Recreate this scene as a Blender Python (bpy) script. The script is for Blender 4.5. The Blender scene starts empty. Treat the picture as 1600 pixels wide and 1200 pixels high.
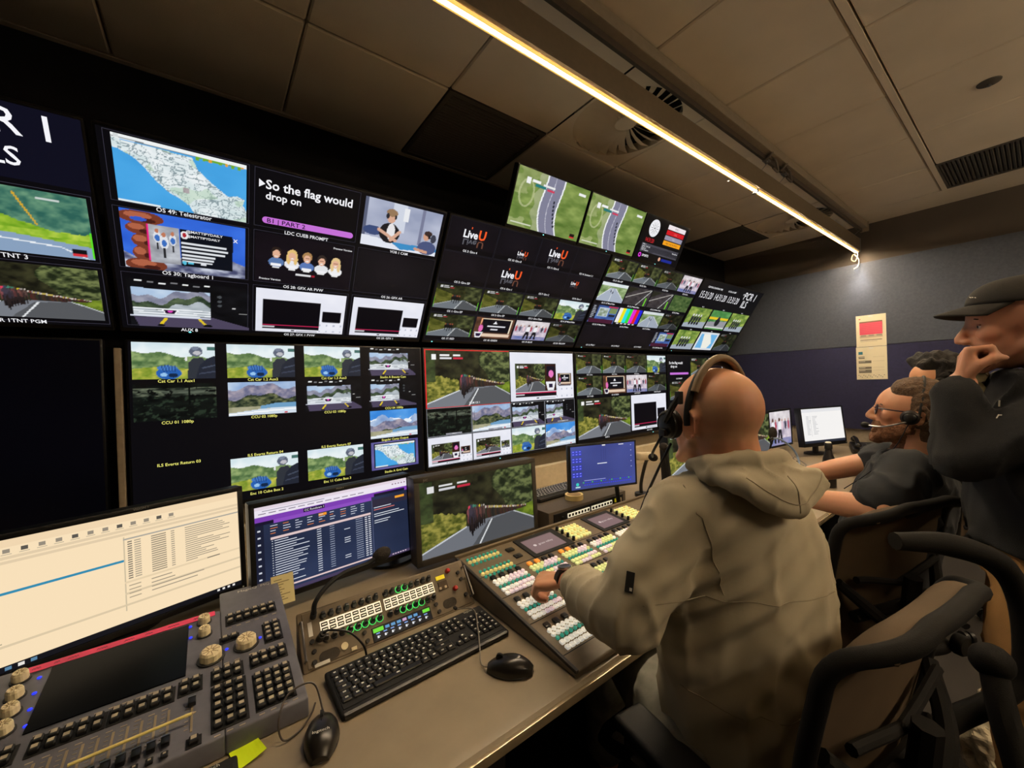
import bpy, bmesh, math, random
import numpy as np
from mathutils import Vector, Matrix, Euler, noise
from mathutils.bvhtree import BVHTree

SC = bpy.context.scene
COL = SC.collection
R = math.radians
PI = math.pi

# ------------------------------------------------------------------ camera
cam_data = bpy.data.cameras.new('camera')
cam = bpy.data.objects.new('camera', cam_data)
COL.objects.link(cam)
cam_data.sensor_fit = 'HORIZONTAL'
cam_data.sensor_width = 36.0
cam_data.lens = 623.635 / 1600 * 36.0
cam_data.clip_start = 0.02
EYE = Vector((0, 0, 1.44))
def camera_matrix(yaw, pitch, roll):
    f = Vector((math.sin(yaw) * math.cos(pitch), math.cos(yaw) * math.cos(pitch), math.sin(pitch)))
    r = Vector((math.cos(yaw), -math.sin(yaw), 0)); u = r.cross(f)
    c, s = math.cos(roll), math.sin(roll)
    r2 = c * r + s * u; u2 = -s * r + c * u
    m = Matrix((r2, u2, -f)).transposed().to_4x4()
    m.translation = EYE
    return m
cam.matrix_world = camera_matrix(0.645776683, -0.002662956, -0.0340433975)
SC.camera = cam

# ------------------------------------------------------------------ world and exposure
world = bpy.data.worlds.new('world'); SC.world = world
world.use_nodes = True
world.node_tree.nodes['Background'].inputs[0].default_value = (0.5, 0.4, 0.3, 1)
world.node_tree.nodes['Background'].inputs[1].default_value = 0.0
SC.view_settings.view_transform = 'Standard'
SC.view_settings.look = 'None'
SC.view_settings.gamma = 1.0
SC.view_settings.use_curve_mapping = False
SC.view_settings.exposure = 0.0
LED_RADIANCE = 330.0          # the two warm LED battens that light the room
LED_COLOR = (1.0, 0.79, 0.53)

# ------------------------------------------------------------------ small maths
def lin(c):
    c = np.asarray(c, float) / 255.0
    return np.where(c <= 0.04045, c / 12.92, ((c + 0.055) / 1.055) ** 2.4)
def lin4(c):
    l = lin(c); return (float(l[0]), float(l[1]), float(l[2]), 1.0)
RNG = random.Random(7)

# ------------------------------------------------------------------ materials
MATS = {}
def mat(name, col, rough=0.5, metal=0.0, var=0.12, scale=40.0, bump=0.0, bscale=300.0, emit=None, estr=1.0,
        spec=0.5, coat=0.0, trans=0.0, sss=0.0, alpha=1.0):
    """procedural material: noise-varied colour, optional noise bump"""
    if name in MATS: return MATS[name]
    m = bpy.data.materials.new(name); m.use_nodes = True
    nt = m.node_tree; b = nt.nodes['Principled BSDF']
    tc = nt.nodes.new('ShaderNodeTexCoord')
    nz = nt.nodes.new('ShaderNodeTexNoise'); nz.inputs['Scale'].default_value = scale; nz.inputs['Detail'].default_value = 3
    nt.links.new(tc.outputs['Object'], nz.inputs['Vector'])
    rp = nt.nodes.new('ShaderNodeValToRGB')
    c = lin(col)
    rp.color_ramp.elements[0].position = 0.3; rp.color_ramp.elements[1].position = 0.7
    rp.color_ramp.elements[0].color = (*[float(x * (1 - var)) for x in c], 1)
    rp.color_ramp.elements[1].color = (*[float(min(1, x * (1 + var))) for x in c], 1)
    nt.links.new(nz.outputs['Fac'], rp.inputs['Fac'])
    nt.links.new(rp.outputs['Color'], b.inputs['Base Color'])
    b.inputs['Roughness'].default_value = rough
    b.inputs['Metallic'].default_value = metal
    b.inputs['Specular IOR Level'].default_value = spec
    b.inputs['Coat Weight'].default_value = coat
    b.inputs['Transmission Weight'].default_value = trans
    b.inputs['Alpha'].default_value = alpha
    if sss:
        b.inputs['Subsurface Weight'].default_value = sss
        b.inputs['Subsurface Radius'].default_value = (0.012, 0.005, 0.003)
        b.inputs['Subsurface Scale'].default_value = 1.0
    if bump:
        n2 = nt.nodes.new('ShaderNodeTexNoise'); n2.inputs['Scale'].default_value = bscale; n2.inputs['Detail'].default_value = 4
        nt.links.new(tc.outputs['Object'], n2.inputs['Vector'])
        bp = nt.nodes.new('ShaderNodeBump'); bp.inputs['Strength'].default_value = bump; bp.inputs['Distance'].default_value = 0.004
        nt.links.new(n2.outputs['Fac'], bp.inputs['Height'])
        nt.links.new(bp.outputs['Normal'], b.inputs['Normal'])
    if emit is not None:
        b.inputs['Emission Color'].default_value = lin4(emit)
        b.inputs['Emission Strength'].default_value = estr
    MATS[name] = m
    return m
def weave(name, col, rough=0.85, fx=900.0, var=0.2):
    """woven cloth: crossed waves for the threads plus noise"""
    m = mat(name, col, rough, var=var, scale=6.0, spec=0.2)
    nt = m.node_tree; b = nt.nodes['Principled BSDF']
    tc = [n for n in nt.nodes if n.type == 'TEX_COORD'][0]
    w1 = nt.nodes.new('ShaderNodeTexWave'); w1.inputs['Scale'].default_value = fx; w1.bands_direction = 'X'
    w2 = nt.nodes.new('ShaderNodeTexWave'); w2.inputs['Scale'].default_value = fx; w2.bands_direction = 'Z'
    for w in (w1, w2): nt.links.new(tc.outputs['Object'], w.inputs['Vector'])
    mx = nt.nodes.new('ShaderNodeMath'); mx.operation = 'ADD'
    nt.links.new(w1.outputs['Fac'], mx.inputs[0]); nt.links.new(w2.outputs['Fac'], mx.inputs[1])
    bp = nt.nodes.new('ShaderNodeBump'); bp.inputs['Strength'].default_value = 0.15; bp.inputs['Distance'].default_value = 0.001
    nt.links.new(mx.outputs[0], bp.inputs['Height']); nt.links.new(bp.outputs['Normal'], b.inputs['Normal'])
    return m
def attr_mat(name, rough=0.35, strength=1.0, emissive=True, base=(4, 4, 6)):
    """a lit display: picture colours come from the mesh's colour attribute; or a printed surface when not emissive"""
    m = bpy.data.materials.new(name); m.use_nodes = True
    nt = m.node_tree; b = nt.nodes['Principled BSDF']
    a = nt.nodes.new('ShaderNodeAttribute'); a.attribute_name = 'picture'
    b.inputs['Roughness'].default_value = rough
    if emissive:
        b.inputs['Base Color'].default_value = lin4(base)
        b.inputs['Specular IOR Level'].default_value = 0.25
        nt.links.new(a.outputs['Color'], b.inputs['Emission Color'])
        b.inputs['Emission Strength'].default_value = strength
    else:
        nz = nt.nodes.new('ShaderNodeTexNoise'); nz.inputs['Scale'].default_value = 60
        mx = nt.nodes.new('ShaderNodeMix'); mx.data_type = 'RGBA'; mx.blend_type = 'MULTIPLY'; mx.inputs[0].default_value = 0.1
        nt.links.new(a.outputs['Color'], mx.inputs[6]); nt.links.new(nz.outputs['Color'], mx.inputs[7])
        nt.links.new(mx.outputs[2], b.inputs['Base Color'])
    MATS[name] = m
    return m

# ------------------------------------------------------------------ mesh builder
def rotm(e): return Euler(e).to_matrix()
def align(d):
    return Vector((0, 0, 1)).rotation_difference(Vector(d).normalized()).to_matrix()
_BOX = {}
class MB:
    def __init__(s): s.v = []; s.f = []; s.m = []; s.c = []; s.n = 0
    def add(s, vs, fs, mi=0, col=None):
        o = s.n
        s.v.extend([tuple(x) for x in vs]); s.n += len(vs)
        s.f.extend([tuple(i + o for i in f) for f in fs]); s.m.extend([mi] * len(fs))
        if col is not None: s.c.extend([tuple(col)] * len(vs))
        return s
    def box(s, c, d, rot=None, bev=0.0, mi=0, seg=2):
        key = (round(d[0], 5), round(d[1], 5), round(d[2], 5), round(bev, 5), seg)
        if key not in _BOX:
            bm = bmesh.new(); bmesh.ops.create_cube(bm, size=1.0)
            for v in bm.verts: v.co = Vector((v.co.x * d[0], v.co.y * d[1], v.co.z * d[2]))
            if bev > 0:
                bmesh.ops.bevel(bm, geom=bm.edges[:], offset=min(bev, min(d) * 0.45), segments=seg, profile=0.6, affect='EDGES')
            bm.verts.index_update()
            _BOX[key] = ([v.co.copy() for v in bm.verts], [[v.index for v in f.verts] for f in bm.faces]); bm.free()
        vs, fs = _BOX[key]
        if rot is not None:
            q = rotm(rot) if not isinstance(rot, Matrix) else rot
            vs = [q @ v for v in vs]
        c = Vector(c)
        return s.add([v + c for v in vs], fs, mi)
    def cyl(s, p0, p1, r0, r1=None, n=16, mi=0, cap=True):
        r1 = r0 if r1 is None else r1
        p0, p1 = Vector(p0), Vector(p1); q = align(p1 - p0)
        vs = []
        for p, r in ((p0, r0), (p1, r1)):
            for k in range(n):
                a = 2 * PI * k / n; vs.append(p + q @ Vector((r * math.cos(a), r * math.sin(a), 0)))
        fs = [(k, (k + 1) % n, n + (k + 1) % n, n + k) for k in range(n)]
        if cap: fs += [tuple(range(n - 1, -1, -1)), tuple(range(n, 2 * n))]
        return s.add(vs, fs, mi)
    def lathe(s, prof, n=24, at=(0, 0, 0), rot=None, mi=0, ax=None):
        q = Matrix.Identity(3) if rot is None and ax is None else (align(ax) if ax is not None else rotm(rot))
        at = Vector(at); vs = []; fs = []
        for r, z in prof:
            for k in range(n):
                a = 2 * PI * k / n; vs.append(at + q @ Vector((r * math.cos(a), r * math.sin(a), z)))
        for i in range(len(prof) - 1):
            for k in range(n):
                fs.append((i * n + k, i * n + (k + 1) % n, (i + 1) * n + (k + 1) % n, (i + 1) * n + k))
        fs.append(tuple(range(n - 1, -1, -1))); fs.append(tuple(range((len(prof) - 1) * n, len(prof) * n)))
        return s.add(vs, fs, mi)
    def ell(s, c, r, rot=None, nu=16, nv=10, mi=0):
        q = Matrix.Identity(3) if rot is None else (rotm(rot) if not isinstance(rot, Matrix) else rot)
        r = (r, r, r) if not hasattr(r, '__len__') else r
        c = Vector(c); vs = [c + q @ Vector((0, 0, r[2]))]; fs = []
        for j in range(1, nv):
            t = PI * j / nv
            for i in range(nu):
                a = 2 * PI * i / nu
                vs.append(c + q @ Vector((r[0] * math.sin(t) * math.cos(a), r[1] * math.sin(t) * math.sin(a), r[2] * math.cos(t))))
        vs.append(c + q @ Vector((0, 0, -r[2])))
        for i in range(nu): fs.append((0, 1 + i, 1 + (i + 1) % nu))
        for j in range(nv - 2):
            for i in range(nu):
                a = 1 + j * nu + i; b = 1 + j * nu + (i + 1) % nu
                fs.append((a, a + nu, b + nu, b))
        L = len(vs) - 1; o = 1 + (nv - 2) * nu
        for i in range(nu): fs.append((o + i, L, o + (i + 1) % nu))
        return s.add(vs, fs, mi)
    def tube(s, pts, r, n=8, mi=0, smooth=0, closed=False):
        pts = [Vector(p) for p in pts]
        if smooth: pts = spline(pts, smooth, closed)
        N = len(pts); rr = r if hasattr(r, '__len__') else [r] * N
        if len(rr) != N:
            rr = [float(x) for x in np.interp(np.linspace(0, 1, N), np.linspace(0, 1, len(rr)), rr)]
        vs = []; fs = []; up = None
        for i, p in enumerate(pts):
            if closed: t = pts[(i + 1) % N] - pts[i - 1]
            else: t = pts[min(i + 1, N - 1)] - pts[max(i - 1, 0)]
            t.normalize()
            if up is None: up = t.orthogonal().normalized()
            up = (up - t * up.dot(t)); up = up.normalized() if up.length > 1e-6 else t.orthogonal().normalized()
            w = t.cross(up)
            for k in range(n):
                a = 2 * PI * k / n; vs.append(p + (up * math.cos(a) + w * math.sin(a)) * rr[i])
        for i in range(N if closed else N - 1):
            j = (i + 1) % N
            for k in range(n):
                fs.append((i * n + k, i * n + (k + 1) % n, j * n + (k + 1) % n, j * n + k))
        if not closed: fs += [tuple(range(n - 1, -1, -1)), tuple(range((N - 1) * n, N * n))]
        return s.add(vs, fs, mi)
    def prism(s, poly, z0, z1, xf=None, mi=0):
        """poly in xy extruded z0..z1, then xf (Matrix)"""
        n = len(poly)
        vs = [Vector((x, y, z0)) for x, y in poly] + [Vector((x, y, z1)) for x, y in poly]
        if xf is not None: vs = [xf @ v for v in vs]
        fs = [(k, (k + 1) % n, n + (k + 1) % n, n + k) for k in range(n)] + [tuple(range(n - 1, -1, -1)), tuple(range(n, 2 * n))]
        return s.add(vs, fs, mi)
    def text(s, txt, at, size, xf=None, mi=0, bold=0.0, align_x='LEFT', stretch=1.0):
        g, w = text_geo(txt, bold)
        if g is None: return s
        vs, fs = g
        off = {'LEFT': 0, 'CENTER': -w / 2, 'RIGHT': -w}[align_x]
        vs = [Vector(((x + off) * size * stretch, y * size, 0)) for x, y in vs]
        if xf is not None: vs = [xf @ v for v in vs]
        at = Vector(at)
        return s.add([v + at for v in vs], fs, mi)
    def mesh(s, name, mats):
        me = bpy.data.meshes.new(name)
        me.from_pydata(s.v, [], s.f)
        for m in (mats if isinstance(mats, (list, tuple)) else [mats]): me.materials.append(m)
        me.polygons.foreach_set('material_index', s.m)
        if s.c and len(s.c) == s.n:
            a = me.attributes.new('picture', 'FLOAT_COLOR', 'POINT')
            a.data.foreach_set('color', np.c_[np.array(s.c, dtype=np.float32), np.ones(s.n, np.float32)].ravel())
        me.update()
        return me
    def build(s, name, mats, parent=None, smooth=None, **kw):
        return link(name, s.mesh(name, mats), parent, smooth, **kw)

def shade(me, ang=40):
    me.polygons.foreach_set('use_smooth', [True] * len(me.polygons))
    try: me.set_sharp_from_angle(angle=R(ang))
    except Exception: pass
def link(name, me, parent=None, smooth=None, loc=None, rot=None, label=None, cat=None, group=None, kind=None):
    if smooth: shade(me, 40 if smooth is True else smooth)
    o = bpy.data.objects.new(name, me); COL.objects.link(o)
    if parent is not None: o.parent = parent
    if loc is not None: o.location = loc
    if rot is not None: o.rotation_euler = rot
    tag(o, label, cat, group, kind)
    return o
def tag(o, label=None, cat=None, group=None, kind=None):
    if label: o['label'] = label
    if cat: o['category'] = cat
    if group: o['group'] = group
    if kind: o['kind'] = kind
    return o
def thing(name, label, cat, loc=(0, 0, 0), rot=(0, 0, 0), group=None):
    o = bpy.data.objects.new(name, None); COL.objects.link(o)
    o.empty_display_size = 0.05
    o.location = loc; o.rotation_euler = rot
    return tag(o, label, cat, group)
def dup(root, loc=None, rot=None, label=None, group=None):
    r = root.copy(); COL.objects.link(r)
    if loc is not None: r.location = loc
    if rot is not None: r.rotation_euler = rot
    if label: r['label'] = label
    if group: r['group'] = group
    for ch in list(root.children):
        c = ch.copy(); COL.objects.link(c); c.parent = r
        for g in list(ch.children):
            d = g.copy(); COL.objects.link(d); d.parent = c
    return r
def spline(pts, sub=6, closed=False):
    pts = [Vector(p) for p in pts]; n = len(pts); out = []
    for i in range(n if closed else n - 1):
        p1, p2 = pts[i], pts[(i + 1) % n]
        p0 = pts[i - 1] if (closed or i > 0) else p1 * 2 - p2
        p3 = pts[(i + 2) % n] if (closed or i + 2 < n) else p2 * 2 - p1
        for k in range(sub):
            t = k / sub
            out.append(0.5 * ((2 * p1) + (p2 - p0) * t + (2 * p0 - 5 * p1 + 4 * p2 - p3) * t * t + (3 * p1 - p0 - 3 * p2 + p3) * t ** 3))
    if not closed: out.append(pts[-1].copy())
    return out

_TEXT = {}
def text_geo(txt, bold=0.0):
    """glyph outlines as triangles, unit size, left aligned on the baseline"""
    key = (txt, bold)
    if key in _TEXT: return _TEXT[key]
    cu = bpy.data.curves.new('lettering', 'FONT'); cu.body = txt; cu.resolution_u = 2; cu.offset = bold
    o = bpy.data.objects.new('lettering', cu); COL.objects.link(o)
    me = o.to_mesh(); me.calc_loop_triangles()
    vs = [(v.co.x, v.co.y) for v in me.vertices]; fs = [tuple(t.vertices) for t in me.loop_triangles]
    # keep every glyph facing +z
    out = []
    for a, b, c in fs:
        ax, ay = vs[a]; bx, by = vs[b]; cx, cy = vs[c]
        out.append((a, b, c) if (bx - ax) * (cy - ay) - (by - ay) * (cx - ax) > 0 else (a, c, b))
    o.to_mesh_clear(); bpy.data.objects.remove(o); bpy.data.curves.remove(cu)
    w = max((x for x, y in vs), default=0)
    _TEXT[key] = ((vs, out), w) if vs else (None, 0)
    return _TEXT[key]

# ------------------------------------------------------------------ picture painting for the displays
def vnoise(u, v, fu, fv, seed=0, octv=3):
    r = np.zeros_like(u); amp = 0.5; tot = 0
    for k in range(octv):
        g = np.random.RandomState(seed * 13 + k).rand(64, 64)
        x = u * fu * 2 ** k; y = v * fv * 2 ** k
        xi = np.floor(x).astype(int); yi = np.floor(y).astype(int); fx = x - xi; fy = y - yi
        fx = fx * fx * (3 - 2 * fx); fy = fy * fy * (3 - 2 * fy)
        a = g[yi % 64, xi % 64]; b = g[yi % 64, (xi + 1) % 64]; c = g[(yi + 1) % 64, xi % 64]; d = g[(yi + 1) % 64, (xi + 1) % 64]
        r += amp * ((a * (1 - fx) + b * fx) * (1 - fy) + (c * (1 - fx) + d * fx) * fy); tot += amp; amp *= 0.55
    return r / tot
class Cv:
    def __init__(s, W, H, bg=(0, 0, 0)):
        s.W, s.H = W, H
        s.u, s.v = np.meshgrid((np.arange(W)) / (W - 1), (np.arange(H)) / (H - 1))
        s.a = np.ones((H, W, 3)) * np.array(bg, float)
    def put(s, m, col, k=1.0):
        col = np.asarray(col, float)
        mm = (m.astype(float) * k)[..., None]
        s.a = s.a * (1 - mm) + mm * col
        return s
    def rect(s, u0, v0, u1, v1, col, k=1.0): return s.put((s.u >= u0) & (s.u <= u1) & (s.v >= v0) & (s.v <= v1), col, k)
    def ell(s, cu, cv, ru, rv, col, k=1.0): return s.put(((s.u - cu) / ru) ** 2 + ((s.v - cv) / rv) ** 2 <= 1, col, k)
    def mask(s, pts):
        ins = np.zeros_like(s.u, bool); n = len(pts)
        for i in range(n):
            x0, y0 = pts[i]; x1, y1 = pts[(i + 1) % n]
            if y0 == y1: continue
            c = ((s.v > y0) != (s.v > y1)) & (s.u < (x1 - x0) * (s.v - y0) / (y1 - y0) + x0)
            ins ^= c
        return ins
    def poly(s, pts, col, k=1.0): return s.put(s.mask(pts), col, k)
    def line(s, p, q, w, col, k=1.0):
        px, py = p; dx, dy = q[0] - px, q[1] - py; L = dx * dx + dy * dy + 1e-9
        t = np.clip(((s.u - px) * dx + (s.v - py) * dy) / L, 0, 1)
        d = np.hypot(s.u - px - t * dx, (s.v - py - t * dy) * 0.6)
        return s.put(d < w, col, k)
    def mixn(s, m, c0, c1, fu, fv, seed=0, gain=1.6):
        n = np.clip((vnoise(s.u, s.v, fu, fv, seed) - 0.5) * gain + 0.5, 0, 1)[..., None]
        col = np.array(c0, float) * (1 - n) + np.array(c1, float) * n
        mm = m.astype(float)[..., None]
        s.a = s.a * (1 - mm) + mm * col
        return s
    def all(s): return np.ones_like(s.u, bool)
    def bars(s, u, v, n, w, h, gap, col, seed=1, ragged=0.5):
        rr = random.Random(seed)
        for i in range(n):
            s.rect(u, v + i * gap, u + w * (1 - ragged * rr.random()), v + i * gap + h, col)
        return s
def chyron(c, x=0.06, y=0.07, k=1.0):
    c.rect(x, y, x + .05 * k, y + .09 * k, (240, 240, 240)); c.rect(x + .09 * k, y, x + .2 * k, y + .03 * k, (240, 240, 240))
    c.rect(x + .24 * k, y, x + .32 * k, y + .03 * k, (235, 235, 235)); c.rect(x + .09 * k, y + .05 * k, x + .22 * k, y + .08 * k, (225, 225, 230))
    c.rect(x + .24 * k, y + .05 * k, x + .35 * k, y + .085 * k, (205, 45, 70))
def P_peloton(c, x=0.0, ch=True, dark=1.0):
    A = c.all()
    c.mixn(A, (20, 20, 14), (58, 58, 36), 14, 11, 1, 2.0)
    c.mixn((c.u + 0.06 * np.sin(c.v * 9) > .66) & (c.v < .66), (30, 38, 22), (112, 122, 74), 20, 17, 2, 2.8)
    c.mixn((c.u < .36) & (c.v > .36 + .42 * c.u + .06 * vnoise(c.u, c.v, 30, 4, 6)), (72, 80, 28), (166, 158, 74), 30, 26, 3, 2.0)
    c.mixn((c.u < .10) & (c.v < .55), (34, 42, 26), (70, 84, 46), 16, 16, 4)
    c.mixn(c.mask([(.66, .66), (1, .58), (1, .80), (.70, .70)]), (70, 92, 24), (140, 160, 50), 16, 12, 5)
    c.poly([(0, 1.01), (0, .92), (.30, .74), (.55, .66), (.80, .655), (1.01, .84), (1.01, 1.01)], (118, 122, 130))
    c.poly([(.40, 1.01), (.56, .70), (.80, .66), (1.01, .86), (1.01, 1.01)], (86, 88, 92))
    c.line((0, .93), (.36, .72), .006, (215, 220, 225)); c.line((.47, 1.0), (.585, .70), .007, (225, 228, 230))
    c.line((.80, .66), (1, .83), .005, (200, 205, 205))
    rr = random.Random(3)
    for i in range(44):
        t = i / 43; cx = .52 + .40 * t ** .85; foot = .70 - .055 * t; q = .17 * (1 - t) ** 1.3 + .035
        b = (52 + rr.randint(-14, 22), 40 + rr.randint(-8, 10), 36)
        c.ell(cx, foot - q * .55, .008 + .05 * q, q * .42, b); c.ell(cx, foot - q * .98, .0045 + .012 * q, .010 + .05 * q, rr.choice([(206, 196, 186), (150, 140, 136), (120, 70, 60), (190, 170, 90)]))
    for cx, top, foot, k, body, helm in ((.520, .47, .72, .55, (74, 56, 52), (196, 186, 176)), (.500, .47, .74, .6, (60, 44, 42), (150, 140, 136)), (.482, .465, .75, .7, (92, 58, 54), (204, 184, 50)), (.462, .46, .77, .75, (52, 42, 42), (90, 70, 60)), (.446, .455, .78, .8, (84, 50, 50), (60, 116, 96)),
                                         (.428, .45, .80, .9, (58, 48, 54), (70, 130, 110)), (.392, .46, .80, .9, (104, 60, 62), (214, 66, 92)), (.410, .45, .87, 1.0, (52, 46, 56), (58, 66, 84))):
        c.ell(cx, top + .12 * k + .02, .023 * k, .115 * k + .02, body); c.ell(cx - .006, top + .07, .019 * k, .055, tuple(min(255, q * 1.25) for q in body))
        c.ell(cx, (top + foot) / 2 + .07, .013 * k, (foot - top) * .32, (40, 32, 32)); c.ell(cx + .002, foot - .05, .007 * k, .05 * k, (22, 20, 22)); c.ell(cx, top, .0105 * k, .026 * k, helm)
    if ch: chyron(c)
    c.a *= dark
def P_lead(c, seed=0, dark=1.0, bikes=True):
    c.mixn(c.all(), (14, 16, 10), (70, 74, 40), 8, 7, seed + 11)
    c.mixn((c.u < .36) & (c.v > .2 + .5 * c.u), (70, 76, 26), (140, 138, 62), 9, 9, seed + 12)
    c.mixn((c.u > .62) & (c.v < .6), (34, 40, 24), (104, 110, 66), 9, 8, seed + 14, 2.0)
    c.poly([(0, 1.01), (0, .88), (.42, .62), (.66, .60), (1.01, .84), (1.01, 1.01)], (128, 136, 144))
    c.poly([(.50, 1.01), (.60, .64), (.70, .62), (1.01, .88), (1.01, 1.01)], (92, 96, 100))
    c.line((.47, 1), (.6, .63), .010, (220, 224, 226)); c.line((0, .88), (.42, .63), .008, (190, 196, 198)); c.line((.68, .62), (1, .86), .008, (196, 200, 200))
    if bikes:
        for dx, s in ((0, 1), (.05, .85), (.10, .7), (-.05, .8)):
            c.ell(.42 + dx, .52, .028 * s, .10 * s, (28, 26, 26)); c.rect(.41 + dx, .56, .43 + dx, .56 + .2 * s, (20, 20, 20)); c.ell(.42 + dx, .43, .014, .03, (176, 90, 70) if s < .9 else (70, 70, 80))
    c.rect(.0, .55, .015, .98, (110, 205, 50)); c.rect(.975, .62, .99, .98, (110, 205, 50))
    chyron(c, .08, .06, .8); c.a *= dark * .86
def P_moto(c):
    c.mixn(c.all(), (208, 226, 232), (246, 250, 250), 4, 3, 21)
    c.mixn(c.v > .24 + .22 * np.clip(c.u - .05, 0, 1) + .04 * np.sin(c.u * 14), (74, 104, 62), (150, 172, 112), 12, 9, 22, 2.0)
    c.mixn(c.v > .72 - .05 * np.sin(c.u * 5), (112, 138, 42), (196, 192, 82), 12, 10, 23)
    c.ell(.42, .84, .15, .17, (40, 96, 176)); c.ell(.40, .70, .12, .07, (70, 120, 190)); c.ell(.47, .9, .06, .06, (20, 40, 70)); c.ell(.36, .88, .04, .05, (150, 196, 236))
    for k in range(5): c.line((.33 + .04 * k, .62), (.36 + .035 * k, .8), .006, (30, 60, 120))
    c.poly([(.64, 1.01), (.66, .55), (.72, .42), (.84, .40), (.90, .6), (.88, 1.01)], (48, 52, 60))
    c.ell(.755, .23, .085, .14, (92, 100, 118)); c.ell(.77, .27, .05, .06, (190, 190, 196)); c.ell(.745, .14, .05, .05, (120, 130, 150))
    c.poly([(.74, 1.01), (.80, .62), (.90, .42), (1.01, .34), (1.01, 1.01)], (36, 40, 52)); c.line((.84, .7), (1, .62), .012, (70, 78, 96)); c.line((.8, .86), (1, .8), .012, (62, 68, 86))
    c.rect(.9, .1, 1.01, .2, (70, 110, 104)); c.ell(.632, .45, .018, .05, (235, 235, 235))
def P_map(c):
    c.mixn(c.all(), (66, 158, 222), (78, 170, 232), 3, 3, 31)
    land = [(-.01, .07), (.56, .09), (.60, .26), (.70, .42), (.84, .60), (.92, .56), (.985, .60), (.97, .70), (1.01, .84), (1.01, 1.01), (.56, 1.01), (.52, .88), (.44, .78), (.38, .74), (.28, .58), (.21, .42), (.14, .30), (.05, .22), (-.01, .20)]
    m = c.mask(land)
    c.mixn(m, (206, 222, 224), (240, 244, 246), 7, 7, 32)
    for s_, th in ((33, .020), (34, .018), (35, .016), (37, .014)):
        n = vnoise(c.u, c.v, 11, 11, s_, 2); c.put(m & (np.abs(n - .5) < th), (110, 130, 138), .7)
    n = vnoise(c.u, c.v, 6, 6, 36, 2); c.put(m & (n > .62), (176, 206, 176), .5)
    c.rect(0, 0, 1, .07, (238, 242, 242)); c.line((0, .05), (.9, .07), .004, (120, 126, 130)); c.rect(.02, .0, .05, .05, (210, 215, 216))
    for k in range(16):
        c.rect(.56 + .026 * k, .055 - .0, .585 + .026 * k, .06 + .05 * abs(math.sin(k * 1.7)), (110, 170, 50) if k % 5 else (226, 160, 50))
    c.rect(0, .965, .3, 1, (225, 235, 238)); c.rect(.48, .60, .53, .68, (150, 110, 130), .5)
def P_tag(c):
    c.mixn(c.all(), (36, 82, 196), (58, 112, 224), 3, 3, 41)
    c.mixn(c.v > .72 + .14 * np.sin(c.u * 7) - .25 * np.clip(c.u - .75, 0, 1), (70, 74, 108), (206, 212, 226), 9, 9, 42, 2.0)
    for x, y, a, b in ((.15, .11, .17, .11), (.13, .30, .10, .10), (.15, .50, .085, .12), (.14, .72, .075, .13), (.16, .93, .16, .12)):
        c.ell(x, y, a, b, (120, 58, 40)); c.ell(x - .02, y - .03, a * .6, b * .5, (176, 98, 70)); c.ell(x + .04, y + .04, a * .4, b * .35, (70, 30, 24))
    c.ell(.13, .14, .06, .035, (50, 90, 200)); c.rect(.185, .20, .20, .84, (236, 30, 130))
    c.mixn((c.u > .20) & (c.u < .43) & (c.v > .20) & (c.v < .86), (140, 142, 150), (196, 200, 208), 8, 8, 43)
    for x, y, k in ((.31, .48, 1), (.26, .40, .8), (.38, .42, .8)):
        c.ell(x, y, .035 * k, .13 * k, (222, 226, 232)); c.ell(x, y - .13 * k, .018 * k, .04, (190, 120, 90)); c.ell(x, y + .02, .02, .06, (60, 110, 190)); c.rect(x - .008, y + .1, x + .008, y + .28 * k, (40, 40, 44))
    c.rect(.44, .20, .885, .87, (12, 16, 26)); c.ell(.475, .30, .032, .07, (236, 236, 240)); c.ell(.475, .30, .018, .04, (170, 40, 50))
    c.rect(.885, .23, .89, .5, (26, 32, 46)); c.bars(.445, .43, 3, .41, .035, .07, (222, 226, 232), 4, .25); c.bars(.445, .64, 3, .38, .035, .06, (222, 226, 232), 5, .4)
    c.ell(.465, .81, .018, .035, (90, 190, 220)); c.rect(.49, .79, .54, .83, (90, 190, 220)); c.rect(.6, .79, .65, .83, (222, 226, 232))
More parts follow.
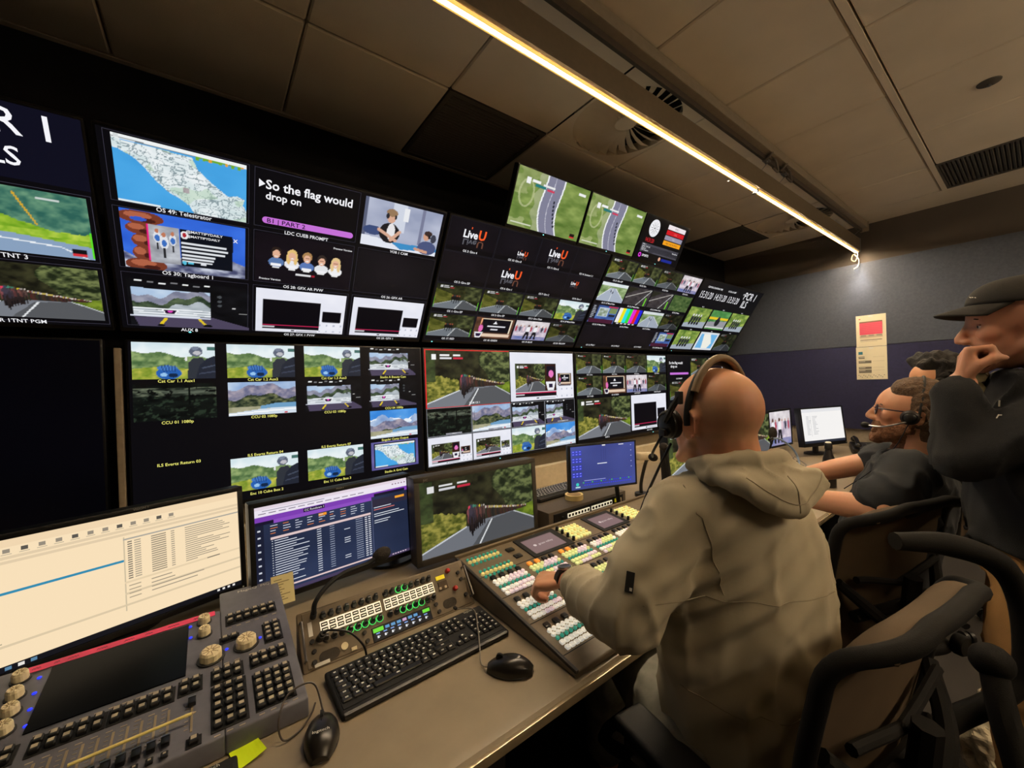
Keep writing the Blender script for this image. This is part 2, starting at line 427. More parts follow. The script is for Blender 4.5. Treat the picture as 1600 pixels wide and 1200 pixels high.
def P_studio(c, wide=1.0, light=False):
    c.mixn(c.all(), (8, 8, 10), (20, 20, 24), 6, 6, 51)
    w = wide
    S = (c.u > .03) & (c.u < .03 + .62 * w) & (c.v > .14 + .10 * (1 - 4 * ((c.u - .34 * w) / w) ** 2) * .5) & (c.v < .78)
    c.mixn(S, (150, 178, 214), (206, 222, 238), 4, 4, 52)
    mt = .26 + .10 * np.sin(c.u * 9 / w) + .04 * np.sin(c.u * 31)
    c.mixn(S & (c.v > mt), (112, 116, 138), (160, 160, 176), 12, 9, 53); c.mixn(S & (c.v > mt + .14), (30, 44, 34), (92, 108, 78), 16, 12, 54)
    c.mixn(S & (c.v > mt + .27), (140, 150, 158), (196, 204, 210), 7, 6, 55)
    for k in range(4): c.put(S & (np.abs(c.v - (.60 + .05 * k + .12 * (c.u - .3) ** 2)) < .012), (236, 240, 244))
    c.poly([(.06, 1.01), (.03, .80), (.66 * w, .74), (1.01, .95), (1.01, 1.01)], (76, 68, 92)); c.put((c.v > .76) & (c.v < .79) & (c.u < .65 * w), (205, 210, 226))
    c.poly([(.24 * w, .60), (.38 * w, .60), (.35 * w, .72), (.27 * w, .72)], (240, 240, 244)); c.poly([(.255 * w, .615), (.365 * w, .615), (.34 * w, .70), (.275 * w, .70)], (40, 20, 50)); c.ell(.31 * w, .65, .02, .025, (226, 70, 190))
    c.line((.27 * w, .82), (.22 * w, .97), .014, (226, 196, 40)); c.line((.55 * w, .8), (.60 * w, .92), .012, (226, 196, 40)); c.ell(.23 * w, .97, .03, .03, (14, 14, 16)); c.ell(.62 * w, .94, .04, .03, (14, 14, 16))
    for k in range(7): c.rect(.06 + .09 * k, .02 + .012 * (k % 3), .11 + .09 * k, .05 + .012 * (k % 3), (238, 240, 240) if k % 2 == 0 else (120, 120, 124))
    for y in (.25, .35, .45): c.ell(.73, y, .02, .03, (70, 74, 78))
    c.rect(.84, .48, .87, .50, (200, 200, 200)); c.rect(.9, .60, .98, .62, (150, 150, 150))
    if light: c.a = np.clip(c.a * 1.15 + 12, 0, 255)
def P_mount(c, sky=False):
    c.mixn(c.all(), (126, 156, 204), (190, 208, 230), 4, 3, 61)
    mt = .22 - .16 * np.exp(-((c.u - .5) / .25) ** 2) + .05 * np.sin(c.u * 17)
    if sky: mt = mt + .3; c.mixn((vnoise(c.u, c.v, 4, 4, 65) > .55) & (c.v < .5), (220, 232, 244), (250, 252, 255), 5, 5, 66); c.mixn(c.v < .5 * vnoise(c.u, c.v, 4, 4, 65), (50, 130, 216), (90, 160, 230), 3, 3, 67)
    c.mixn(c.v > mt, (104, 106, 136), (170, 160, 172), 12, 10, 62, 2.0)
    c.mixn(c.v > mt + .30, (26, 38, 30), (120, 124, 84), 16, 14, 63, 2.2)
    c.mixn(c.v > .74 + .0 * c.u, (150, 150, 120), (186, 180, 150), 8, 6, 64)
    c.poly([(.45, .74), (.7, .66), (1.01, .66), (1.01, .8), (.45, .82)], (110, 158, 196)); c.poly([(0, .92), (.5, .82), (1.01, .80), (1.01, 1.01), (0, 1.01)], (210, 222, 234)); c.line((0, .95), (1, .86), .012, (245, 248, 250))
    c.ell(.84, .97, .03, .02, (200, 40, 60)); c.rect(.05, .18, .06, .5, (60, 66, 66), .5)
def P_darktrees(c):
    c.mixn(c.all(), (6, 8, 8), (20, 26, 22), 9, 9, 71)
    c.mixn((c.v < .34) & (c.v > .12), (22, 28, 24), (104, 112, 92), 9, 26, 72, 3.0)
    c.mixn(c.mask([(.3, .2), (1, .12), (1, .3), (.4, .36)]), (30, 36, 30), (92, 100, 86), 6, 20, 73, 2.4)
    n = vnoise(c.u, c.v, 16, 14, 74, 3); c.put((n > .62) & (c.v > .35), (44, 58, 44), .8); c.rect(.64, .0, .67, .6, (8, 10, 10)); c.put((n < .34) & (c.v < .4), (6, 8, 8), .9)
def P_aerial(c):
    c.mixn(c.all(), (84, 112, 46), (142, 162, 88), 6, 9, 81)
    c.mixn((c.u < .35) & (vnoise(c.u, c.v, 3, 3, 85) > .5), (120, 138, 76), (166, 178, 120), 8, 8, 82)
    x = .46 + .04 * np.cos(c.v * 3.0) + .27 * np.clip(c.v - .35, 0, 1) ** 2
    c.put(np.abs(c.u - (x - .16)) < .05 + .02 * np.sin(c.v * 20), (176, 180, 150), .6)
    c.put(np.abs(c.u - x) < .125, (128, 128, 150)); c.put(np.abs(np.abs(c.u - x) - .118) < .010, (236, 238, 240)); c.put(np.abs(c.u - x + .01) < .005, (190, 190, 205))
    for k in range(7):
        v = .42 + .07 * k; xx = .50 + .27 * max(v - .35, 0) ** 2 + .03; c.ell(xx, v, .012, .028, (30, 34, 44))
    n = vnoise(c.u, c.v, 2, 2, 86); c.put(((c.u - .15) ** 2 / .01 + (c.v - .4) ** 2 / .06 < 1) & ((c.u - .15) ** 2 / .006 + (c.v - .4) ** 2 / .045 > 1), (190, 196, 150), .7)
    c.rect(.12, .14, .17, .24, (240, 240, 240)); c.rect(.19, .15, .30, .19, (240, 240, 240)); c.rect(.34, .17, .50, .21, (230, 230, 230)); c.rect(.24, .21, .38, .25, (40, 120, 120)); c.rect(.40, .23, .50, .27, (205, 60, 90))
    c.rect(.84, .10, .95, .15, (236, 238, 236)); c.rect(.87, .88, .94, .95, (30, 20, 20)); c.rect(.87, .93, .94, .96, (210, 40, 50)); c.rect(.03, .92, .30, .95, (210, 214, 190))
def P_gfx(c, inner=None):
    c.mixn(c.all(), (224, 226, 238), (240, 240, 248), 3, 3, 91)
    n = (np.floor(c.u * 46) % 4 == 0) & (np.floor(c.v * 26) % 4 == 0) & (c.v > .74) & (c.u > .70); c.put(n, (186, 190, 206))
    c.rect(.07, .23, .70, .82, (10, 8, 14)); c.rect(.73, .44, .96, .70, (10, 8, 14)); c.rect(.07, .835, .70, .848, (205, 40, 90)); c.rect(.07, .85, .70, .92, (20, 14, 22)); c.rect(.07, .86, .2, .89, (200, 200, 206))
    c.rect(.38, .945, .42, .975, (60, 60, 70)); c.rect(.44, .955, .68, .97, (150, 150, 160)); c.rect(.74, .70, .95, .72, (120, 120, 130))
    if inner is not None:
        for (a, b, d, e), f in ((( .07, .23, .70 if inner == 2 else .52, .80), P_peloton), ((.73, .44, .96, .70), P_peloton if inner == 2 else P_stage)):
            m = (c.u >= a) & (c.u <= d) & (c.v >= b) & (c.v <= e); iu = np.where(m.any(0))[0]; iv = np.where(m.any(1))[0]
            if len(iu) > 3 and len(iv) > 3:
                q = Cv(len(iu), len(iv)); f(q); c.a[iv[0]:iv[-1] + 1, iu[0]:iu[-1] + 1] = q.a
        if inner == 1:
            c.rect(.53, .25, .69, .80, (60, 30, 20)); c.rect(.55, .28, .68, .5, (20, 16, 30)); c.ell(.62, .45, .04, .08, (230, 120, 190)); c.poly([(.53, .62), (.69, .62), (.66, .8), (.56, .8)], (236, 236, 240)); c.rect(.58, .66, .64, .75, (40, 30, 60))
def P_stage(c):
    c.mixn(c.all(), (60, 40, 30), (120, 80, 60), 5, 5, 101)
    c.rect(.16, .06, .92, .72, (14, 14, 22)); c.rect(.16, .04, .92, .08, (240, 226, 200)); c.rect(.90, .06, .94, .74, (240, 226, 200)); c.rect(.12, .06, .16, .74, (240, 170, 120))
    c.rect(.10, .78, .96, .92, (226, 200, 176)); c.poly([(.5, .16), (.56, .30), (.44, .30)], (240, 240, 245)); c.rect(.32, .38, .78, .44, (225, 225, 232)); c.rect(.42, .54, .60, .58, (225, 225, 232))
    c.ell(.16, .52, .05, .18, (226, 110, 180)); c.ell(.16, .32, .025, .06, (120, 60, 60)); c.poly([(.03, .72), (.24, .72), (.20, .98), (.07, .98)], (236, 236, 240)); c.poly([(.06, .76), (.21, .76), (.18, .93), (.09, .93)], (40, 26, 60))
def P_street(c):
    c.mixn(c.all(), (150, 140, 160), (226, 214, 224), 6, 6, 111)
    c.mixn(c.v < .32, (190, 180, 186), (236, 230, 232), 5, 5, 112); c.mixn(c.v > .8, (90, 110, 170), (160, 150, 180), 5, 5, 113)
    for k in range(9): c.ell(.05 + .11 * k, .42, .03, .14, [(180, 70, 90), (90, 90, 110), (230, 200, 210), (60, 60, 76)][k % 4]); c.ell(.05 + .11 * k, .27, .018, .035, (190, 140, 120))
    for x in (.40, .62): c.ell(x, .45, .06, .16, (236, 236, 240)); c.ell(x, .25, .03, .055, (90, 60, 50)); c.poly([(x - .05, .55), (x + .05, .55), (x + .08, .95), (x + .02, .95), (x, .65), (x - .05, .95), (x - .10, .95)], (24, 24, 30))
def P_bars(c):
    for k, q in enumerate([(235, 235, 235), (236, 226, 30), (40, 220, 226), (50, 220, 60), (226, 40, 216), (224, 34, 40), (34, 40, 220)]): c.rect(k / 7, 0, (k + 1) / 7, .86, q)
    c.rect(0, .86, 1, 1, (16, 16, 18))
    for k in range(5): c.rect(.1 + .17 * k, .9, .2 + .17 * k, .96, (220, 220, 220))
def P_laptop(c):
    c.mixn(c.all(), (40, 60, 120), (90, 130, 200), 5, 5, 121); c.rect(.0, .0, .22, .9, (30, 32, 44)); c.bars(.03, .05, 9, .14, .04, .09, (200, 205, 214), 6)
    c.rect(.26, .12, .66, .62, (180, 196, 214)); c.mixn((c.u > .3) & (c.u < .62) & (c.v > .16) & (c.v < .58), (90, 110, 70), (210, 220, 226), 6, 6, 122); c.rect(.68, .1, .98, .4, (120, 140, 90)); c.rect(.7, .46, .96, .6, (30, 34, 40)); c.rect(.02, .78, .98, 1, (70, 26, 50)); c.rect(.6, .02, .98, .08, (200, 40, 60))
def P_road(c, dark=1.0, green=False):
    c.mixn(c.all(), (96, 124, 70), (176, 196, 150), 7, 7, 131); c.mixn(c.v < .16, (200, 214, 220), (236, 240, 240), 4, 4, 132)
    c.poly([(.36, .25), (.56, .25), (1.01, .85), (1.01, 1.01), (0, 1.01), (0, .85)], (166, 176, 192)); c.line((.38, .26), (0, .86), .01, (230, 234, 236)); c.line((.55, .26), (1, .84), .01, (230, 234, 236)); c.line((.46, .3), (.48, 1), .006, (225, 228, 230))
    for x, y in ((.42, .44), (.5, .5)): c.ell(x, y, .02, .07, (60, 60, 66))
    if green: c.mixn(c.all(), (52, 84, 40), (120, 146, 84), 8, 8, 133)
    c.a *= dark
def P_darkroad(c):
    c.mixn(c.all(), (48, 44, 46), (78, 72, 74), 7, 7, 141); c.line((.0, .62), (.95, .02), .012, (190, 186, 180)); c.line((.55, 1), (.98, .05), .016, (186, 190, 186)); c.poly([(0, 0), (.5, 0), (0, .4)], (40, 40, 30)); c.rect(.86, .5, .9, .98, (110, 205, 50))
def P_tnt(c):
    c.mixn(c.all(), (44, 96, 86), (104, 150, 120), 14, 12, 151, 2.0); hill = .12 + .45 * np.clip(c.u + .05, 0, 1) ** 1.2
    hill = np.where(c.u < .75, .15 + .62 * c.u, .62)
    c.mixn(c.v > hill - .05 * vnoise(c.u, c.v, 20, 3, 153), (96, 150, 26), (176, 204, 66), 14, 12, 152, 1.8)
    c.poly([(-.01, .70), (.5, .69), (1.01, .80), (1.01, 1.01), (-.01, 1.01)], (136, 160, 190)); c.line((.3, .76), (.8, .84), .006, (235, 240, 244)); c.line((.8, .84), (.96, 1), .006, (235, 240, 244)); c.line((.58, .08), (.68, .52), .006, (216, 170, 40))
    c.mixn((c.v > .60) & (c.v < .69), (120, 170, 36), (190, 210, 80), 18, 8, 154); c.rect(.86, .84, .95, .94, (20, 20, 24)); c.rect(.86, .92, .95, .96, (214, 50, 60)); c.rect(.985, .55, 1, .98, (90, 220, 40)); c.rect(.7, .1, .84, .13, (200, 210, 206))
def P_pgm(c):
    P_peloton(c, ch=False)
def P_circuit(c):
    c.mixn(c.all(), (60, 120, 60), (100, 160, 90), 6, 6, 161); c.rect(0, .35, 1, .48, (230, 196, 40)); c.poly([(0, .62), (1, .5), (1, .85), (0, .95)], (150, 150, 156)); c.ell(.5, .6, .12, .22, (30, 32, 36)); c.ell(.5, .4, .06, .1, (40, 44, 60)); c.rect(0, .86, 1, .92, (220, 222, 220))
def P_bikes(c, n=0):
    c.mixn(c.all(), (80, 112, 44), (168, 186, 90), 7, 7, 171 + n); c.poly([(0, .8), (1, .66), (1, 1.01), (0, 1.01)], (160, 170, 182))
    for k in range(4): c.ell(.28 + .12 * k, .56, .05, .16, (44, 44, 50)); c.ell(.28 + .12 * k, .38, .03, .06, (220, 220, 222)); c.ell(.26 + .12 * k, .78, .045, .1, (30, 30, 32))
def P_minimap(c):
    c.mixn(c.all(), (206, 214, 220), (226, 230, 234), 4, 4, 181); c.rect(.08, .1, .92, .9, (110, 178, 226)); c.poly([(.2, .1), (.55, .1), (.8, .6), (.7, .9), (.4, .9), (.3, .5)], (236, 236, 226))
def P_vob(c):
    c.mixn(c.all(), (150, 158, 184), (184, 190, 210), 3, 3, 191)
    c.rect(.34, 0, .52, .6, (206, 212, 226)); c.rect(.48, .06, .55, .34, (232, 234, 238)); c.rect(.72, .0, .76, .8, (120, 124, 150)); c.rect(.0, .0, .04, .9, (90, 96, 120))
    c.ell(.13, .66, .12, .10, (60, 76, 120)); c.poly([(0, .78), (.5, .84), (1.01, .9), (1.01, 1.01), (0, 1.01)], (226, 230, 240)); c.poly([(.36, .84), (1.01, .82), (1.01, .90), (.5, .98)], (60, 140, 196))
    c.ell(.335, .66, .13, .22, (30, 28, 32)); c.ell(.35, .62, .05, .18, (230, 228, 230)); c.ell(.335, .32, .055, .12, (214, 168, 144)); c.ell(.335, .22, .07, .08, (150, 120, 90)); c.ell(.285, .3, .02, .06, (40, 40, 46)); c.ell(.385, .3, .015, .05, (40, 40, 46)); c.line((.2, .62), (.42, .8), .022, (214, 168, 144)); c.line((.46, .6), (.36, .8), .022, (214, 168, 144))
    c.ell(.86, .84, .13, .16, (74, 84, 124)); c.ell(.83, .57, .045, .1, (206, 156, 130)); c.ell(.85, .50, .055, .06, (60, 44, 40)); c.ell(.87, .57, .018, .05, (30, 30, 34)); c.ell(.93, .6, .04, .1, (60, 62, 76)); c.line((.7, .9), (.86, .94), .02, (206, 156, 130))
def P_heads(c):
    c.mixn(c.all(), (14, 10, 16), (22, 16, 24), 3, 3, 201)
    for k in range(5):
        x = .20 + .155 * k; y = .40 + .012 * k; hair = [(40, 30, 26), (226, 190, 120), (170, 130, 84), (50, 40, 36), (226, 196, 140)][k]
        c.ell(x, y + .16, .075, .10, [(90, 120, 170), (230, 230, 236), (90, 120, 180), (226, 228, 232), (238, 238, 240)][k]); c.rect(x - .05, y + .19, x + .05, y + .24, (240, 240, 244)); c.rect(x - .035, y + .25, x + .035, y + .28, (230, 230, 230))
        c.ell(x, y - .06, .05, .10, hair);
        if k in (1, 4): c.ell(x - .035, y + .04, .022, .12, hair); c.ell(x + .035, y + .04, .022, .12, hair)
        c.ell(x, y - .01, .036, .085, (226, 176, 148)); c.ell(x, y + .035, .018, .012, (240, 236, 232)); c.rect(x - .022, y - .03, x + .022, y - .02, (120, 80, 66))
    c.rect(.40, .76, .56, .79, (220, 220, 224)); c.rect(.57, .76, .6, .79, (160, 30, 50))
def P_dark(c):
    c.mixn(c.all(), (15, 13, 18), (24, 20, 27), 2, 2, 211)

class Screen:
    """one lit panel in local x right, y up, facing +z; every picture, line and letter on it is one mesh"""
    def __init__(s, w, h, bg=(10, 9, 13)):
        s.w, s.h = w, h; s.b = MB(); s.k = 0.0
        s.quad(0, 0, 1, 1, bg)
    def quad(s, u0, v0, u1, v1, col, dz=0.0):
        x0, x1 = u0 * s.w, u1 * s.w; y0, y1 = (1 - v1) * s.h, (1 - v0) * s.h
        s.b.add([(x0, y0, dz), (x1, y0, dz), (x1, y1, dz), (x0, y1, dz)], [(0, 1, 2, 3)], 0, lin(col))
    def tile(s, u0, v0, u1, v1, fn, W=64, H=36, dz=0.0004, gain=1.0, **kw):
        c = Cv(W, H); fn(c, **kw)
        cols = lin(np.clip(c.a * gain, 0, 255)).reshape(-1, 3)
        x = (u0 + (u1 - u0) * c.u) * s.w; y = (1 - (v0 + (v1 - v0) * c.v)) * s.h
        o = s.b.n
        s.b.v.extend(zip(x.ravel().tolist(), y.ravel().tolist(), [dz] * (W * H))); s.b.n += W * H
        s.b.c.extend(map(tuple, cols.tolist()))
        idx = np.arange(W * H).reshape(H, W) + o
        q = np.stack([idx[1:, :-1], idx[1:, 1:], idx[:-1, 1:], idx[:-1, :-1]], -1).reshape(-1, 4).tolist()
        s.b.f.extend(map(tuple, q)); s.b.m.extend([0] * len(q))
    def frame(s, u0, v0, u1, v1, col=(84, 82, 96), t=0.0012, dz=0.0006):
        a = t / s.w; b = t / s.h
        s.quad(u0, v0, u1, v0 + b, col, dz); s.quad(u0, v1 - b, u1, v1, col, dz); s.quad(u0, v0, u0 + a, v1, col, dz); s.quad(u1 - a, v0, u1, v1, col, dz)
    def text(s, txt, u, v, size, col=(235, 235, 238), bold=0.012, al='CENTER', dz=0.0009, stretch=1.0, flip=False):
        g, w = text_geo(txt, bold)
        if g is None: return
        vs, fs = g; off = {'LEFT': 0, 'CENTER': -w / 2, 'RIGHT': -w}[al]; k = -1 if flip else 1
        if flip: fs = [f[::-1] for f in fs]
        s.b.add([(u * s.w + (x + off) * size * stretch, (1 - v) * s.h + k * y * size, dz) for x, y in vs], fs, 0, lin(col))
    def fit(s, txt, u0, u1, v, col=(235, 235, 238), bold=0.012, tall=1.0, dz=0.0009):
        w = text_geo(txt, bold)[1]; z = (u1 - u0) * s.w / w
        s.text(txt, u0, v, z * tall, col, bold, 'LEFT', dz, 1.0 / tall)
    def build(s, parent, material, loc=(0, 0, 0), name='screen'):
        return s.b.build(name, material, parent, loc=loc)

# ------------------------------------------------------------------ shared materials
M_BLACK = mat('black plastic', (17, 16, 16), 0.42, var=0.15, scale=30)
M_BLACKM = mat('matt black plastic', (14, 13, 13), 0.7, var=0.15, scale=30, bump=0.15, bscale=700)
M_BEZEL = mat('display bezel', (9, 9, 11), 0.38, var=0.1)
M_DARKGREY = mat('dark grey plastic', (46, 45, 44), 0.55, var=0.1, bump=0.1, bscale=600)
M_CONSOLE = mat('grey console paint', (104, 104, 114), 0.5, var=0.08, bump=0.12, bscale=900)
M_TAUPE = mat('taupe panel paint', (112, 98, 78), 0.48, var=0.08, bump=0.1, bscale=900)
M_DESK = mat('desk laminate', (142, 128, 106), 0.42, var=0.07, scale=14, bump=0.06, bscale=900)
M_CREAM = mat('cream board', (196, 180, 150), 0.6, var=0.06)
M_WHITE = mat('off white print', (228, 224, 214), 0.5, var=0.03)
M_STEEL = mat('brushed steel', (150, 150, 152), 0.3, metal=1.0, var=0.1)
M_BRASS = mat('cream knob', (246, 230, 186), 0.35, metal=0.0, var=0.08)
M_RED = mat('red plastic', (190, 40, 34), 0.4)
M_CEIL = mat('ceiling tile paint', (222, 208, 186), 0.85, var=0.06, scale=3, bump=0.2, bscale=250)
M_GRILLE = mat('ceiling grille', (78, 72, 64), 0.7, var=0.12, scale=200)
M_SCREEN = attr_mat('lit display', 0.3, 1.0)
M_PAPER = attr_mat('printed paper', 0.7, emissive=False)
M_LED = mat('led tube', (255, 225, 170), 0.4, var=0.0, emit=(255, 255, 255), estr=LED_RADIANCE)
_b = M_LED.node_tree.nodes['Principled BSDF']; _b.inputs['Emission Color'].default_value = (*LED_COLOR, 1)
M_LEDUP = mat('added uplight', (255, 225, 170), 0.4, var=0.0, emit=(255, 255, 255), estr=95.0)
M_LEDUP.node_tree.nodes['Principled BSDF'].inputs['Emission Color'].default_value = (*LED_COLOR, 1)
M_LEDHALO = mat('amber halo edge', (255, 220, 150), 0.5, var=0.0, emit=(255, 196, 96), estr=1.1)  # orange bloom around the strip, put into an emissive colour
M_CYAN = mat('cyan pilot lamp', (120, 220, 230), 0.4, emit=(120, 230, 240), estr=1.2)
M_BLUE = mat('blue pilot lamp', (40, 50, 255), 0.4, emit=(40, 60, 255), estr=1.3)
M_BLUE.node_tree.nodes['Principled BSDF'].inputs['Emission Strength'].default_value = 1.0

# ------------------------------------------------------------------ room shell
XL, XR, YB, YF, ZC = -2.68, 4.93, 2.25, -2.58, 2.804
M_WALLDARK = mat('black wall cloth', (15, 15, 20), 0.9, var=0.15, scale=20, bump=0.3, bscale=400)
M_WALLGREY = mat('brown grey wall', (92, 86, 80), 0.9, var=0.06, scale=8, bump=0.25, bscale=350)
M_SLATE = mat('slate acoustic cloth', (86, 92, 106), 0.95, var=0.10, scale=60, bump=0.4, bscale=500)
M_NAVY = mat('navy acoustic cloth', (40, 40, 72), 0.95, var=0.12, scale=60, bump=0.4, bscale=500)
M_CARPET = mat('dark carpet', (40, 36, 34), 0.95, var=0.3, scale=300, bump=0.6, bscale=600)
MB().box(((XL + XR) / 2, (YB + YF) / 2, -0.05), (XR - XL + 0.4, YB - YF + 0.4, 0.1)).build('floor', M_CARPET, kind='structure')
MB().box(((XL + XR) / 2, YB + 0.05, ZC / 2 + 0.47), (XR - XL + 0.2, 0.1, ZC - 0.94)).build('wall_back', M_WALLDARK, kind='structure')
MB().box(((XL + XR) / 2, YB + 0.05, 0.47), (XR - XL + 0.2, 0.1, 0.94)).build('trim_1', M_CREAM, kind='structure')
MB().box((XR + 0.05, (YB + YF) / 2, ZC / 2), (0.1, YB - YF, ZC)).build('wall_right', mat('cream grey wall', (150, 138, 120), 0.85), kind='structure')
MB().box((XL - 0.05, (YB + YF) / 2, ZC / 2), (0.1, YB - YF, ZC)).build('wall_left', M_WALLGREY, kind='structure')
MB().box(((XL + XR) / 2, YF - 0.05, ZC / 2), (XR - XL + 0.2, 0.1, ZC)).build('wall_front', M_WALLGREY, kind='structure')
# upper wall band, slate cloth and navy cloth on the end wall
MB().box((XR - 0.006, (YB + YF) / 2, (2.452 + ZC) / 2), (0.012, YB - YF, ZC - 2.452)).build('trim_2', mat('upper wall band', (88, 80, 72), 0.9, var=0.05, scale=5, bump=0.25, bscale=300), kind='structure')
MB().box((XR - 0.02, (YB + YF) / 2, (1.677 + 2.45) / 2), (0.04, YB - YF - 0.02, 2.45 - 1.677), bev=0.004).build('wall_panel', M_SLATE, smooth=True, label='slate grey cloth wall panel, upper one on the end wall under the lamp end', cat='wall panel')
MB().box((XR - 0.02, (YB + YF) / 2, (0.89 + 1.675) / 2), (0.04, YB - YF - 0.02, 1.675 - 0.892), bev=0.004).build('wall_panel', M_NAVY, smooth=True, label='navy blue cloth wall panel, lower one on the end wall behind the seated people', cat='wall panel')

# ceiling of 600 mm tiles
gx = [0.32 + 0.6 * k for k in range(-5, 8)]; gy = [0.42 + 0.6 * k for k in range(-5, 4)]
special = {(0.92, 1.62): 'g', (3.92, 1.62): 'g', (3.92, -0.18): 'g', (1.52, 1.02): 'd', (3.92, 1.02): 'd', (-0.88, 1.02): 'd'}
cm = MB()
cm.box(((XL + XR) / 2, (YB + YF) / 2, ZC + 0.11), (XR - XL + 0.2, YB - YF + 0.2, 0.1), mi=1)
for i in range(len(gx) - 1):
    for j in range(len(gy) - 1):
        key = None
        for (a, b) in special:
            if abs(gx[i] - a) < 0.05 and abs(gy[j] - b) < 0.05: key = (a, b)
        if key: continue
        y0 = gy[j] + (0.02 if abs(gy[j] - 0.42) < 0.01 else 0.004); y1 = gy[j + 1] - (0.02 if abs(gy[j + 1] - 0.42) < 0.01 else 0.004)
        cm.box(((gx[i] + gx[i + 1]) / 2, (y0 + y1) / 2, ZC + 0.02), (0.594, y1 - y0, 0.04), bev=0.006, seg=1)
cm.box(((4.52 + XR) / 2 + 0.002, (YB + YF) / 2, ZC + 0.02), (XR - 4.526, YB - YF, 0.04))
cm.box(((XL + 4.52) / 2, 0.42, ZC + 0.016), (4.52 - XL, 0.028, 0.036))
cm.box(((XL + 4.52) / 2, 2.237, ZC + 0.02), (4.52 - XL, 0.026, 0.04))
cm.build('ceiling', [M_CEIL, M_BLACKM], kind='structure')

glab = {(0.92, 1.62): 'dark square ceiling grille above the flag prompt display', (3.92, 1.62): 'dark ceiling grille by the far corner above the clock display', (3.92, -0.18): 'dark ceiling grille at the right edge above the man in the cap'}
for (a, b), k in special.items():
    if k == 'g':
        t = thing('ceiling_grille', glab[(a, b)], 'grille', (a + 0.3, b + 0.3, ZC), group='ceiling grilles')
        f = MB()
        for sx, sy, w, h in ((0, 0.285, 0.594, 0.024), (0, -0.285, 0.594, 0.024), (0.285, 0, 0.024, 0.546), (-0.285, 0, 0.024, 0.546)): f.box((sx, sy, 0.012), (w, h, 0.024))
        f.build('frame', M_CEIL if False else M_GRILLE, t)
        g = MB()
        for q in range(27): g.box((0, -0.265 + 0.0204 * q, 0.012), (0.546, 0.012, 0.018), rot=(0.5, 0, 0))
        g.box((0, 0, 0.03), (0.546, 0.546, 0.004))
        g.build('louvre_core', M_GRILLE, t)
dlab = {(1.52, 1.02): 'round swirl ceiling air diffuser crossed by the lit batten', (3.92, 1.02): 'round swirl ceiling air diffuser near the end wall, partly behind the batten', (-0.88, 1.02): 'round swirl ceiling air diffuser over the left of the desk'}
for (a, b), k in special.items():
    if k != 'd' or a < 0: continue
    t = thing('air_diffuser', dlab[(a, b)], 'air diffuser', (a + 0.3, b + 0.3, ZC), group='swirl diffusers')
    p = MB(); n = 48   # square plate with a round opening
    vs = []
    for q in range(n):
        an = 2 * PI * q / n; c, s_ = math.cos(an), math.sin(an); k2 = 0.297 / max(abs(c), abs(s_))
        vs += [(k2 * c, k2 * s_, 0), (0.283 * c, 0.283 * s_, 0), (0.283 * c, 0.283 * s_, 0.05)]
    fs = []
    for q in range(n):
        r_ = (q + 1) % n; fs += [(3 * q, 3 * q + 1, 3 * r_ + 1, 3 * r_), (3 * q + 1, 3 * q + 2, 3 * r_ + 2, 3 * r_ + 1)]
    p.add(vs, fs); p.build('face_plate', M_CEIL, t)
    MB().cyl((0, 0, 0.052), (0, 0, 0.055), 0.285, n=40).build('plenum', M_BLACKM, t)
    MB().lathe([(0.001, 0.004), (0.05, 0.004), (0.062, 0.01), (0.062, 0.03)], 32, rot=(0, 0, 0)).build('hub', M_CEIL, t, smooth=True)
    vane = None
    for q in range(28):
        if vane is None:
            v = MB(); prof = [(0.058, 0), (0.14, 0.012), (0.22, 0.012), (0.283, 0)]
            top = [(x, y + 0.004 + 0.10 * x, 0.028) for x, y in prof]; bot = [(x, y - 0.004 - 0.012 * (x / 0.28), 0.002) for x, y in prof]
            m_ = len(prof); pts = bot + top + [(x, y, z + 0.003) for x, y, z in bot] + [(x, y, z + 0.003) for x, y, z in top]
            fs = []
            for e in range(m_ - 1):
                fs += [(e, e + 1, m_ + e + 1, m_ + e), (2 * m_ + e, 3 * m_ + e, 3 * m_ + e + 1, 2 * m_ + e + 1), (e, 2 * m_ + e, 2 * m_ + e + 1, e + 1), (m_ + e, m_ + e + 1, 3 * m_ + e + 1, 3 * m_ + e)]
            v.add(pts, fs); vane = v.mesh('vane', M_CEIL)
        link('vane', vane, t, rot=(0, 0, 2 * PI * q / 28))
# small fittings on the ceiling
t = thing('sprinkler', 'small flat oval sprinkler plate on the ceiling tile at upper right', 'sprinkler', (3.02, 0.126, ZC))
MB().lathe([(0.001, -0.012), (0.018, -0.011), (0.040, -0.004), (0.042, 0.001)], 24).build('cover_plate', M_GRILLE, t, smooth=True)
MB().cyl((0, 0, -0.02), (0, 0, -0.008), 0.008).build('nozzle', M_STEEL, t, smooth=True)
t = thing('indicator_lamp', 'tiny white indicator lamp on the ceiling beside the batten joint', 'lamp', (2.93, 1.293, ZC))
MB().lathe([(0.001, -0.006), (0.006, -0.004), (0.008, 0.001)], 12).build('lens', mat('tiny white lamp', (255, 255, 240), emit=(255, 250, 230), estr=2.0), t)
MB().lathe([(0.008, -0.003), (0.014, -0.002), (0.015, 0.001)], 16).build('rim', M_CEIL, t)

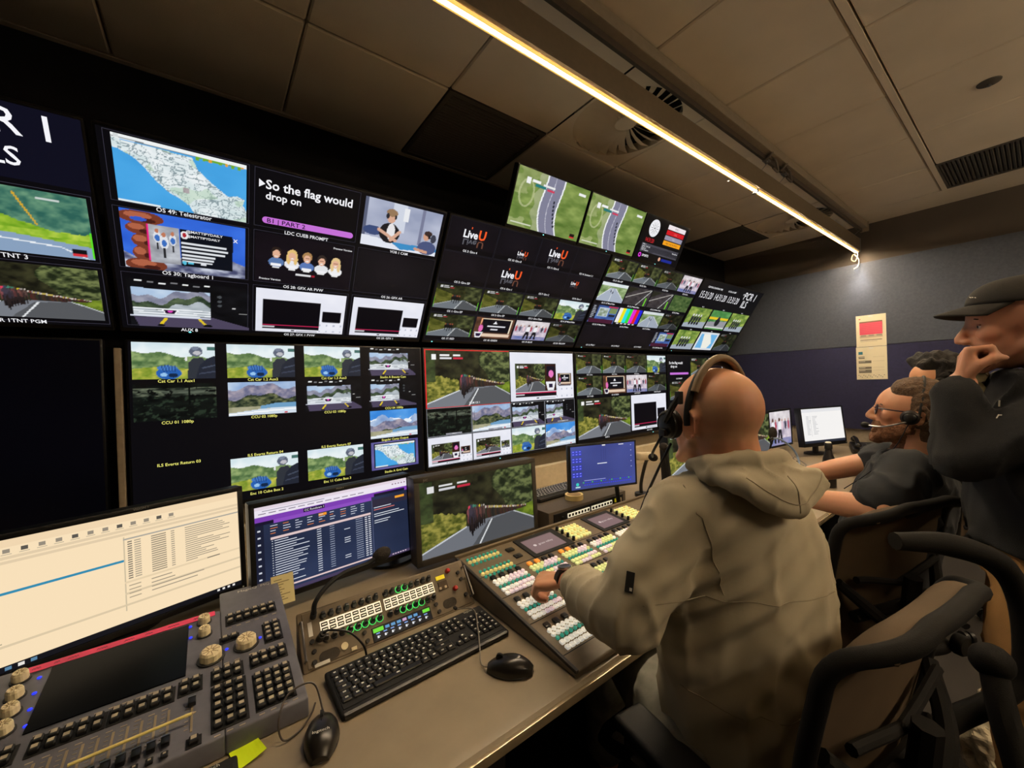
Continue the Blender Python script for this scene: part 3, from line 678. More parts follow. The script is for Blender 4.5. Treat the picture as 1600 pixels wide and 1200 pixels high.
# ceiling rail
t = thing('ceiling_rail', 'long grey metal channel rail fixed along the ceiling beside the batten', 'rail', (1.2, 0.955, ZC))
M_RAIL = mat('rail paint', (150, 138, 120), 0.55, var=0.06)
MB().box((0, 0.004, -0.026), (7.3, 0.052, 0.052), bev=0.004).build('channel', M_RAIL, t)
MB().box((0, 0.022, -0.066), (7.3, 0.016, 0.03), bev=0.002).build('lip', mat('rail lip', (84, 74, 64), 0.5), t)
for x in (1.50, 1.78): MB().box((x, 0.015, -0.084), (0.05, 0.03, 0.012), bev=0.003).cyl((x, 0.015, -0.10), (x, 0.015, -0.08), 0.009).build('runner_hook', M_STEEL, t)
MB().box((3.64, 0, -0.04), (0.02, 0.06, 0.09), bev=0.003).build('end_cap', M_RAIL, t)

# the two LED battens
def batten(label, y, x0, x1, joint, group, z=2.545, up=False):
    t = thing('led_batten', label, 'light', ((x0 + x1) / 2, y, z), group=group)
    L = x1 - x0; c = (x0 + x1) / 2
    MB().box((0, 0, 0.068), (L, 0.055, 0.118), bev=0.010).build('housing', mat('batten housing', (126, 112, 92), 0.55, var=0.05), t, smooth=True)
    for a, b in ((x0 + 0.01, joint - 0.012), (joint + 0.012, x1 - 0.005)):
        m_ = MB(); m_.box(((a + b) / 2 - c, 0, 0.004), (b - a, 0.0125, 0.009)); st = m_.build('led_strip', M_LED, t)
        for q in (-1, 1):
            e_ = MB(); e_.box(((a + b) / 2 - c, q * 0.0105, 0.003), (b - a, 0.0075, 0.010), bev=0.002); e_.build('halo_edge', M_LEDHALO, st)  # glowing lips added to imitate the halo beside the strip
    if up: MB().box((0, 0, 0.1285), (L - .04, 0.030, 0.005)).build('added_uplight', M_LEDUP, t)  # unseen upward emitter, added to brighten the ceiling
    MB().box((joint - c, 0, -0.002), (0.016, 0.034, 0.03), bev=0.003).build('joint_clip', M_STEEL, t)
    MB().box((x1 - c + 0.004, 0, 0.066), (0.008, 0.058, 0.122), bev=0.003).build('end_cap', M_STEEL, t)
    for hx in (x0 + 0.3, joint + 0.08, joint + 0.36, x1 - 0.1):
        MB().tube([(hx - c, 0.02, 0.12), (hx - c, (0.962 - y) * 0.6 if not up else 0.02, 0.165), (hx - c, 0.962 - y if not up else 0.02, 0.178 if not up else ZC - z)], 0.0016, n=6).build('hanger_wire', M_STEEL, t)
    if x1 > 4.7:   # added spot imitates light leaking from the strip end onto the wall
        sp = bpy.data.lights.new('end_spill', 'SPOT'); sp.energy = 30.0; sp.color = (1, .92, .80); sp.spot_size = R(50); sp.spot_blend = 1.0; sp.shadow_soft_size = .012
        so = bpy.data.objects.new('end_spill', sp); COL.objects.link(so); so.parent = t; so.location = (x1 - c - .008, 0, -.016); so.rotation_euler = (0, 0, 0)
    return t
batten('long grey LED batten with a glowing warm strip hung under the ceiling', 1.016, 0.40, 4.845, 2.646, 'LED battens')
batten('second LED batten behind the camera, out of the picture', -1.25, 0.5, 4.6, 2.4, 'LED battens', 2.30, True)
t = thing('cable_coil', 'loops of grey cable slung between the ceiling rail and the batten', 'cable', (2.80, 0.955, 2.655))
w = MB()
for k, x in enumerate((-0.10, 0.12)):
    w.tube([(x, -0.02, 0.10), (x - 0.03, 0.0, 0.06), (x + 0.02, 0.0, 0.10), (x + 0.10, 0.0, 0.09), (x + 0.13, 0.0, 0.03), (x + 0.08, 0.01, -0.02 + 0.066)], 0.006, smooth=5)
w.build('cable_loop', mat('grey cable', (104, 96, 88), 0.5), t, smooth=True)
t = thing('cable', 'curled pale cable end hanging from the lit batten by the end wall', 'cable', (4.855, 1.016, 2.545))
MB().tube([(0, 0, 0.03), (0.012, 0, -0.02), (0.014, 0.02, -0.07), (0.012, 0.045, -0.05), (0.012, 0.03, -0.005), (0.014, -0.006, -0.06), (0.014, 0.0, -0.12), (0.015, 0.03, -0.14)], 0.0045, smooth=6).build('flex', M_CREAM, t, smooth=True)
t['category'] = 'cable'

# two printed sheets on the end wall
def sheet(label, y0, y1, z0, z1, draw, tilt):
    w, h = y0 - y1, z1 - z0
    t = thing('paper_notice', label, 'paper', (XR - 0.042, (y0 + y1) / 2, z0), (R(90), 0, R(-90)))
    s = Screen(w, h, (236, 226, 196)); draw(s); s.b.v = [(x - w / 2, y, z + 0.004 + 0.006 * math.cos((x / w - 0.5) * 3) * (y / h - 1) * -0.5) for x, y, z in s.b.v]
    s.build(t, M_PAPER, name='printed_face')
    MB().box((0, h / 2, 0.001), (w, h, 0.0012)).build('sheet', M_WHITE, t)
    MB().box((0, h - 0.012, 0.004), (0.03, 0.012, 0.002)).build('tape', M_WHITE, t)
def dr1(s):
    s.quad(.12, .20, .88, .62, (232, 84, 110), .0006); s.quad(.12, .20, .88, .24, (150, 120, 90), .0009)
    for k in range(6): s.quad(.14, .27 + .055 * k, .86, .275 + .055 * k, (240, 140, 150), .0009)
    s.quad(.12, .64, .88, .72, (206, 190, 160), .0006)
    for k in range(3): s.quad(.16 + .26 * k, .63, .34 + .26 * k, .68, (170, 160, 140), .0009)
    s.quad(.14, .78, .86, .80, (120, 110, 100), .0006); s.quad(.10, .10, .16, .13, (206, 90, 90), .0006); s.quad(.14, .83, .7, .84, (170, 160, 140), .0006)
def dr2(s):
    s.quad(.08, .14, .22, .23, (60, 130, 150), .0006)
    for k, (y, h) in enumerate(((.29, .07), (.42, .08), (.61, .07), (.70, .10))):
        s.quad(.08, y, .50 if k else .28, y + h, (120, 112, 98), .0006); s.quad(.10, y + .02, .30, y + .035, (226, 216, 190), .0009); s.quad(.55, y + .02, .92, y + .025, (176, 166, 140), .0006)
    for k in range(16): s.quad(.06 + .055 * k, .86 + .03 * (k % 3), .09 + .055 * k, .88 + .03 * (k % 3), (120, 120, 110), .0006)
sheet('cream paper notice with a pink block, upper of the two on the end wall', 1.048, 0.837, 1.665, 1.957, dr1, 0)
sheet('cream paper notice with small grey pictures, lower of the two on the end wall', 1.053, 0.837, 1.360, 1.662, dr2, 0)

# ------------------------------------------------------------------ the wall of displays
W_, H_ = 1.225, 0.715
def wall_display(label, loc, tilt, w, h, paint, led=None, reach=0.12, group='wall displays', bez=0.008, foot=0.018, name='wall_display'):
    t = thing(name, label, 'display', loc, (R(90 + tilt), 0, 0), group)
    MB().box((w / 2, h / 2, -0.022), (w, h, 0.044), bev=0.006).build('housing', M_BEZEL, t, smooth=True)
    s = Screen(w - 2 * bez, h - bez - foot); paint(s)
    s.build(t, M_SCREEN, (bez, foot, 0.0012))
    if led is not None: MB().ell((w * led, foot * 0.45, 0.001), (0.005, 0.003, 0.003), nu=10, nv=6).build('pilot_lamp', M_CYAN, t)
    # bracket back to the wall
    inv = Matrix.Rotation(R(90 + tilt), 4, 'X').inverted() @ Matrix.Translation(-Vector(loc))
    b = MB(); mid = Vector((w / 2, h / 2, -0.044)); wm = Matrix.Translation(Vector(loc)) @ Matrix.Rotation(R(90 + tilt), 4, 'X') @ mid
    tgt = inv @ Vector((wm.x, YB - 0.001, wm.z))
    b.box((w / 2, h / 2, -0.05), (0.3, 0.3, 0.012)); b.tube([mid, tgt], 0.025, n=8)
    b.build('wall_bracket', M_BLACKM, t)
    return t
G4 = (70, 68, 84)
def live_u(s, u0, u1, v):
    """white and orange streaming lettering with its reflection"""
    a, b = text_geo('Live', .03)[1], text_geo('U', .03)[1]; z = (u1 - u0) * s.w / (a + 1.25 * b + .04); um = u0 + a * z / s.w; g = .16 * z / s.h
    s.text('Live', um, v, z, (240, 240, 245), .03, 'RIGHT'); s.text('U', um + .04 * z / s.w, v, z * 1.25, (240, 90, 40), .03, 'LEFT')
    s.text('Live', um, v + g, z * .8, (92, 92, 100), .02, 'RIGHT', flip=True, stretch=1.2); s.text('U', um + .04 * z / s.w, v + g, z * .9, (104, 66, 52), .02, 'LEFT', flip=True, stretch=1.3)
    x = um - .36 * a * z / s.w * 1.0; s.quad(x - .10 * z / s.w - .18 * z / s.w, v - 1.02 * z / s.h, x - .18 * z / s.w, v - .84 * z / s.h, (240, 90, 40), .001)
LB = dict(bold=.012)
def p_u0(s):
    s.quad(0, 0, 1, .30, (15, 15, 30), .0002)
    s.fit('PCR 1', .748, .943, .118, (245, 245, 250), .008, 1.0); s.fit('ILS', .812, .884, .243, (245, 245, 250), .008, 1.0)
    s.tile(.345, .335, .655, .632, P_pgm, 30, 20); s.tile(.675, .335, .988, .632, P_tnt, 120, 68); s.tile(.675, .685, .988, .965, P_pgm, 120, 68)
    s.frame(.667, .322, .998, .645, G4); s.frame(.667, .672, .998, .985, G4)
    s.text('TNT 3', .835, .662, .021); s.text('ILS PCR 1TNT PGM', .80, .995, .019)
def p_u1(s):
    T = 1 / 3
    for r in range(3):
        for c in range(3):
            if (r, c) not in ((0, 2),): s.frame(c * T + .012, r * T + .006, (c + 1) * T - .002, (r + 1) * T - .018, G4, .0009)
    s.tile(.027, .014, .324, .312, P_map, 150, 84); s.text('OS 49: Telestrator', .170, .3345, .0205)
    s.tile(.025, .346, .322, .645, P_tag, 150, 84); s.text('OS 30: Tagboard 1', .170, .6675, .0205)
    s.fit('@MATTIPYDAILY', .170, .262, .420, (226, 226, 230), .02, .9); s.fit('@MATTIPYDAILY', .170, .255, .444, (226, 226, 230), .02, .9); s.text('X', .296, .436, .018, bold=.04)
    s.tile(.021, .705, .335, .985, P_studio, 130, 73); s.text('AUX 8', .165, 1.008, .019)
    s.fit('So the flag would', .375, .640, .105, (242, 242, 246), .02); s.fit('drop on', .375, .478, .160, (242, 242, 246), .02)
    s.b.add([(.357 * s.w, (1 - .062) * s.h, .001), (.357 * s.w, (1 - .104) * s.h, .001), (.374 * s.w, (1 - .083) * s.h, .001)], [(0, 1, 2)], 0, lin((242, 242, 246)))
    pk = (196, 112, 214); s.quad(.378, .258, .644, .294, pk, .0004); rr_ = .018 * s.h
    for u in (.378, .644):
        n = 20; s.b.add([(u * s.w + rr_ * math.cos(2 * PI * k / n), (1 - .276) * s.h + rr_ * math.sin(2 * PI * k / n), .0005) for k in range(n)], [tuple(range(n))], 0, lin(pk))
    s.fit('B1 | PART 2', .380, .495, .288, (30, 12, 40), .012, .85); s.text('LDC CUEB PROMPT', .502, .338, .019)
    s.tile(.683, .014, .990, .314, P_vob, 120, 78); s.text('VOB 1 CAM', .836, .340, .017)
    s.tile(.350, .350, .662, .645, P_heads, 120, 72); s.text('OS 28: GFX AR PVW', .504, .675, .018)
    s.text('Preview Version', .625, .380, .012); s.text('Preview Version', .395, .632, .012)
    s.tile(.683, .350, .992, .645, P_dark, 8, 8); s.text('OS 26: GFX AR', .840, .675, .017)
    s.tile(.355, .690, .659, .985, P_gfx, 110, 62); s.text('OS 27: GFX 1 PVW', .502, 1.010, .016); s.tile(.687, .690, .990, .985, P_gfx, 110, 62); s.text('OS 25: GFX 1', .840, 1.010, .016)
def grid4(s, cells, labels, pre='OS', W=60, H=34):
    for r in range(4):
        for c in range(4):
            f = cells[r][c]; u0, v0 = c / 4 + .006, r / 4 + .008; u1, v1 = (c + 1) / 4 - .006, (r + 1) / 4 - .042
            if f is None: s.tile(u0, v0, u1, v1, P_dark, 6, 6)
            else: s.tile(u0, v0, u1, v1, f[0], W, H, **f[1])
            s.frame(c / 4 + .002, r / 4 + .002, (c + 1) / 4 - .002, (r + 1) / 4 - .004, (54, 52, 64), .001)
            if labels[r][c]: s.text(labels[r][c], c / 4 + .125, (r + 1) / 4 - .012, .017)
L_ = lambda **k: (P_lead, k)
def p_u2(s):
    grid4(s, [[None] * 4, [None] * 4, [L_(seed=1), L_(seed=1), L_(seed=2, dark=.9), (P_moto, {})], [L_(seed=1), (P_stage, {}), (P_street, {}), L_(seed=3, dark=.7)]],
          [['OS 3: Giro 4', 'OS 10: Giro 8', 'OS 11: Giro 6', 'OS 16: Sonicam 1.1'], ['OS 5: Giro ISF', 'OS 6: Giro 1', 'OS 7: Giro 2', 'OS 8: Giro 3'], ['OS 1: Giro ISF', 'OS 2: Giro ISF', 'OS 3: Giro Clean', 'OS 4: SP MotoVideo'], ['OS 17: RED', 'OS 18: GREEN', 'OS 19: BLUE', 'OS 20: YELLOW']])
    for a, b, v in ((.072, .185, .128), (.378, .439, .178), (.567, .686, .130), (.323, .440, .382), (.787, .844, .346)): live_u(s, a, b, v)
def p_u3(s):
    grid4(s, [[L_(seed=4), L_(seed=4), L_(seed=5, dark=.8), (P_street, {})], [(P_road, {}), (P_darkroad, {}), (P_darkroad, {}), (P_road, dict(green=True, dark=.8))], [(P_laptop, {}), (P_bars, {}), (P_road, dict(dark=.95)), L_(seed=6, dark=.6)], [None, None, None, (P_laptop, {})]],
          [['OS 21: Giro ISF', 'OS 22: Giro', 'OS 23: Giro', 'OS 24: Giro'], ['OS 31: SP MotoVideo', 'OS 32: SP MotoVideo', 'OS 33: SP MotoVideo', 'OS 34: SP Moto'], ['OS 35: SP MotoVideo', 'OS 36: SP Moto', 'OS 37: SP Moto', 'OS 38: SP'], ['OS 12: PROJ 1', 'OS 13: PROJ 2', 'OS 14: PROJ 3', 'OS 15: MV MotoVideo']])
def p_u4(s):
    s.quad(0, 0, 1, .34, (10, 10, 14), .0002)
    s.text('CENTRAL EUROPEAN TIME', .20, .085, .022, al='CENTER'); s.text('LOCAL UK GMT', .47, .085, .022); s.text('UTC', .68, .085, .022)
    for k, q in enumerate(('15:31:20', '14:31:20', '13:31:20')): s.fit(q, .027 + .215 * k, .215 + .215 * k, .228, (240, 240, 244), .0, 1.35)
    s.fit('PCR 1', .690, .900, .140, (240, 240, 244), .004, 1.0); s.fit('ILS', .715, .815, .262, (240, 240, 244), .004, 1.0)
    for r, row in enumerate(([(P_bikes, {}), (P_circuit, {}), (P_bikes, dict(n=3))], [(P_bikes, dict(n=5)), (P_minimap, {}), L_(seed=7, dark=.6)])):
        for c, (f, k) in enumerate(row):
            s.tile(.012 + .33 * c, .36 + .335 * r, .32 + .33 * c, .645 + .335 * r, f, 60, 34, **k); s.text(('TNT 1', 'TNT 2', 'TNT 3', 'PGM', 'TELE', 'AUX')[r * 3 + c], .165 + .33 * c, .352 + .335 * r, .014)
def p_l1(s):
    Y = (240, 236, 120)
    z = .006
    def cell(c, r, f, **k): s.tile(c / 4 + .008, r * .2425 + .002, c / 4 + .224, r * .2425 + .216, f, 84, 50, **k)
    def lab(c, v, txt): s.text(txt, c / 4 + .117, v, .0165, Y)
    for c in range(3): cell(c, 0, P_moto); lab(c, .236, 'Cst Car 1.%d Aux%d' % (c + 1, c + 1))
    cell(3, 0, P_studio, wide=1.3); lab(3, .236, 'Studio A Beauty Cam')
    cell(0, 1, P_darktrees); cell(1, 1, P_mount); cell(2, 1, P_studio, wide=1.25); cell(3, 1, P_studio, wide=.95)
    for c in range(4): lab(c, .480, 'CCU 0%d 1080p' % (c + 1))
    cell(3, 2, P_mount, sky=True)
    for c, q in enumerate(('ILS Evertz Return 03', 'ILS Evertz Return 04', 'ILS Evertz Return 07', 'Singular Camp Output')): lab(c, .725, q)
    cell(1, 3, P_moto); cell(2, 3, P_moto); cell(3, 3, P_minimapframe)
    lab(1, .975, 'Enc 10 Cube Box 2'); lab(2, .975, 'Enc 11 Cube Box 3'); lab(3, .975, 'Studio A Grid Cam')
def P_minimapframe(c):
    c.mixn(c.all(), (84, 80, 140), (110, 104, 166), 3, 3, 221); q = Cv(c.W - 14, c.H - 10); P_map(q); c.rect(.06, .06, .94, .92, (20, 20, 30)); c.a[5:5 + q.H, 7:7 + q.W] = q.a
def p_l2(s):
    s.quad(.0, .0, .5, .5, (214, 40, 44), .0002); s.tile(.006, .008, .50, .495, P_peloton, 170, 96); s.tile(.505, .01, .995, .49, P_gfx, 150, 86, inner=1)
    for c, (f, k) in enumerate(((P_darktrees, {}), (P_mount, {}), (P_studio, dict(wide=1.25)), (P_studio, dict(wide=.9)))): s.tile(c / 4 + .004, .505, (c + 1) / 4 - .004, .735, f, 80, 46, **k)
    for c, (f, k) in enumerate(((P_gfx, dict(inner=1)), (P_gfx, dict(inner=2)), (P_moto, {}), (P_mount, dict(sky=True)))): s.tile(c / 4 + .004, .75, (c + 1) / 4 - .004, .985, f, 80, 46, **k)
    for k in range(4): s.frame(k / 4 + .002, .502, (k + 1) / 4 - .002, .74, (200, 204, 214), .0012); s.frame(k / 4 + .002, .746, (k + 1) / 4 - .002, .99, (200, 204, 214), .0012)
    s.text('PGM OS 1', .27, .482, .018, al='CENTER')
    for k in range(4): s.quad(k / 4 + .10, .722, k / 4 + .19, .735, (150, 150, 160), .0006); s.text('CCU %d' % (k + 1), k / 4 + .145, .734, .010)
def p_l3(s):
    for c, (f, k) in enumerate((L_(seed=4), L_(seed=4), L_(seed=5, dark=.85), (P_moto, {}))): s.tile(c / 4 + .005, .01, (c + 1) / 4 - .005, .23, f, 60, 36, **k)
    for c, (f, k) in enumerate((L_(seed=4), (P_stage, {}), (P_street, {}), L_(seed=6, dark=.75))): s.tile(c / 4 + .005, .26, (c + 1) / 4 - .005, .475, f, 60, 36, **k)
    for c, q in enumerate(('OS 1: Giro', 'OS 2: Giro', 'OS 3: Giro', 'OS 4: Moto')): s.text(q, c / 4 + .125, .252, .015)
    for c, q in enumerate(('OS 17: RED', 'OS 18: GREEN', 'OS 19: BLUE', 'OS 20: YELLOW')): s.text(q, c / 4 + .125, .497, .015)
    s.tile(.005, .515, .535, .965, P_peloton, 120, 68); s.tile(.55, .515, .985, .955, P_gfx, 110, 62); s.text('AUX 2', .28, .988, .018); s.text('AUX 7 GFX', .76, .984, .016)
def p_l4(s):
    s.text('So the flag would', .02, .12, .034, (242, 242, 246), .02, 'LEFT'); s.text('drop on', .04, .17, .034, (242, 242, 246), .02, 'LEFT'); s.quad(.03, .24, .30, .27, (196, 112, 214), .0004); s.text('LDC PROMPT', .16, .335, .018)
    s.tile(.34, .03, .62, .30, P_lead, 60, 34, seed=8); s.tile(.64, .03, .98, .34, P_gfx, 70, 40); s.tile(.02, .36, .48, .62, P_lead, 60, 34, seed=9, dark=.8); s.tile(.5, .38, .98, .95, P_gfx, 80, 50); s.tile(.02, .66, .48, .95, P_lead, 60, 34, seed=4)
X0 = [-1.512, -0.272, 0.968, 2.208, 3.448]
TILT = 33.0
wall_display('wide display in the tilted row with big PCR 1 lettering, cut by the left edge', (X0[0], 2.13, 1.690), TILT, W_, H_, p_u0)
wall_display('tilted display showing the blue sea map and the flag prompt', (X0[1], 2.13, 1.690), TILT, W_, H_, p_u1, .17)
wall_display('tilted display of dark tiles with orange and white streaming logos', (X0[2], 2.13, 1.690), TILT, W_, H_, p_u2, .05)
wall_display('tilted display of small road pictures and one colour bar tile', (X0[3], 2.13, 1.690), TILT, W_, H_, p_u3, .06)
wall_display('tilted display at the far end with three white clocks', (X0[4], 2.13, 1.690), TILT, W_, H_, p_u4, .06)
LY, LZ = 2.13, 0.945
wall_display('unlit black display in the upright row at the left edge', (X0[0] - 0.035, LY, LZ), 0, W_, H_, lambda s: s.tile(.0, .0, 1, 1, lambda c: c.mixn(c.all(), (1, 1, 3), (3, 3, 8), 2, 2, 9), 6, 6))
wall_display('upright display with motorbike pictures and yellow captions', (X0[1] + 0.01, LY, LZ), 0, W_, H_, p_l1)
wall_display('upright display with the red framed race picture over white graphics tiles', (X0[2] + 0.005, LY, LZ), 0, W_, H_, p_l2, .42)
wall_display('upright display with eight small race tiles above two large pictures', (X0[3], LY, LZ), 0, W_, H_, p_l3, .8)
wall_display('upright display mostly hidden behind the bald man\'s head, flag prompt in its corner', (X0[4], LY, LZ), 0, W_, H_, p_l4)
t = thing('display_post', 'pale metal upright between the unlit display and the lit one', 'post', (-0.283, 2.14, LZ + 0.02))
MB().box((0, 0, 0.33), (0.020, 0.04, 0.66), bev=0.003).build('upright', mat('pale post', (150, 134, 112), 0.5), t)
MB().box((0, 0.07, 0.33), (0.03, 0.10, 0.05)).build('wall_fixing', M_BLACKM, t)
def p_aer(s): s.tile(.0, .0, 1, 1, P_aerial, 150, 86)
def p_clk(s):
    s.tile(0, 0, 1, 1, lambda c: c.rect(0, 0, 1, 1, (6, 6, 8)), 4, 4)
    def disc(u, v, ru, rv, col, dz):
        n = 28; s.b.add([(u * s.w + ru * math.cos(2 * PI * k / n), (1 - v) * s.h + ru * math.sin(2 * PI * k / n), dz) for k in range(n)], [tuple(range(n))], 0, lin(col))
    disc(.22, .25, .058, 0, (238, 238, 242), .0006); disc(.22, .25, .052, 0, (200, 202, 208), .0008); disc(.22, .25, .050, 0, (238, 238, 242), .001); disc(.22, .25, .006, 0, (20, 20, 24), .0014)
    for k in range(12):
        a = PI * k / 6; x, y = .22 * s.w, .75 * s.h; d = Vector((math.sin(a), math.cos(a))); e = Vector((d.y, -d.x)) * .0012
        p0, p1 = Vector((x, y)) + d * .014, Vector((x, y)) + d * .044
        s.b.add([(*(p0 + e), .0012), (*(p0 - e), .0012), (*(p1 - e), .0012), (*(p1 + e), .0012)], [(0, 1, 2, 3)], 0, lin((70, 70, 80)))
    s.text('14:31:20', .20, .58, .040, (226, 40, 50), .0, stretch=.75)
    for k, (q, col, tc) in enumerate((('PCR 1', (236, 226, 230), (60, 20, 30)), ('LIVE', (206, 26, 36), (240, 120, 120)), ('REC', (150, 146, 166), (196, 196, 206)), ('MIC LIVE IN PCR 1', (240, 160, 30), (90, 50, 10)))):
        s.quad(.50, .06 + .125 * k, .92, .165 + .125 * k, col, .0006); s.text(q, .71, .14 + .125 * k, .020, tc, .0)
    s.quad(.07, .62, .94, .82, (84, 82, 92), .0004)
    for k, q in enumerate(('PCR: 1', 'Studio: TNT UK', 'Director:', 'TNT Graphics:')): s.text(q, .09, .665 + .043 * k, .014, (230, 230, 234), .01, 'LEFT')
    s.text('Shared/Free', .92, .70, .014, (230, 230, 234), .01, 'RIGHT')
    disc(.10, .905, .016, 0, (226, 60, 220), .0006); disc(.10, .905, .008, 0, (6, 6, 8), .0008); s.text('SPORTS', .15, .925, .022, (236, 236, 240), .02, 'LEFT')
    disc(.55, .90, .014, 0, (226, 170, 140), .0006); s.quad(.60, .87, .86, .94, (24, 40, 140), .0006)
D3 = (0.552, 0.318)
wall_display('small top display, left one of two with the aerial road picture', (1.300, 1.742, 2.292), 27, *D3, p_aer, .5, group='small displays above the wall')
wall_display('small top display with the aerial road picture, next to the round clock one', (1.860, 1.742, 2.292), 27, *D3, p_aer, .5, group='small displays above the wall')
wall_display('small top display with round white clock and red and orange bars', (2.420, 1.742, 2.292), 27, *D3, p_clk, .5, group='small displays above the wall')

# ------------------------------------------------------------------ the long desk
DZ = 0.73
t = thing('control_desk', 'long taupe control desk with rounded front edge under all the consoles', 'desk', (1.75, 1.4, 0))
pr = [(2.10, DZ), (0.69, DZ), (0.672, DZ - 0.004), (0.664, DZ - 0.014), (0.664, DZ - 0.026), (0.672, DZ - 0.036), (0.69, DZ - 0.04), (2.10, DZ - 0.04)]
m_ = MB(); L = 3.05
vs = [(-L, y - 1.4, z) for y, z in pr] + [(L, y - 1.4, z) for y, z in pr]
m_.add(vs, [(k, (k + 1) % 8, 8 + (k + 1) % 8, 8 + k) for k in range(8)] + [tuple(range(7, -1, -1)), tuple(range(8, 16))])
m_.build('worktop', M_DESK, t, smooth=30)
MB().box((0, -0.739, DZ - 0.02), (6.1, 0.010, 0.022), bev=0.004).build('edge_strip', mat('satin edge strip', (172, 154, 124), 0.25, metal=0.5, var=0.05), t, smooth=True)
MB().box((0, 0.25, 0.36), (6.0, 0.03, 0.66)).build('modesty_panel', M_BLACKM, t)
for x in (-2.9, -1.2, 0.45, 2.0, 2.95): MB().box((x, -0.05, 0.35), (0.06, 1.0, 0.68), bev=0.004).build('leg', M_BLACKM, t)
MB().box((1.75, 2.06, 0.80), (6.0, 0.05, 0.14), bev=0.004).build('trim_3', M_CREAM, kind='structure')

# ------------------------------------------------------------------ keys shared by several devices
def key_mesh(name, w, d, h, cap, dash=True, mats=None, dw=0.5, dd=0.28):
    b = MB()
    b.box((0, 0, h / 2), (w, d, h), bev=min(w, d) * 0.14, seg=1)
    if dash: b.add([(-w * dw / 2, -d * dd / 2 + d * .1, h + 0.0003), (w * dw / 2, -d * dd / 2 + d * .1, h + 0.0003), (w * dw / 2, d * dd / 2 + d * .1, h + 0.0003), (-w * dw / 2, d * dd / 2 + d * .1, h + 0.0003)], [(0, 1, 2, 3)], 1)
    return b.mesh(name, mats or [cap, M_WHITE])
M_KEYBODY = mat('black key cap', (20, 19, 18), 0.35, var=0.1)
M_KEYTOP = mat('console key legend', (186, 172, 148), 0.5)

# ------------------------------------------------------------------ lighting console
def slope(y0, z0, y1, z1): return math.atan2(z1 - z0, y1 - y0)
CA = slope(.975, .77, 1.40, .83)
con = thing('lighting_console', 'grey lighting console with dark screen, cream knobs and black keys on the desk', 'console', (0, .975, .77), (CA, 0, 0))
def to_local(o_loc, ang, y, z):
    dy, dz = y - o_loc[0], z - o_loc[1]
    return (dy * math.cos(ang) + dz * math.sin(ang), -dy * math.sin(ang) + dz * math.cos(ang))
def wedge(parent, x0, x1, s1, y0, z0, ang, zdesk, m, name='body', bev=0.004, lip=0.006):
    """box-like body with a sloping top, sitting flat on the desk"""
    yb, zb = y0 + s1 * math.cos(ang), z0 + s1 * math.sin(ang)
    p = [(0, 0), (s1, 0), to_local((y0, z0), ang, yb + 0.01, zdesk + 0.001), to_local((y0, z0), ang, y0 - 0.004, zdesk + 0.001)]
    bm = bmesh.new(); n = len(p)
    a = [bm.verts.new((x0, *q)) for q in p]; b = [bm.verts.new((x1, *q)) for q in p]
    for k in range(n): bm.faces.new((a[k], a[(k + 1) % n], b[(k + 1) % n], b[k]))
    bm.faces.new(a[::-1]); bm.faces.new(b); bmesh.ops.recalc_face_normals(bm, faces=bm.faces[:])
    bmesh.ops.bevel(bm, geom=bm.edges[:], offset=bev, segments=3, profile=0.5, affect='EDGES')
    me = bpy.data.meshes.new(name); bm.to_mesh(me); bm.free(); me.materials.append(m)
    return link(name, me, parent, 35)
wedge(con, -.52, .002, .430, .975, .77, CA, DZ, M_CONSOLE, 'screen_section')
wedge(con, .002, .150, .515, .975, .77, CA, DZ, M_CONSOLE, 'key_section')
sb = MB(); sb.box((-.186, .305, 0.0012), (.242, .193, 0.003), bev=0.001, seg=1)
sb.build('touch_panel', mat('dark glass', (4, 5, 9), 0.22, var=0.05, spec=0.12), con)
k_con = key_mesh('key', .0145, .0170, .009, None, True, [M_KEYBODY, M_KEYTOP], .62, .5)
def keypad(parent, me, x0, s0, x1, s1, nx, ny, name='key', well=True, z=0.0):
    if well:
        MB().box(((x0 + x1) / 2, (s0 + s1) / 2, z + 0.0008), (x1 - x0 + .004, s1 - s0 + .004, .002), bev=0.0006, seg=1).build('key_well', M_BLACKM, parent)
    for j in range(ny):
        for i in range(nx):
            link(name, me, parent, loc=(x0 + (i + .5) * (x1 - x0) / nx, s0 + (j + .5) * (s1 - s0) / ny, z + .0015))
for a in ((.014, .345, .128, .388, 6, 2), (.000, .278, .038, .300, 2, 1), (.091, .222, .129, .299, 2, 4), (-.018, .147, .040, .190, 3, 2), (.056, .152, .130, .194, 4, 2),
          (-.018, .016, .042, .137, 3, 5), (.057, .020, .129, .127, 4, 5), (-.075, .149, -.036, .193, 2, 2), (-.183, .145, -.083, .186, 5, 2), (-.289, .145, -.188, .186, 5, 2), (-.056, .006, -.036, .026, 1, 1), (-.345, .145, -.305, .186, 2, 2)):
    keypad(con, k_con, *a)
k_small = key_mesh('key', .011, .013, .006, None, True, [M_KEYBODY, M_KEYTOP], .4, .3)
keypad(con, k_small, -.285, .002, -.078, .022, 10, 1, well=False)
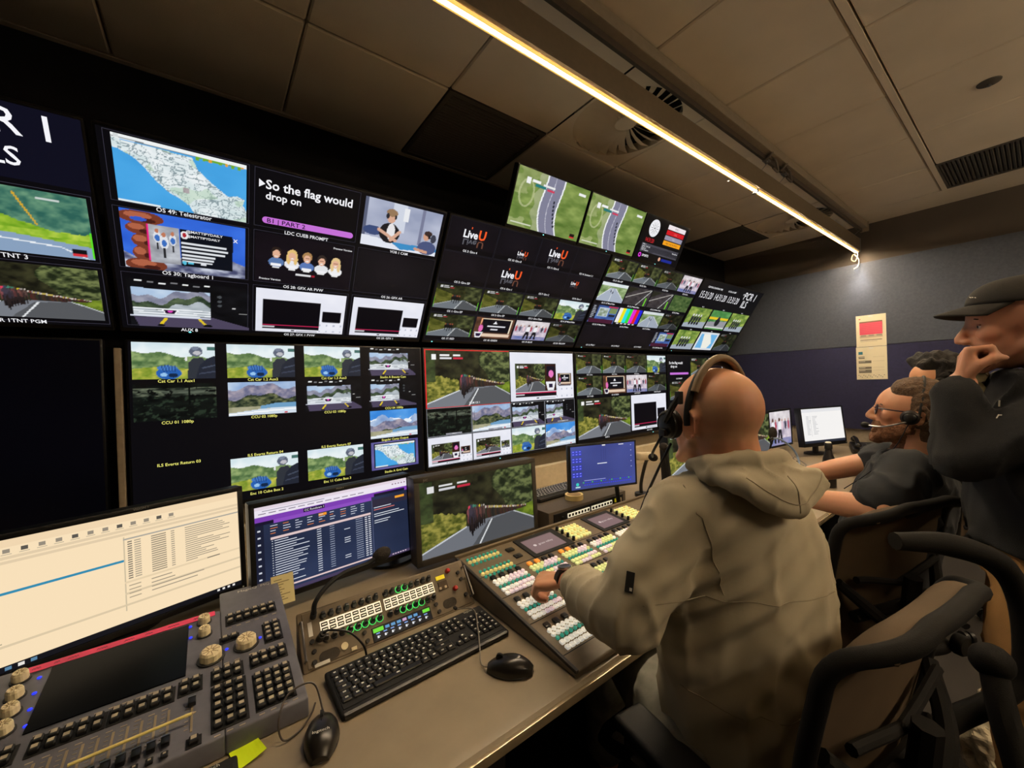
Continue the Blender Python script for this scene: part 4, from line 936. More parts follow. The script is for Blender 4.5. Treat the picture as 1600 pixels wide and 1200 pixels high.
def knob(parent, x, s, r, h=0.020):
    b = MB(); n = 24; vs = []; fs = []
    prof = [(1.0, 0.0), (0.97, h * .75), (0.80, h), (0.001, h * .93)]
    for q, (rr, z) in enumerate(prof):
        for k in range(n):
            f = 1 - (0.05 if k % 3 == 0 and q < 3 else 0); a = 2 * PI * k / n; vs.append((r * rr * f * math.cos(a), r * rr * f * math.sin(a), z))
    for q in range(3):
        for k in range(n): fs.append((q * n + k, q * n + (k + 1) % n, (q + 1) * n + (k + 1) % n, (q + 1) * n + k))
    b.add(vs, fs); o = b.build('encoder_knob', M_BRASS, parent, loc=(x, s, .002))
    w_ = MB()
    for k in range(9): a = 2 * PI * k / 9; w_.box((r * .5 * math.cos(a), r * .5 * math.sin(a), h * .975), (r * .62, r * .07, h * .05), rot=(0, 0, a))
    w_.build('grip_ribs', mat('knob ribs', (176, 150, 104), 0.5), o)
    MB().lathe([(r * 1.0, 0), (r * 1.22, 0), (r * 1.22, .0025), (r * 1.0, .003)], 24, at=(0, 0, -.001)).build('collar', M_DARKGREY, o)
for x, s in ((-.033, .392), (-.032, .340), (-.352, .388), (-.346, .333), (-.340, .284), (-.336, .235)): knob(con, x, s, .0135)
for x, s in ((-.019, .238), (.052, .243)): knob(con, x, s, .0225, .022)
for x, s in ((-.062, .392), (-.060, .345), (-.322, .376), (-.318, .326), (-.313, .278), (-.308, .232), (.012, .252), (.082, .252)):
    MB().ell((x, s, .001), (.004, .004, .0025), nu=10, nv=6).build('pilot_lamp', M_BLUE, con)
for k in range(11):
    x = -.273 + .0205 * k if k < 10 else -.051; s0, s1 = (.046, .124) if k < 10 else (.043, .123)
    MB().box((x, (s0 + s1) / 2, .0006), (.0038, s1 - s0, .0016)).build('fader_slot', mat('fader slot', (158, 142, 114), 0.5), con)
    sc_ = MB()
    for q in range(7): sc_.box((x - .0085, s0 + .01 + q * .0105, .0006), (.006, .0010, .0008))
    sc_.build('fader_scale', M_KEYTOP, con)
    y = .040 if k < 10 else .116
    b = MB(); b.box((x, y, .008), (.0135, .022, .011), bev=.003); b.box((x, y + .006, .0142), (.013, .003, .001), mi=1)
    b.build('fader_cap', [M_KEYBODY, M_STEEL], con, smooth=True)
MB().text('MagicQ', (.045, .490, .0008), .016).text('CONSOLE' if False else 'MQ', (.103, .490, .0008), .016).build('lettering', M_WHITE, con)
for x, s, n in ((-.28, .130, 10), (-.285, .195, 10), (-.01, .203, 3), (.06, .204, 4), (-.01, .006, 3), (.065, .010, 4), (.02, .334, 6)):
    lg = MB()
    for k in range(n): lg.box((x + k * .0205, s, .0004), (.010, .0022, .0008))
    lg.build('lettering', M_KEYTOP, con)

def on_plane(loc, ang, x, s, z=0.0):
    return (loc[0] + x, loc[1] + s * math.cos(ang) - z * math.sin(ang), loc[2] + s * math.sin(ang) + z * math.cos(ang))
CO = (0, .975, .77)
# pink tape with scribbled names along the top of the dark screen
t = thing('tape_strip', 'pink tape strip with black handwriting along the lighting console', 'tape', on_plane(CO, CA, -.182, .415, .0022), (CA, 0, .030))
MB().box((0, 0, .0004), (.345, .021, .0008)).build('strip', mat('pink tape', (255, 70, 116), 0.55, var=0.05), t)
b = MB(); rr = random.Random(4); x = -.158
while x < .15:
    for _ in range(rr.randint(2, 5)):
        b.tube([(x, -.003 + rr.random() * .002, .001), (x + .002, .003 - rr.random() * .002, .001), (x + .004, -.002, .001)], .0005, n=4); x += .0045
    x += rr.choice([.012, .02, .03])
b.build('lettering', M_BLACK, t)
t = thing('yellow_rod', 'thin yellow rod lying across the fader row of the lighting console', 'rod', on_plane(CO, CA, -.135, .069, .017), (CA, 0, .02))
MB().cyl((-.085, 0, 0), (.085, 0, 0), .0028, n=8).build('shaft', mat('yellow paint', (250, 228, 140), 0.4), t, smooth=True)
MB().cyl((.085, 0, 0), (.092, 0, 0), .0028, .0008, n=8).build('tip', M_CREAM, t)

# ------------------------------------------------------------------ notes and cards
t = thing('card_note', 'pale yellow handwritten card standing at the corner of the lighting console', 'card', (.163, 1.440, .772), (R(74), 0, R(2)))
s = Screen(.062, .088, (240, 226, 166))
for k in range(9): s.quad(.12, .14 + .085 * k, .12 + .3 + .4 * rr.random(), .165 + .085 * k, (150, 130, 90), .0006)
s.build(t, M_PAPER, (-.031, 0, .0008), 'written_face'); MB().box((0, .044, 0), (.062, .088, .001)).build('card', M_CREAM, t)
t = thing('sticky_note', 'neon yellow sticky note under the edge of the lighting console', 'note', (.036, .952, .7325), (0, 0, .25))
b = MB(); n = 8
b.add([(-.024 + .048 * i / n, y * (.030), .0015 + .006 * (i / n) ** 2 * (1 if y < 0 else .3)) for y in (-1, 1) for i in range(n + 1)], [(i, i + 1, n + 2 + i, n + 1 + i) for i in range(n)])
o = b.build('note_sheet', mat('neon paper', (226, 255, 20), 0.6, var=0.03), t); o.modifiers.new('thickness', 'SOLIDIFY').thickness = 0.0006
MB().box((0, .026, .0012), (.046, .006, .001)).build('glue_strip', mat('neon paper strip', (214, 240, 24), 0.6), t)

# ------------------------------------------------------------------ intercom panel
IA = slope(1.12, .735, 1.20, .84)
def intercom(label, loc, rot, group, full=True):
    t = thing('intercom_panel', label, 'intercom', loc, rot, group)
    wedge(t, -.250, .250, .138, loc[1], loc[2], rot[0], DZ, M_TAUPE, bev=.003)
    MB().box((0, .067, .0006), (.476, .132, .003), bev=.001, seg=1).build('face_plate', M_TAUPE, t)
    M_CELL = mat('lit key display', (250, 236, 200), 0.4, emit=(250, 240, 210), estr=0.75); M_INK = mat('display ink', (14, 13, 12), 0.4)
    for x0, x1 in ((-.198, -.036), (-.026, .131)):
        b = MB(); b.box(((x0 + x1) / 2, .084, .003), (x1 - x0, .030, .003))
        b.build('display_strip', M_CELL, t)
        c = MB(); w = (x1 - x0) / 8
        for i in range(8):
            for j in range(2):
                c.box((x0 + (i + .5) * w, .0775 + .013 * j, .0048), (w * .80, .0098, .001)); c.box((x0 + (i + .5) * w, .0775 + .013 * j, .0054), (w * .55, .0022, .0006), mi=1)
        c.build('key_names', [M_INK, M_CELL], t)
        for row, s in ((0, .112), (1, .055)):
            for i in range(8):
                b = MB(); b.lathe([(.0085, .0005), (.0085, .005), (.007, .0056), (.001, .0056)], 14); b.box((0, .003, .011), (.0105, .009, .014), rot=(-.5, 0, 0), bev=.003)
                idx = (0 if x0 < -.1 else 8) + i
                lit = idx in ((10, 11) if row == 0 else (3, 4, 5, 6, 7, 10, 11, 12, 13))
                if lit and full:
                    b.lathe([(.0098, .0005), (.0098, .0042), (.0086, .0046)], 14, mi=1)
                b.build('lever_key', [M_KEYBODY, mat('green key lamp', (60, 230, 90), emit=(70, 235, 110), estr=.9)], t, smooth=True, loc=(x0 + (i + .5) * w, s, 0))
    s = Screen(.170, .030, (14, 16, 24)); s.quad(0, 0, .17, .35, (110, 220, 60), .0003); s.quad(.87, 0, 1, .30, (110, 220, 60), .0003)
    for k in range(8):
        s.quad(.04 + .12 * k, .42, .10 + .12 * k, .52, (120, 160, 226), .0003); s.quad(.05 + .12 * k, .66, .08 + .12 * k, .86, (220, 224, 230), .0003); s.quad(.085 + .12 * k, .70, .10 + .12 * k, .76, (220, 224, 230), .0003)
        s.quad(.20 + .1 * k if k < 6 else .2, .06, .27 + .1 * k if k < 6 else .27, .30, (200, 160, 200) if k == 3 else (90, 150, 200), .0003)
    s.build(t, M_SCREEN, (-.071, .004, .0035)); MB().box((.014, .019, .0015), (.178, .037, .003), bev=.001, seg=1).build('screen_bezel', M_BLACKM, t)
    for x, y, w, h in ((-.186, .016, .050, .026), (.168, .024, .046, .026)):
        b = MB(); n = 24
        poly = [((w / 2 - h / 2) * (1 if math.cos(a) > 0 else -1) + h / 2 * math.cos(a), h / 2 * math.sin(a)) for a in [2 * PI * (k + .5) / n for k in range(n)]]
        b.prism(poly, .001, .0032); b.build('speaker_grille', mat('speaker mesh', (70, 62, 52), 0.6, bump=0.8, bscale=1500), t, loc=(x, y, 0))
    for x, y in ((.190, .116), (.198, .058)): MB().lathe([(.0075, .002), (.0075, .011), (.005, .015), (.001, .0155)], 16, at=(x, y, 0)).build('cap_knob', M_RED, t, smooth=True)
    for x, y in ((-.094, .034), (-.090, .012), (.122, .034), (.126, .012), (.222, .100), (.226, .078), (.226, .030), (-.222, .060), (-.220, .036), (-.222, .012)): MB().lathe([(.0055, .002), (.0055, .010), (.001, .0105)], 12, at=(x, y, 0)).build('rotary_knob', M_BLACK, t, smooth=True)
    MB().box((.160, .104, .003), (.030, .012, .003)).build('yellow_label', mat('yellow label', (236, 216, 40), 0.5, emit=(236, 216, 40), estr=.3), t)
    b = MB(); b.box((.163, .080, .0032), (.032, .026, .003), bev=.001, seg=1); b.build('meter_window', mat('meter window', (66, 50, 34), 0.3), t)
    for x in (.150, .168): MB().box((x, .072, .006), (.008, .008, .004), bev=.001, seg=1).build('square_key', M_CREAM, t)
    MB().box((-.126, .008, .0035), (.014, .008, .003)).cyl((-.148, .022, .003), (-.148, .022, .0065), .009).build('jack_socket', M_BRASS, t)
    for sx in (-1, 1): MB().tube([(sx * .243, .02, 0), (sx * .243, .02, .022), (sx * .243, .112, .022), (sx * .243, .112, 0)], .0032, n=8).build('rack_handle', M_STEEL, t, smooth=True)
    for x, y, w, h in ((-.222, .090, .010, .034), (-.205, .004, .036, .008)): MB().box((x, y, .0028), (w, h, .001)).build('white_label', M_WHITE, t)
    return t
intercom('taupe intercom panel with lit key names in front of the purple headed monitor', (.412, 1.12, .735), (IA, 0, 0), 'intercom panels')
t = thing('gooseneck_microphone', 'black gooseneck microphone with foam tip standing on the intercom panel', 'microphone', (.2, 1.185, .832))
b = MB(); b.cyl((0, 0, 0), (0, -.012, .016), .008); b.tube([(0, -.012, .014), (.004, -.016, .045), (.035, -.005, .072), (.085, .010, .088), (.150, .025, .088), (.178, .03, .094)], [.0064] * 5 + [.0076], smooth=6); b.build('gooseneck', M_BLACKM, t, smooth=True)
MB().ell((.200, .035, .099), (.029, .0205, .0205), rot=(0, -.25, .1)).build('foam_tip', mat('microphone foam', (44, 38, 34), 0.95, bump=0.8, bscale=500), t, smooth=True)
t = thing('headset_cable', 'black audio plug with thin cable hanging from the intercom panel', 'cable', (.205, 1.155, .785))
b = MB(); b.cyl((.004, 0.0, .0), (.004, -.038, .030), .009); b.cyl((.004, -.038, .030), (.004, -.050, .039), .006)
b.build('plug', M_BLACK, t, smooth=True)
MB().tube([(.004, -.048, .038), (.02, -.062, .046), (.06, -.075, .030), (.09, -.085, -.010), (.10, -.080, -.05)], .0028, smooth=6).build('lead', M_BLACK, t, smooth=True)

# ------------------------------------------------------------------ keyboards
def keyboard(label, loc, rot, w=.45, d=.150, detail=True, mark='logitech'):
    t = thing('keyboard', label, 'keyboard', loc, rot, 'keyboards')
    b = MB(); b.box((0, 0, .009), (w, d, .018), bev=.007, seg=3); b.box((0, -.004, .0185), (w - .014, d - .034, .002), bev=.001, seg=1); b.build('case', M_BLACKM, t, smooth=True)
    MB().tube([(-w / 2 + .006, -d / 2 + .004, .010), (w / 2 - .006, -d / 2 + .004, .010)], .008, n=8).build('front_edge', mat('glossy black edge', (30, 26, 22), 0.4), t, smooth=True)
    rows = [[1] * 15, [1] * 13 + [2], [1.5] + [1] * 12 + [1.5], [1.75] + [1] * 11 + [2.25], [1.25] + [1] * 11 + [2.75], [1.25, 1.25, 1.25, 6.25, 1.25, 1.25, 1.25, 1.25]]
    u = (w - .018) / 22.6; cache = {}
    def put(x, y, ku):
        if ku not in cache: cache[ku] = key_mesh('key', ku * u - .0022, u * .86, .0062, M_KEYBODY, True, [M_KEYBODY, M_WHITE], .32 / max(1, ku * .7), .26)
        link('key', cache[ku], t, loc=(x + ku * u / 2, y, .0185))
    y = d / 2 - .026
    for r, row in enumerate(rows):
        x = -w / 2 + .009
        for ku in row: put(x, y, ku); x += ku * u
        for k in range(3):
            if not (r == 3 or (r == 4 and k != 1)): put(-w / 2 + .009 + (15.3 + k) * u, y, 1)
        for k in range(4):
            if r > 0 and detail: put(-w / 2 + .009 + (18.55 + k) * u, y, 1)
        y -= .0195 if r == 0 else .0182
    if mark: MB().text(mark, (w / 2 - .062, d / 2 - .013, .0192), .011).build('lettering', M_WHITE, t)
    return t
keyboard('black keyboard with worn white legends between the two mice', (.425, .990, DZ), (R(3), 0, R(1.0)), d=.155)
kb2 = keyboard('black keyboard at the lower edge below the lighting console, only a corner showing', (-.205, .868, DZ), (0, 0, 0))
t = thing('mouse_cable', 'thin grey mouse cable curving over the right end of the keyboard', 'cable', (.60, 1.06, .755))
MB().tube([(-.02, .03, .0), (.010, -.02, .008), (-.025, -.10, .004), (-.06, -.165, -.008), (-.080, -.205, -.016), (-.068, -.232, -.014)], .0018, smooth=8).build('lead', mat('grey lead', (130, 122, 110), 0.5), t, smooth=True)
MB().box((-.022, .034, .001), (.010, .014, .006), bev=.002).build('strain_relief', M_BLACK, t)
# ------------------------------------------------------------------ mice
def mouse(label, loc, rz, mark):
    t = thing('computer_mouse', label, 'mouse', loc, (0, 0, rz), 'computer mice')
    b = MB(); nu, nv = 20, 14; vs = []; fs = []
    for i in range(nv + 1):
        q = i / nv; y = -.056 + .112 * q
        hw = .031 * math.sin(PI * min(1, max(0, .06 + .88 * q))) ** .42 * (1 - .06 * math.cos(2 * PI * q)); hh = .036 * math.sin(PI * (.07 + .86 * q ** .85)) ** .7
        for k in range(nu):
            a = PI * k / (nu - 1); vs.append((hw * math.cos(a) * (1 - .10 * math.sin(a) ** 3), y, .004 + hh * math.sin(a) ** .75))
    for i in range(nv):
        for k in range(nu - 1): fs.append((i * nu + k, i * nu + k + 1, (i + 1) * nu + k + 1, (i + 1) * nu + k))
        fs.append((i * nu + nu - 1, i * nu, (i + 1) * nu, (i + 1) * nu + nu - 1))
    fs += [tuple(range(nu)), tuple(range((nv + 1) * nu - 1, nv * nu - 1, -1))]
    b.add(vs, fs); b.build('shell', mat('satin black shell', (30, 27, 24), 0.28, var=0.1), t, smooth=60)
    b = MB(); b.ell((0, 0, .004), (.0335, .0575, .010), nu=24); b.build('side_band', M_DARKGREY, t, smooth=True)
    MB().cyl((-.003, .026, .034), (.003, .026, .034), .009).build('scroll_wheel', M_BLACKM, t, smooth=True)
    MB().tube([(0, .054, .012), (0, .03, .0305), (0, .004, .0395)], .0007, n=5, smooth=4).build('button_split', M_BLACKM, t)
    MB().text(mark, (0, -.024, .0388), .010, align_x='CENTER').build('lettering', M_WHITE, t)
    return t
mouse('black mouse at the bottom edge below the lighting console', (.158, .888, DZ), R(-14), 'logitech')
mouse('black mouse on the open desk beside the video switcher', (.568, .800, DZ), R(44), 'hp')
t = thing('mouse_cable', 'thin dark mouse cable looping over the corner of the lighting console', 'cable', (.165, .95, DZ))
MB().tube([(.008, -.012, .012), (.002, .035, .050), (-.02, .045, .060), (-.055, .035, .055), (-.075, .000, .035), (-.070, -.020, .008), (-.040, -.010, .003), (-.012, .02, .004), (.002, .05, .003)], .0020, smooth=8).build('lead', mat('dark lead', (60, 52, 44), 0.4), t, smooth=True)
MB().cyl((.0085, -.020, .012), (.008, -.004, .013), .0032).build('strain_relief', M_BLACK, t)

# ------------------------------------------------------------------ video switcher
SO = (0, .68, .745); SA = slope(.68, .745, 1.236, .82)
sw = thing('video_switcher', 'long taupe video switcher covered in rows of lit buttons before the bald man', 'switcher', SO, (SA, 0, 0))
wedge(sw, .672, 1.96, .590, .68, .745, SA, DZ, mat('switcher paint', (120, 106, 86), 0.45, var=0.07, bump=0.1, bscale=900))
MB().box((1.316, .586, .004), (1.29, .012, .014), bev=.003).build('back_edge', M_TAUPE, sw, smooth=True)
for x in (.676, 1.956): MB().box((x, .29, .002), (.010, .585, .010), bev=.003).build('end_cheek', M_DARKGREY, sw, smooth=True)
b = MB()
for s_ in (.054, .186, .318, .441): b.box((1.316, s_, .0003), (1.27, .0022, .0009))
b.build('module_seam', M_BLACKM, sw)
def lamp_mat(nm, c, e): return mat(nm, c, 0.35, var=0.04, emit=c, estr=e)
BM = {'w': lamp_mat('lit button white', (244, 238, 222), .42), 'p': lamp_mat('lit button pink', (236, 214, 220), .38), 'y': lamp_mat('lit button yellow', (226, 232, 160), .38), 't': lamp_mat('lit button teal', (52, 150, 128), .45), 'd': M_KEYBODY, 'a': lamp_mat('lit button amber', (226, 140, 50), .6), 'c': lamp_mat('glowing cream button', (226, 206, 130), .35), 'g': lamp_mat('lit button green', (200, 234, 196), .4)}  # cream buttons carry a faint glow in their material too
BME = {}
def bmesh_btn(kind, r, square=False):
    k = (kind, round(r, 4), square)
    if k not in BME:
        b = MB()
        if square: b.box((0, 0, .0035), (r * 1.8, r * 1.8, .007), bev=r * .3)
        else: b.lathe([(r * 1.05, 0), (r, .004), (r * .86, .0068), (r * .001, .0076)], 10)
        me = b.mesh('button', BM[kind]); shade(me, 50); BME[k] = me
    return BME[k]
BTN = []   # (x, s, kind, r, square)
pal = {0: ['wwwwpppp', 'yyyypppp', 'yyyyyppp', 'wwppyyyy'], 1: ['wwwwwwpp', 'wwwwwwww', 'yyyyyypp', 'ppppyyyy'], 2: ['wwwwwwww', 'wwwwgggg', 'wwyyyygg', 'wwwwwwww']}
for r_, s0 in ((0, .323), (1, .195), (2, .062)):
    for cidx in range(7):
        x0 = .708 + .1535 * cidx; prow = pal[r_][cidx % 4]
        if x0 > 1.85: continue
        for k in range(4): BTN.append((x0 + .012 + .034 * k, s0 + .094, 'a' if (cidx, k) in ((1, 0), (1, 1), (2, 0), (2, 1)) and r_ == 0 else 'd', .010, True))
        for k in range(8):
            x = x0 + .0165 * k + .004
            BTN.append((x, s0 + .074, prow[k], .0066, False)); BTN.append((x, s0 + .058, prow[(k + 1) % 8], .0066, False))
            BTN.append((x, s0 + .042, 't', .0048, True))
            BTN.append((x, s0 + .024, prow[k], .0074, True)); BTN.append((x, s0 + .004, prow[(k + 3) % 8], .0074, True))
for s0 in (.535, .452):
    for k in range(8):
        x = .702 + .0168 * k; BTN.append((x, s0, 'c', .0068, False)); BTN.append((x, s0 + .016, 't', .0046, True)); BTN.append((x, s0 - .018, 't', .0046, True))
for cx in (1.190, 1.548):
    for i in range(6):
        for j in range(6): BTN.append((cx - .042 + .0165 * i, .460 + .0175 * j, 'y' if (i + j) % 3 else 'c', .0074, False))
cpos = Vector(EYE)
BTN.sort(key=lambda q: (Vector(on_plane(SO, SA, q[0], q[1])) - cpos).length / q[3])
for x, s_, kd, r, sq in BTN[:100]: link('button', bmesh_btn(kd, r, sq), sw, loc=(x, s_, .0006))
kinds = sorted(BM); fld = MB()
for x, s_, kd, r, sq in BTN[100:]:
    me = bmesh_btn(kd, r, sq); fld.add([(v.co.x + x, v.co.y + s_, v.co.z + .0006) for v in me.vertices], [tuple(p.vertices) for p in me.polygons], kinds.index(kd))
fld.build('button', [BM[k] for k in kinds], sw, kind='stuff', smooth=50)
for x0, wd in ((.922, .193), (1.300, .163)):
    MB().box((x0 + wd / 2, .505, .002), (wd + .012, .138, .005), bev=.0015, seg=1).build('screen_bezel', M_BLACKM, sw)
    s = Screen(wd * .80, .098, (132, 106, 104)); s.quad(.0, .0, 1, .04, (110, 88, 88), .0003)
    s.text('grass valley', .56, .56, .016, (214, 196, 190), .008)
    n = 20; s.b.add([(.22 * s.w + .007 * math.cos(2 * PI * k / n), .5 * s.h + .007 * math.sin(2 * PI * k / n), .0005) for k in range(n)], [tuple(range(n))], 0, lin((214, 196, 190)))
    s.build(sw, M_SCREEN, (x0 + .014, .452, .0050))
    for k in range(4): MB().lathe([(.0065, 0), (.006, .016), (.001, .017)], 12, at=(x0 + wd + .004 + .012, .455 + .032 * k, .002)).build('soft_knob', M_BLACK, sw, smooth=True)
for s_ in (.530, .481):
    b = MB(); b.box((.872, s_, .003), (.030, .022, .006), bev=.002); b.cyl((.872, s_, .006), (.872, s_, .0075), .006, mi=1); b.build('square_key', [M_KEYBODY, M_DARKGREY], sw, smooth=True)
MB().text('KARRERA' if False else 'PANEL', (1.02, .575, .0008), .006).build('lettering', M_WHITE, sw)

# ------------------------------------------------------------------ desk displays
def desk_monitor(label, loc, yaw, tilt, w, h, paint, bez=.016, chin=.018, foot=True, mark=None, mark_xy=None, bezmat=None, depth=.045, group='desk monitors', pilot=True, fx=0.0):
    t = thing('desk_monitor', label, 'monitor', loc, (R(90 - tilt), 0, yaw), group)
    b = MB(); b.box((0, h / 2, -depth / 2 - .004), (w, h, depth), bev=.006)
    bz = bezmat or M_BEZEL
    b.build('housing', bz, t, smooth=True)
    f = MB()
    for x, y, ww, hh in ((0, chin / 2, w, chin), (0, h - bez / 2, w, bez), (-w / 2 + bez / 2, h / 2, bez, h - .0), (w / 2 - bez / 2, h / 2, bez, h)): f.box((x, y, .000), (ww, hh, .012), bev=.003)
    f.build('bezel', bz, t, smooth=True)
    s = Screen(w - 2 * bez, h - bez - chin); paint(s); s.build(t, M_SCREEN, (-w / 2 + bez, chin, .0008))
    if mark: MB().text(mark, (mark_xy[0], mark_xy[1], .0066), mark_xy[2], align_x='CENTER').build('lettering', mat('grey print', (150, 148, 144), 0.5), t)
    if pilot: MB().ell((w / 2 - .012, chin * .5, .006), (.003, .003, .001), nu=8, nv=6).build('pilot_lamp', M_WHITE, t)
    if foot:
        inv = (Matrix.Translation(Vector(loc)) @ Euler((R(90 - tilt), 0, yaw)).to_matrix().to_4x4()).inverted()
        P = lambda x, y, z: inv @ (Matrix.Translation((loc[0], loc[1], 0)) @ Matrix.Rotation(yaw, 4, 'Z') @ Vector((x, y, z)))
        q = MB(); q.tube([P(fx, .09, DZ + .006), P(fx, .09, loc[2] + h * .45), P(fx, .03, loc[2] + h * .5)], .022, n=12); q.build('stand_column', M_BLACK, t, smooth=True)
        q = MB(); n = 28; vs = [P(fx + .10 * math.cos(2 * PI * k / n), .09 + .075 * math.sin(2 * PI * k / n), z) for z in (DZ + .001, DZ + .012) for k in range(n)]
        q.add(vs, [(k, (k + 1) % n, n + (k + 1) % n, n + k) for k in range(n)] + [tuple(range(n)), tuple(range(2 * n - 1, n - 1, -1))]); q.build('stand_foot', M_BLACK, t, smooth=True)
    return t
def p_mon1(s):
    B = (248, 224, 186)
    s.quad(0, 0, 1, 1, B, .0002); s.quad(0, 0, 1, .06, (240, 214, 176), .0003)
    for y in (.13, .165): s.quad(0, y, 1, y + .022, (226, 204, 170), .0004)
    rr = random.Random(5)
    for k in range(14): s.quad(.03 + .05 * k, .075, .05 + .05 * k, .105, (150, 140, 124) if k % 3 else (90, 86, 80), .0005); s.quad(.025 + .05 * k, .113, .055 + .05 * k, .119, (190, 176, 150), .0005)
    s.quad(.50, .20, .505, .86, (206, 190, 160), .0005); s.quad(.50, .215, 1, .228, (170, 166, 156), .0006)
    s.quad(.0, .40, .50, .42, (52, 140, 176), .0006)
    for k in range(17):
        y = .245 + .0205 * k
        s.quad(.515, y, .532, y + .010, (120, 112, 100), .0006); s.quad(.54, y, .565, y + .009, (166, 154, 134), .0006); s.quad(.605, y, .665, y + .010, (150, 138, 118), .0006); s.quad(.685, y, .70, y + .009, (160, 148, 128), .0006)
        s.quad(.745, y, .745 + .05 + .17 * rr.random(), y + .008, (160, 148, 128), .0006)
    for k in range(4):
        y = .64 + .035 * k; s.quad(.515, y, .56, y + .009, (170, 156, 132), .0006); s.quad(.60, y, .60 + .2 * rr.random() + .04, y + .009, (160, 148, 128), .0006)
    s.quad(.50, .60, 1, .617, (230, 208, 172), .0006); s.quad(.84, .605, .9, .614, (120, 112, 100), .0007)
    for y in (.70, .80): s.quad(.50 if y < .75 else 0, y, 1, y + .018, (220, 200, 166), .0005)
    for k in range(5): s.quad(.02, .72 + .03 * k, .06 + .03 * (k % 3), .728 + .03 * k, (170, 156, 132), .0006)
    s.quad(0, .955, 1, 1, (20, 20, 26), .0006)
    for k in range(6): s.quad(.02 + .035 * k, .965, .038 + .035 * k, .990, (90, 130, 160) if k % 2 else (230, 226, 220), .0008)
    for k in range(4): s.quad(.88 + .025 * k, .965, .892 + .025 * k, .985, (230, 226, 220), .0008)
def p_mon2(s):
    N = (36, 42, 70)
    s.tile(0, 0, 1, 1, lambda c: c.mixn(c.all(), (34, 42, 66), (48, 60, 92), 2, 2, 301), 12, 10, .0002)
    s.quad(0, 0, 1, .11, (236, 228, 240), .0004); s.quad(0, .0, 1, .035, (226, 212, 224), .0005)
    rr = random.Random(6)
    for k in range(12): s.quad(.02 + .055 * k, .075, .06 + .055 * k, .084, (120, 112, 130), .0006)
    for k in range(5): s.quad(.88 + .024 * k, .045, .893 + .024 * k, .060, (150, 120, 140), .0006)
    s.quad(.04, .048, .4, .056, (150, 146, 160), .0006)
    s.quad(0, .11, 1, .165, (124, 62, 176), .0005); s.quad(.27, .118, .40, .160, (30, 24, 48), .0006); s.text('CC Rundown 1', .335, .150, .010, (236, 230, 240), .0, dz=.001)
    s.quad(0, .165, .10, .20, (24, 20, 44), .0005); s.quad(.10, .165, .72, .205, (140, 78, 190), .0005); s.quad(.74, .13, .98, .165, (26, 22, 44), .0006)
    s.quad(.0, .2, .045, 1, (26, 30, 50), .0004); s.quad(.72, .205, 1, .30, (46, 42, 60), .0004); s.quad(.90, .215, .975, .245, (240, 160, 50), .0006); s.quad(.36, .215, .41, .245, (240, 150, 40), .0006)
    for k in range(9): s.quad(.012, .25 + .075 * k, .028, .268 + .075 * k, (200, 204, 214), .0006)
    s.quad(.08, .355, .71, .382, (222, 196, 196), .0005)
    for r in range(4):
        for k in range(9): s.quad(.08 + .07 * k, .225 + .028 * r, .08 + .07 * k + .02 + .025 * rr.random(), .233 + .028 * r, (200, 204, 220) if rr.random() > .3 else (210, 120, 70), .0006)
    for r in range(19):
        y = .395 + .0268 * r; s.quad(.085, y, .092, y + .008, (200, 204, 214), .0006); s.quad(.10, y, .10 + .07 + .13 * rr.random(), y + .009, (206, 210, 222), .0006)
        s.quad(.345, y, .372, y + .009, (206, 210, 222), .0006); s.quad(.425, y, .455, y + .008, (150, 158, 180), .0006)
        if r in (3, 7, 8, 9, 15, 16): s.quad(.52, y, .56, y + .009, (206, 210, 222), .0006)
        s.quad(.60, y, .65, y + .008, (150, 158, 180), .0006)
        for x in (.665, .69): s.quad(x, y, x + .017, y + .012, (216, 218, 228), .0006)
    s.quad(.08, .92, .71, .938, (222, 196, 196), .0005)
    for r in range(8):
        if r not in (2, 5): s.quad(.735, .305 + .028 * r, .735 + .10 + .12 * rr.random() if r != 4 else .97, .314 + .028 * r, (216, 220, 230) if r not in (1,) else (226, 120, 110), .0006)
    s.quad(.72, .205, .724, .96, (90, 98, 130), .0006); s.quad(0, .965, 1, 1, (70, 60, 90), .0006)
    for k in range(6): s.quad(.86 + .02 * k, .973, .872 + .02 * k, .985, (220, 200, 220), .0008)
def p_jvc(s):
    s.tile(0, 0, 1, 1, P_peloton, 230, 130, dark=.92)
def p_white(s):
    s.quad(0, 0, 1, 1, (244, 242, 240), .0002); s.quad(0, .93, 1, 1, (40, 44, 56), .0004); s.quad(0, 0, 1, .10, (228, 228, 230), .0004)
    rr = random.Random(8)
    for k in range(14): s.quad(.10, .22 + .04 * k, .16 + .05 * rr.random(), .232 + .04 * k, (170, 170, 176), .0006); s.quad(.25, .22 + .04 * k, .30 + .08 * rr.random(), .232 + .04 * k, (176, 176, 180), .0006)
    s.quad(.2, .2, .204, .8, (150, 150, 156), .0006)
desk_monitor('desk monitor with a cream spreadsheet window behind the lighting console', (-.214, 1.600, .757), R(16.7), 2, .612, .354, p_mon1, mark='VISION 1', mark_xy=(.04, .345, .009))
desk_monitor('desk monitor with purple header and dark blue rundown list behind the intercom panel', (.355, 1.503, .770), R(6.0), 2, .552, .322, p_mon2, mark='PRISM 1', mark_xy=(.0, .314, .008), fx=.235)
desk_monitor('grey framed desk monitor showing cyclists on a road beside the video switcher', (.892, 1.42, .752), R(-2), 2, .585, .338, p_jvc, bez=.022, chin=.024, mark='JVC', mark_xy=(-.245, .320, .013), bezmat=mat('grey monitor frame', (58, 54, 48), 0.5, var=0.06), depth=.06, pilot=False)
desk_monitor('desk monitor with a race picture, peeking out left of the bald man\'s neck', (2.49, 1.38, .79), 0, 2, .56, .33, lambda s: s.tile(0, 0, 1, 1, P_peloton, 100, 56))
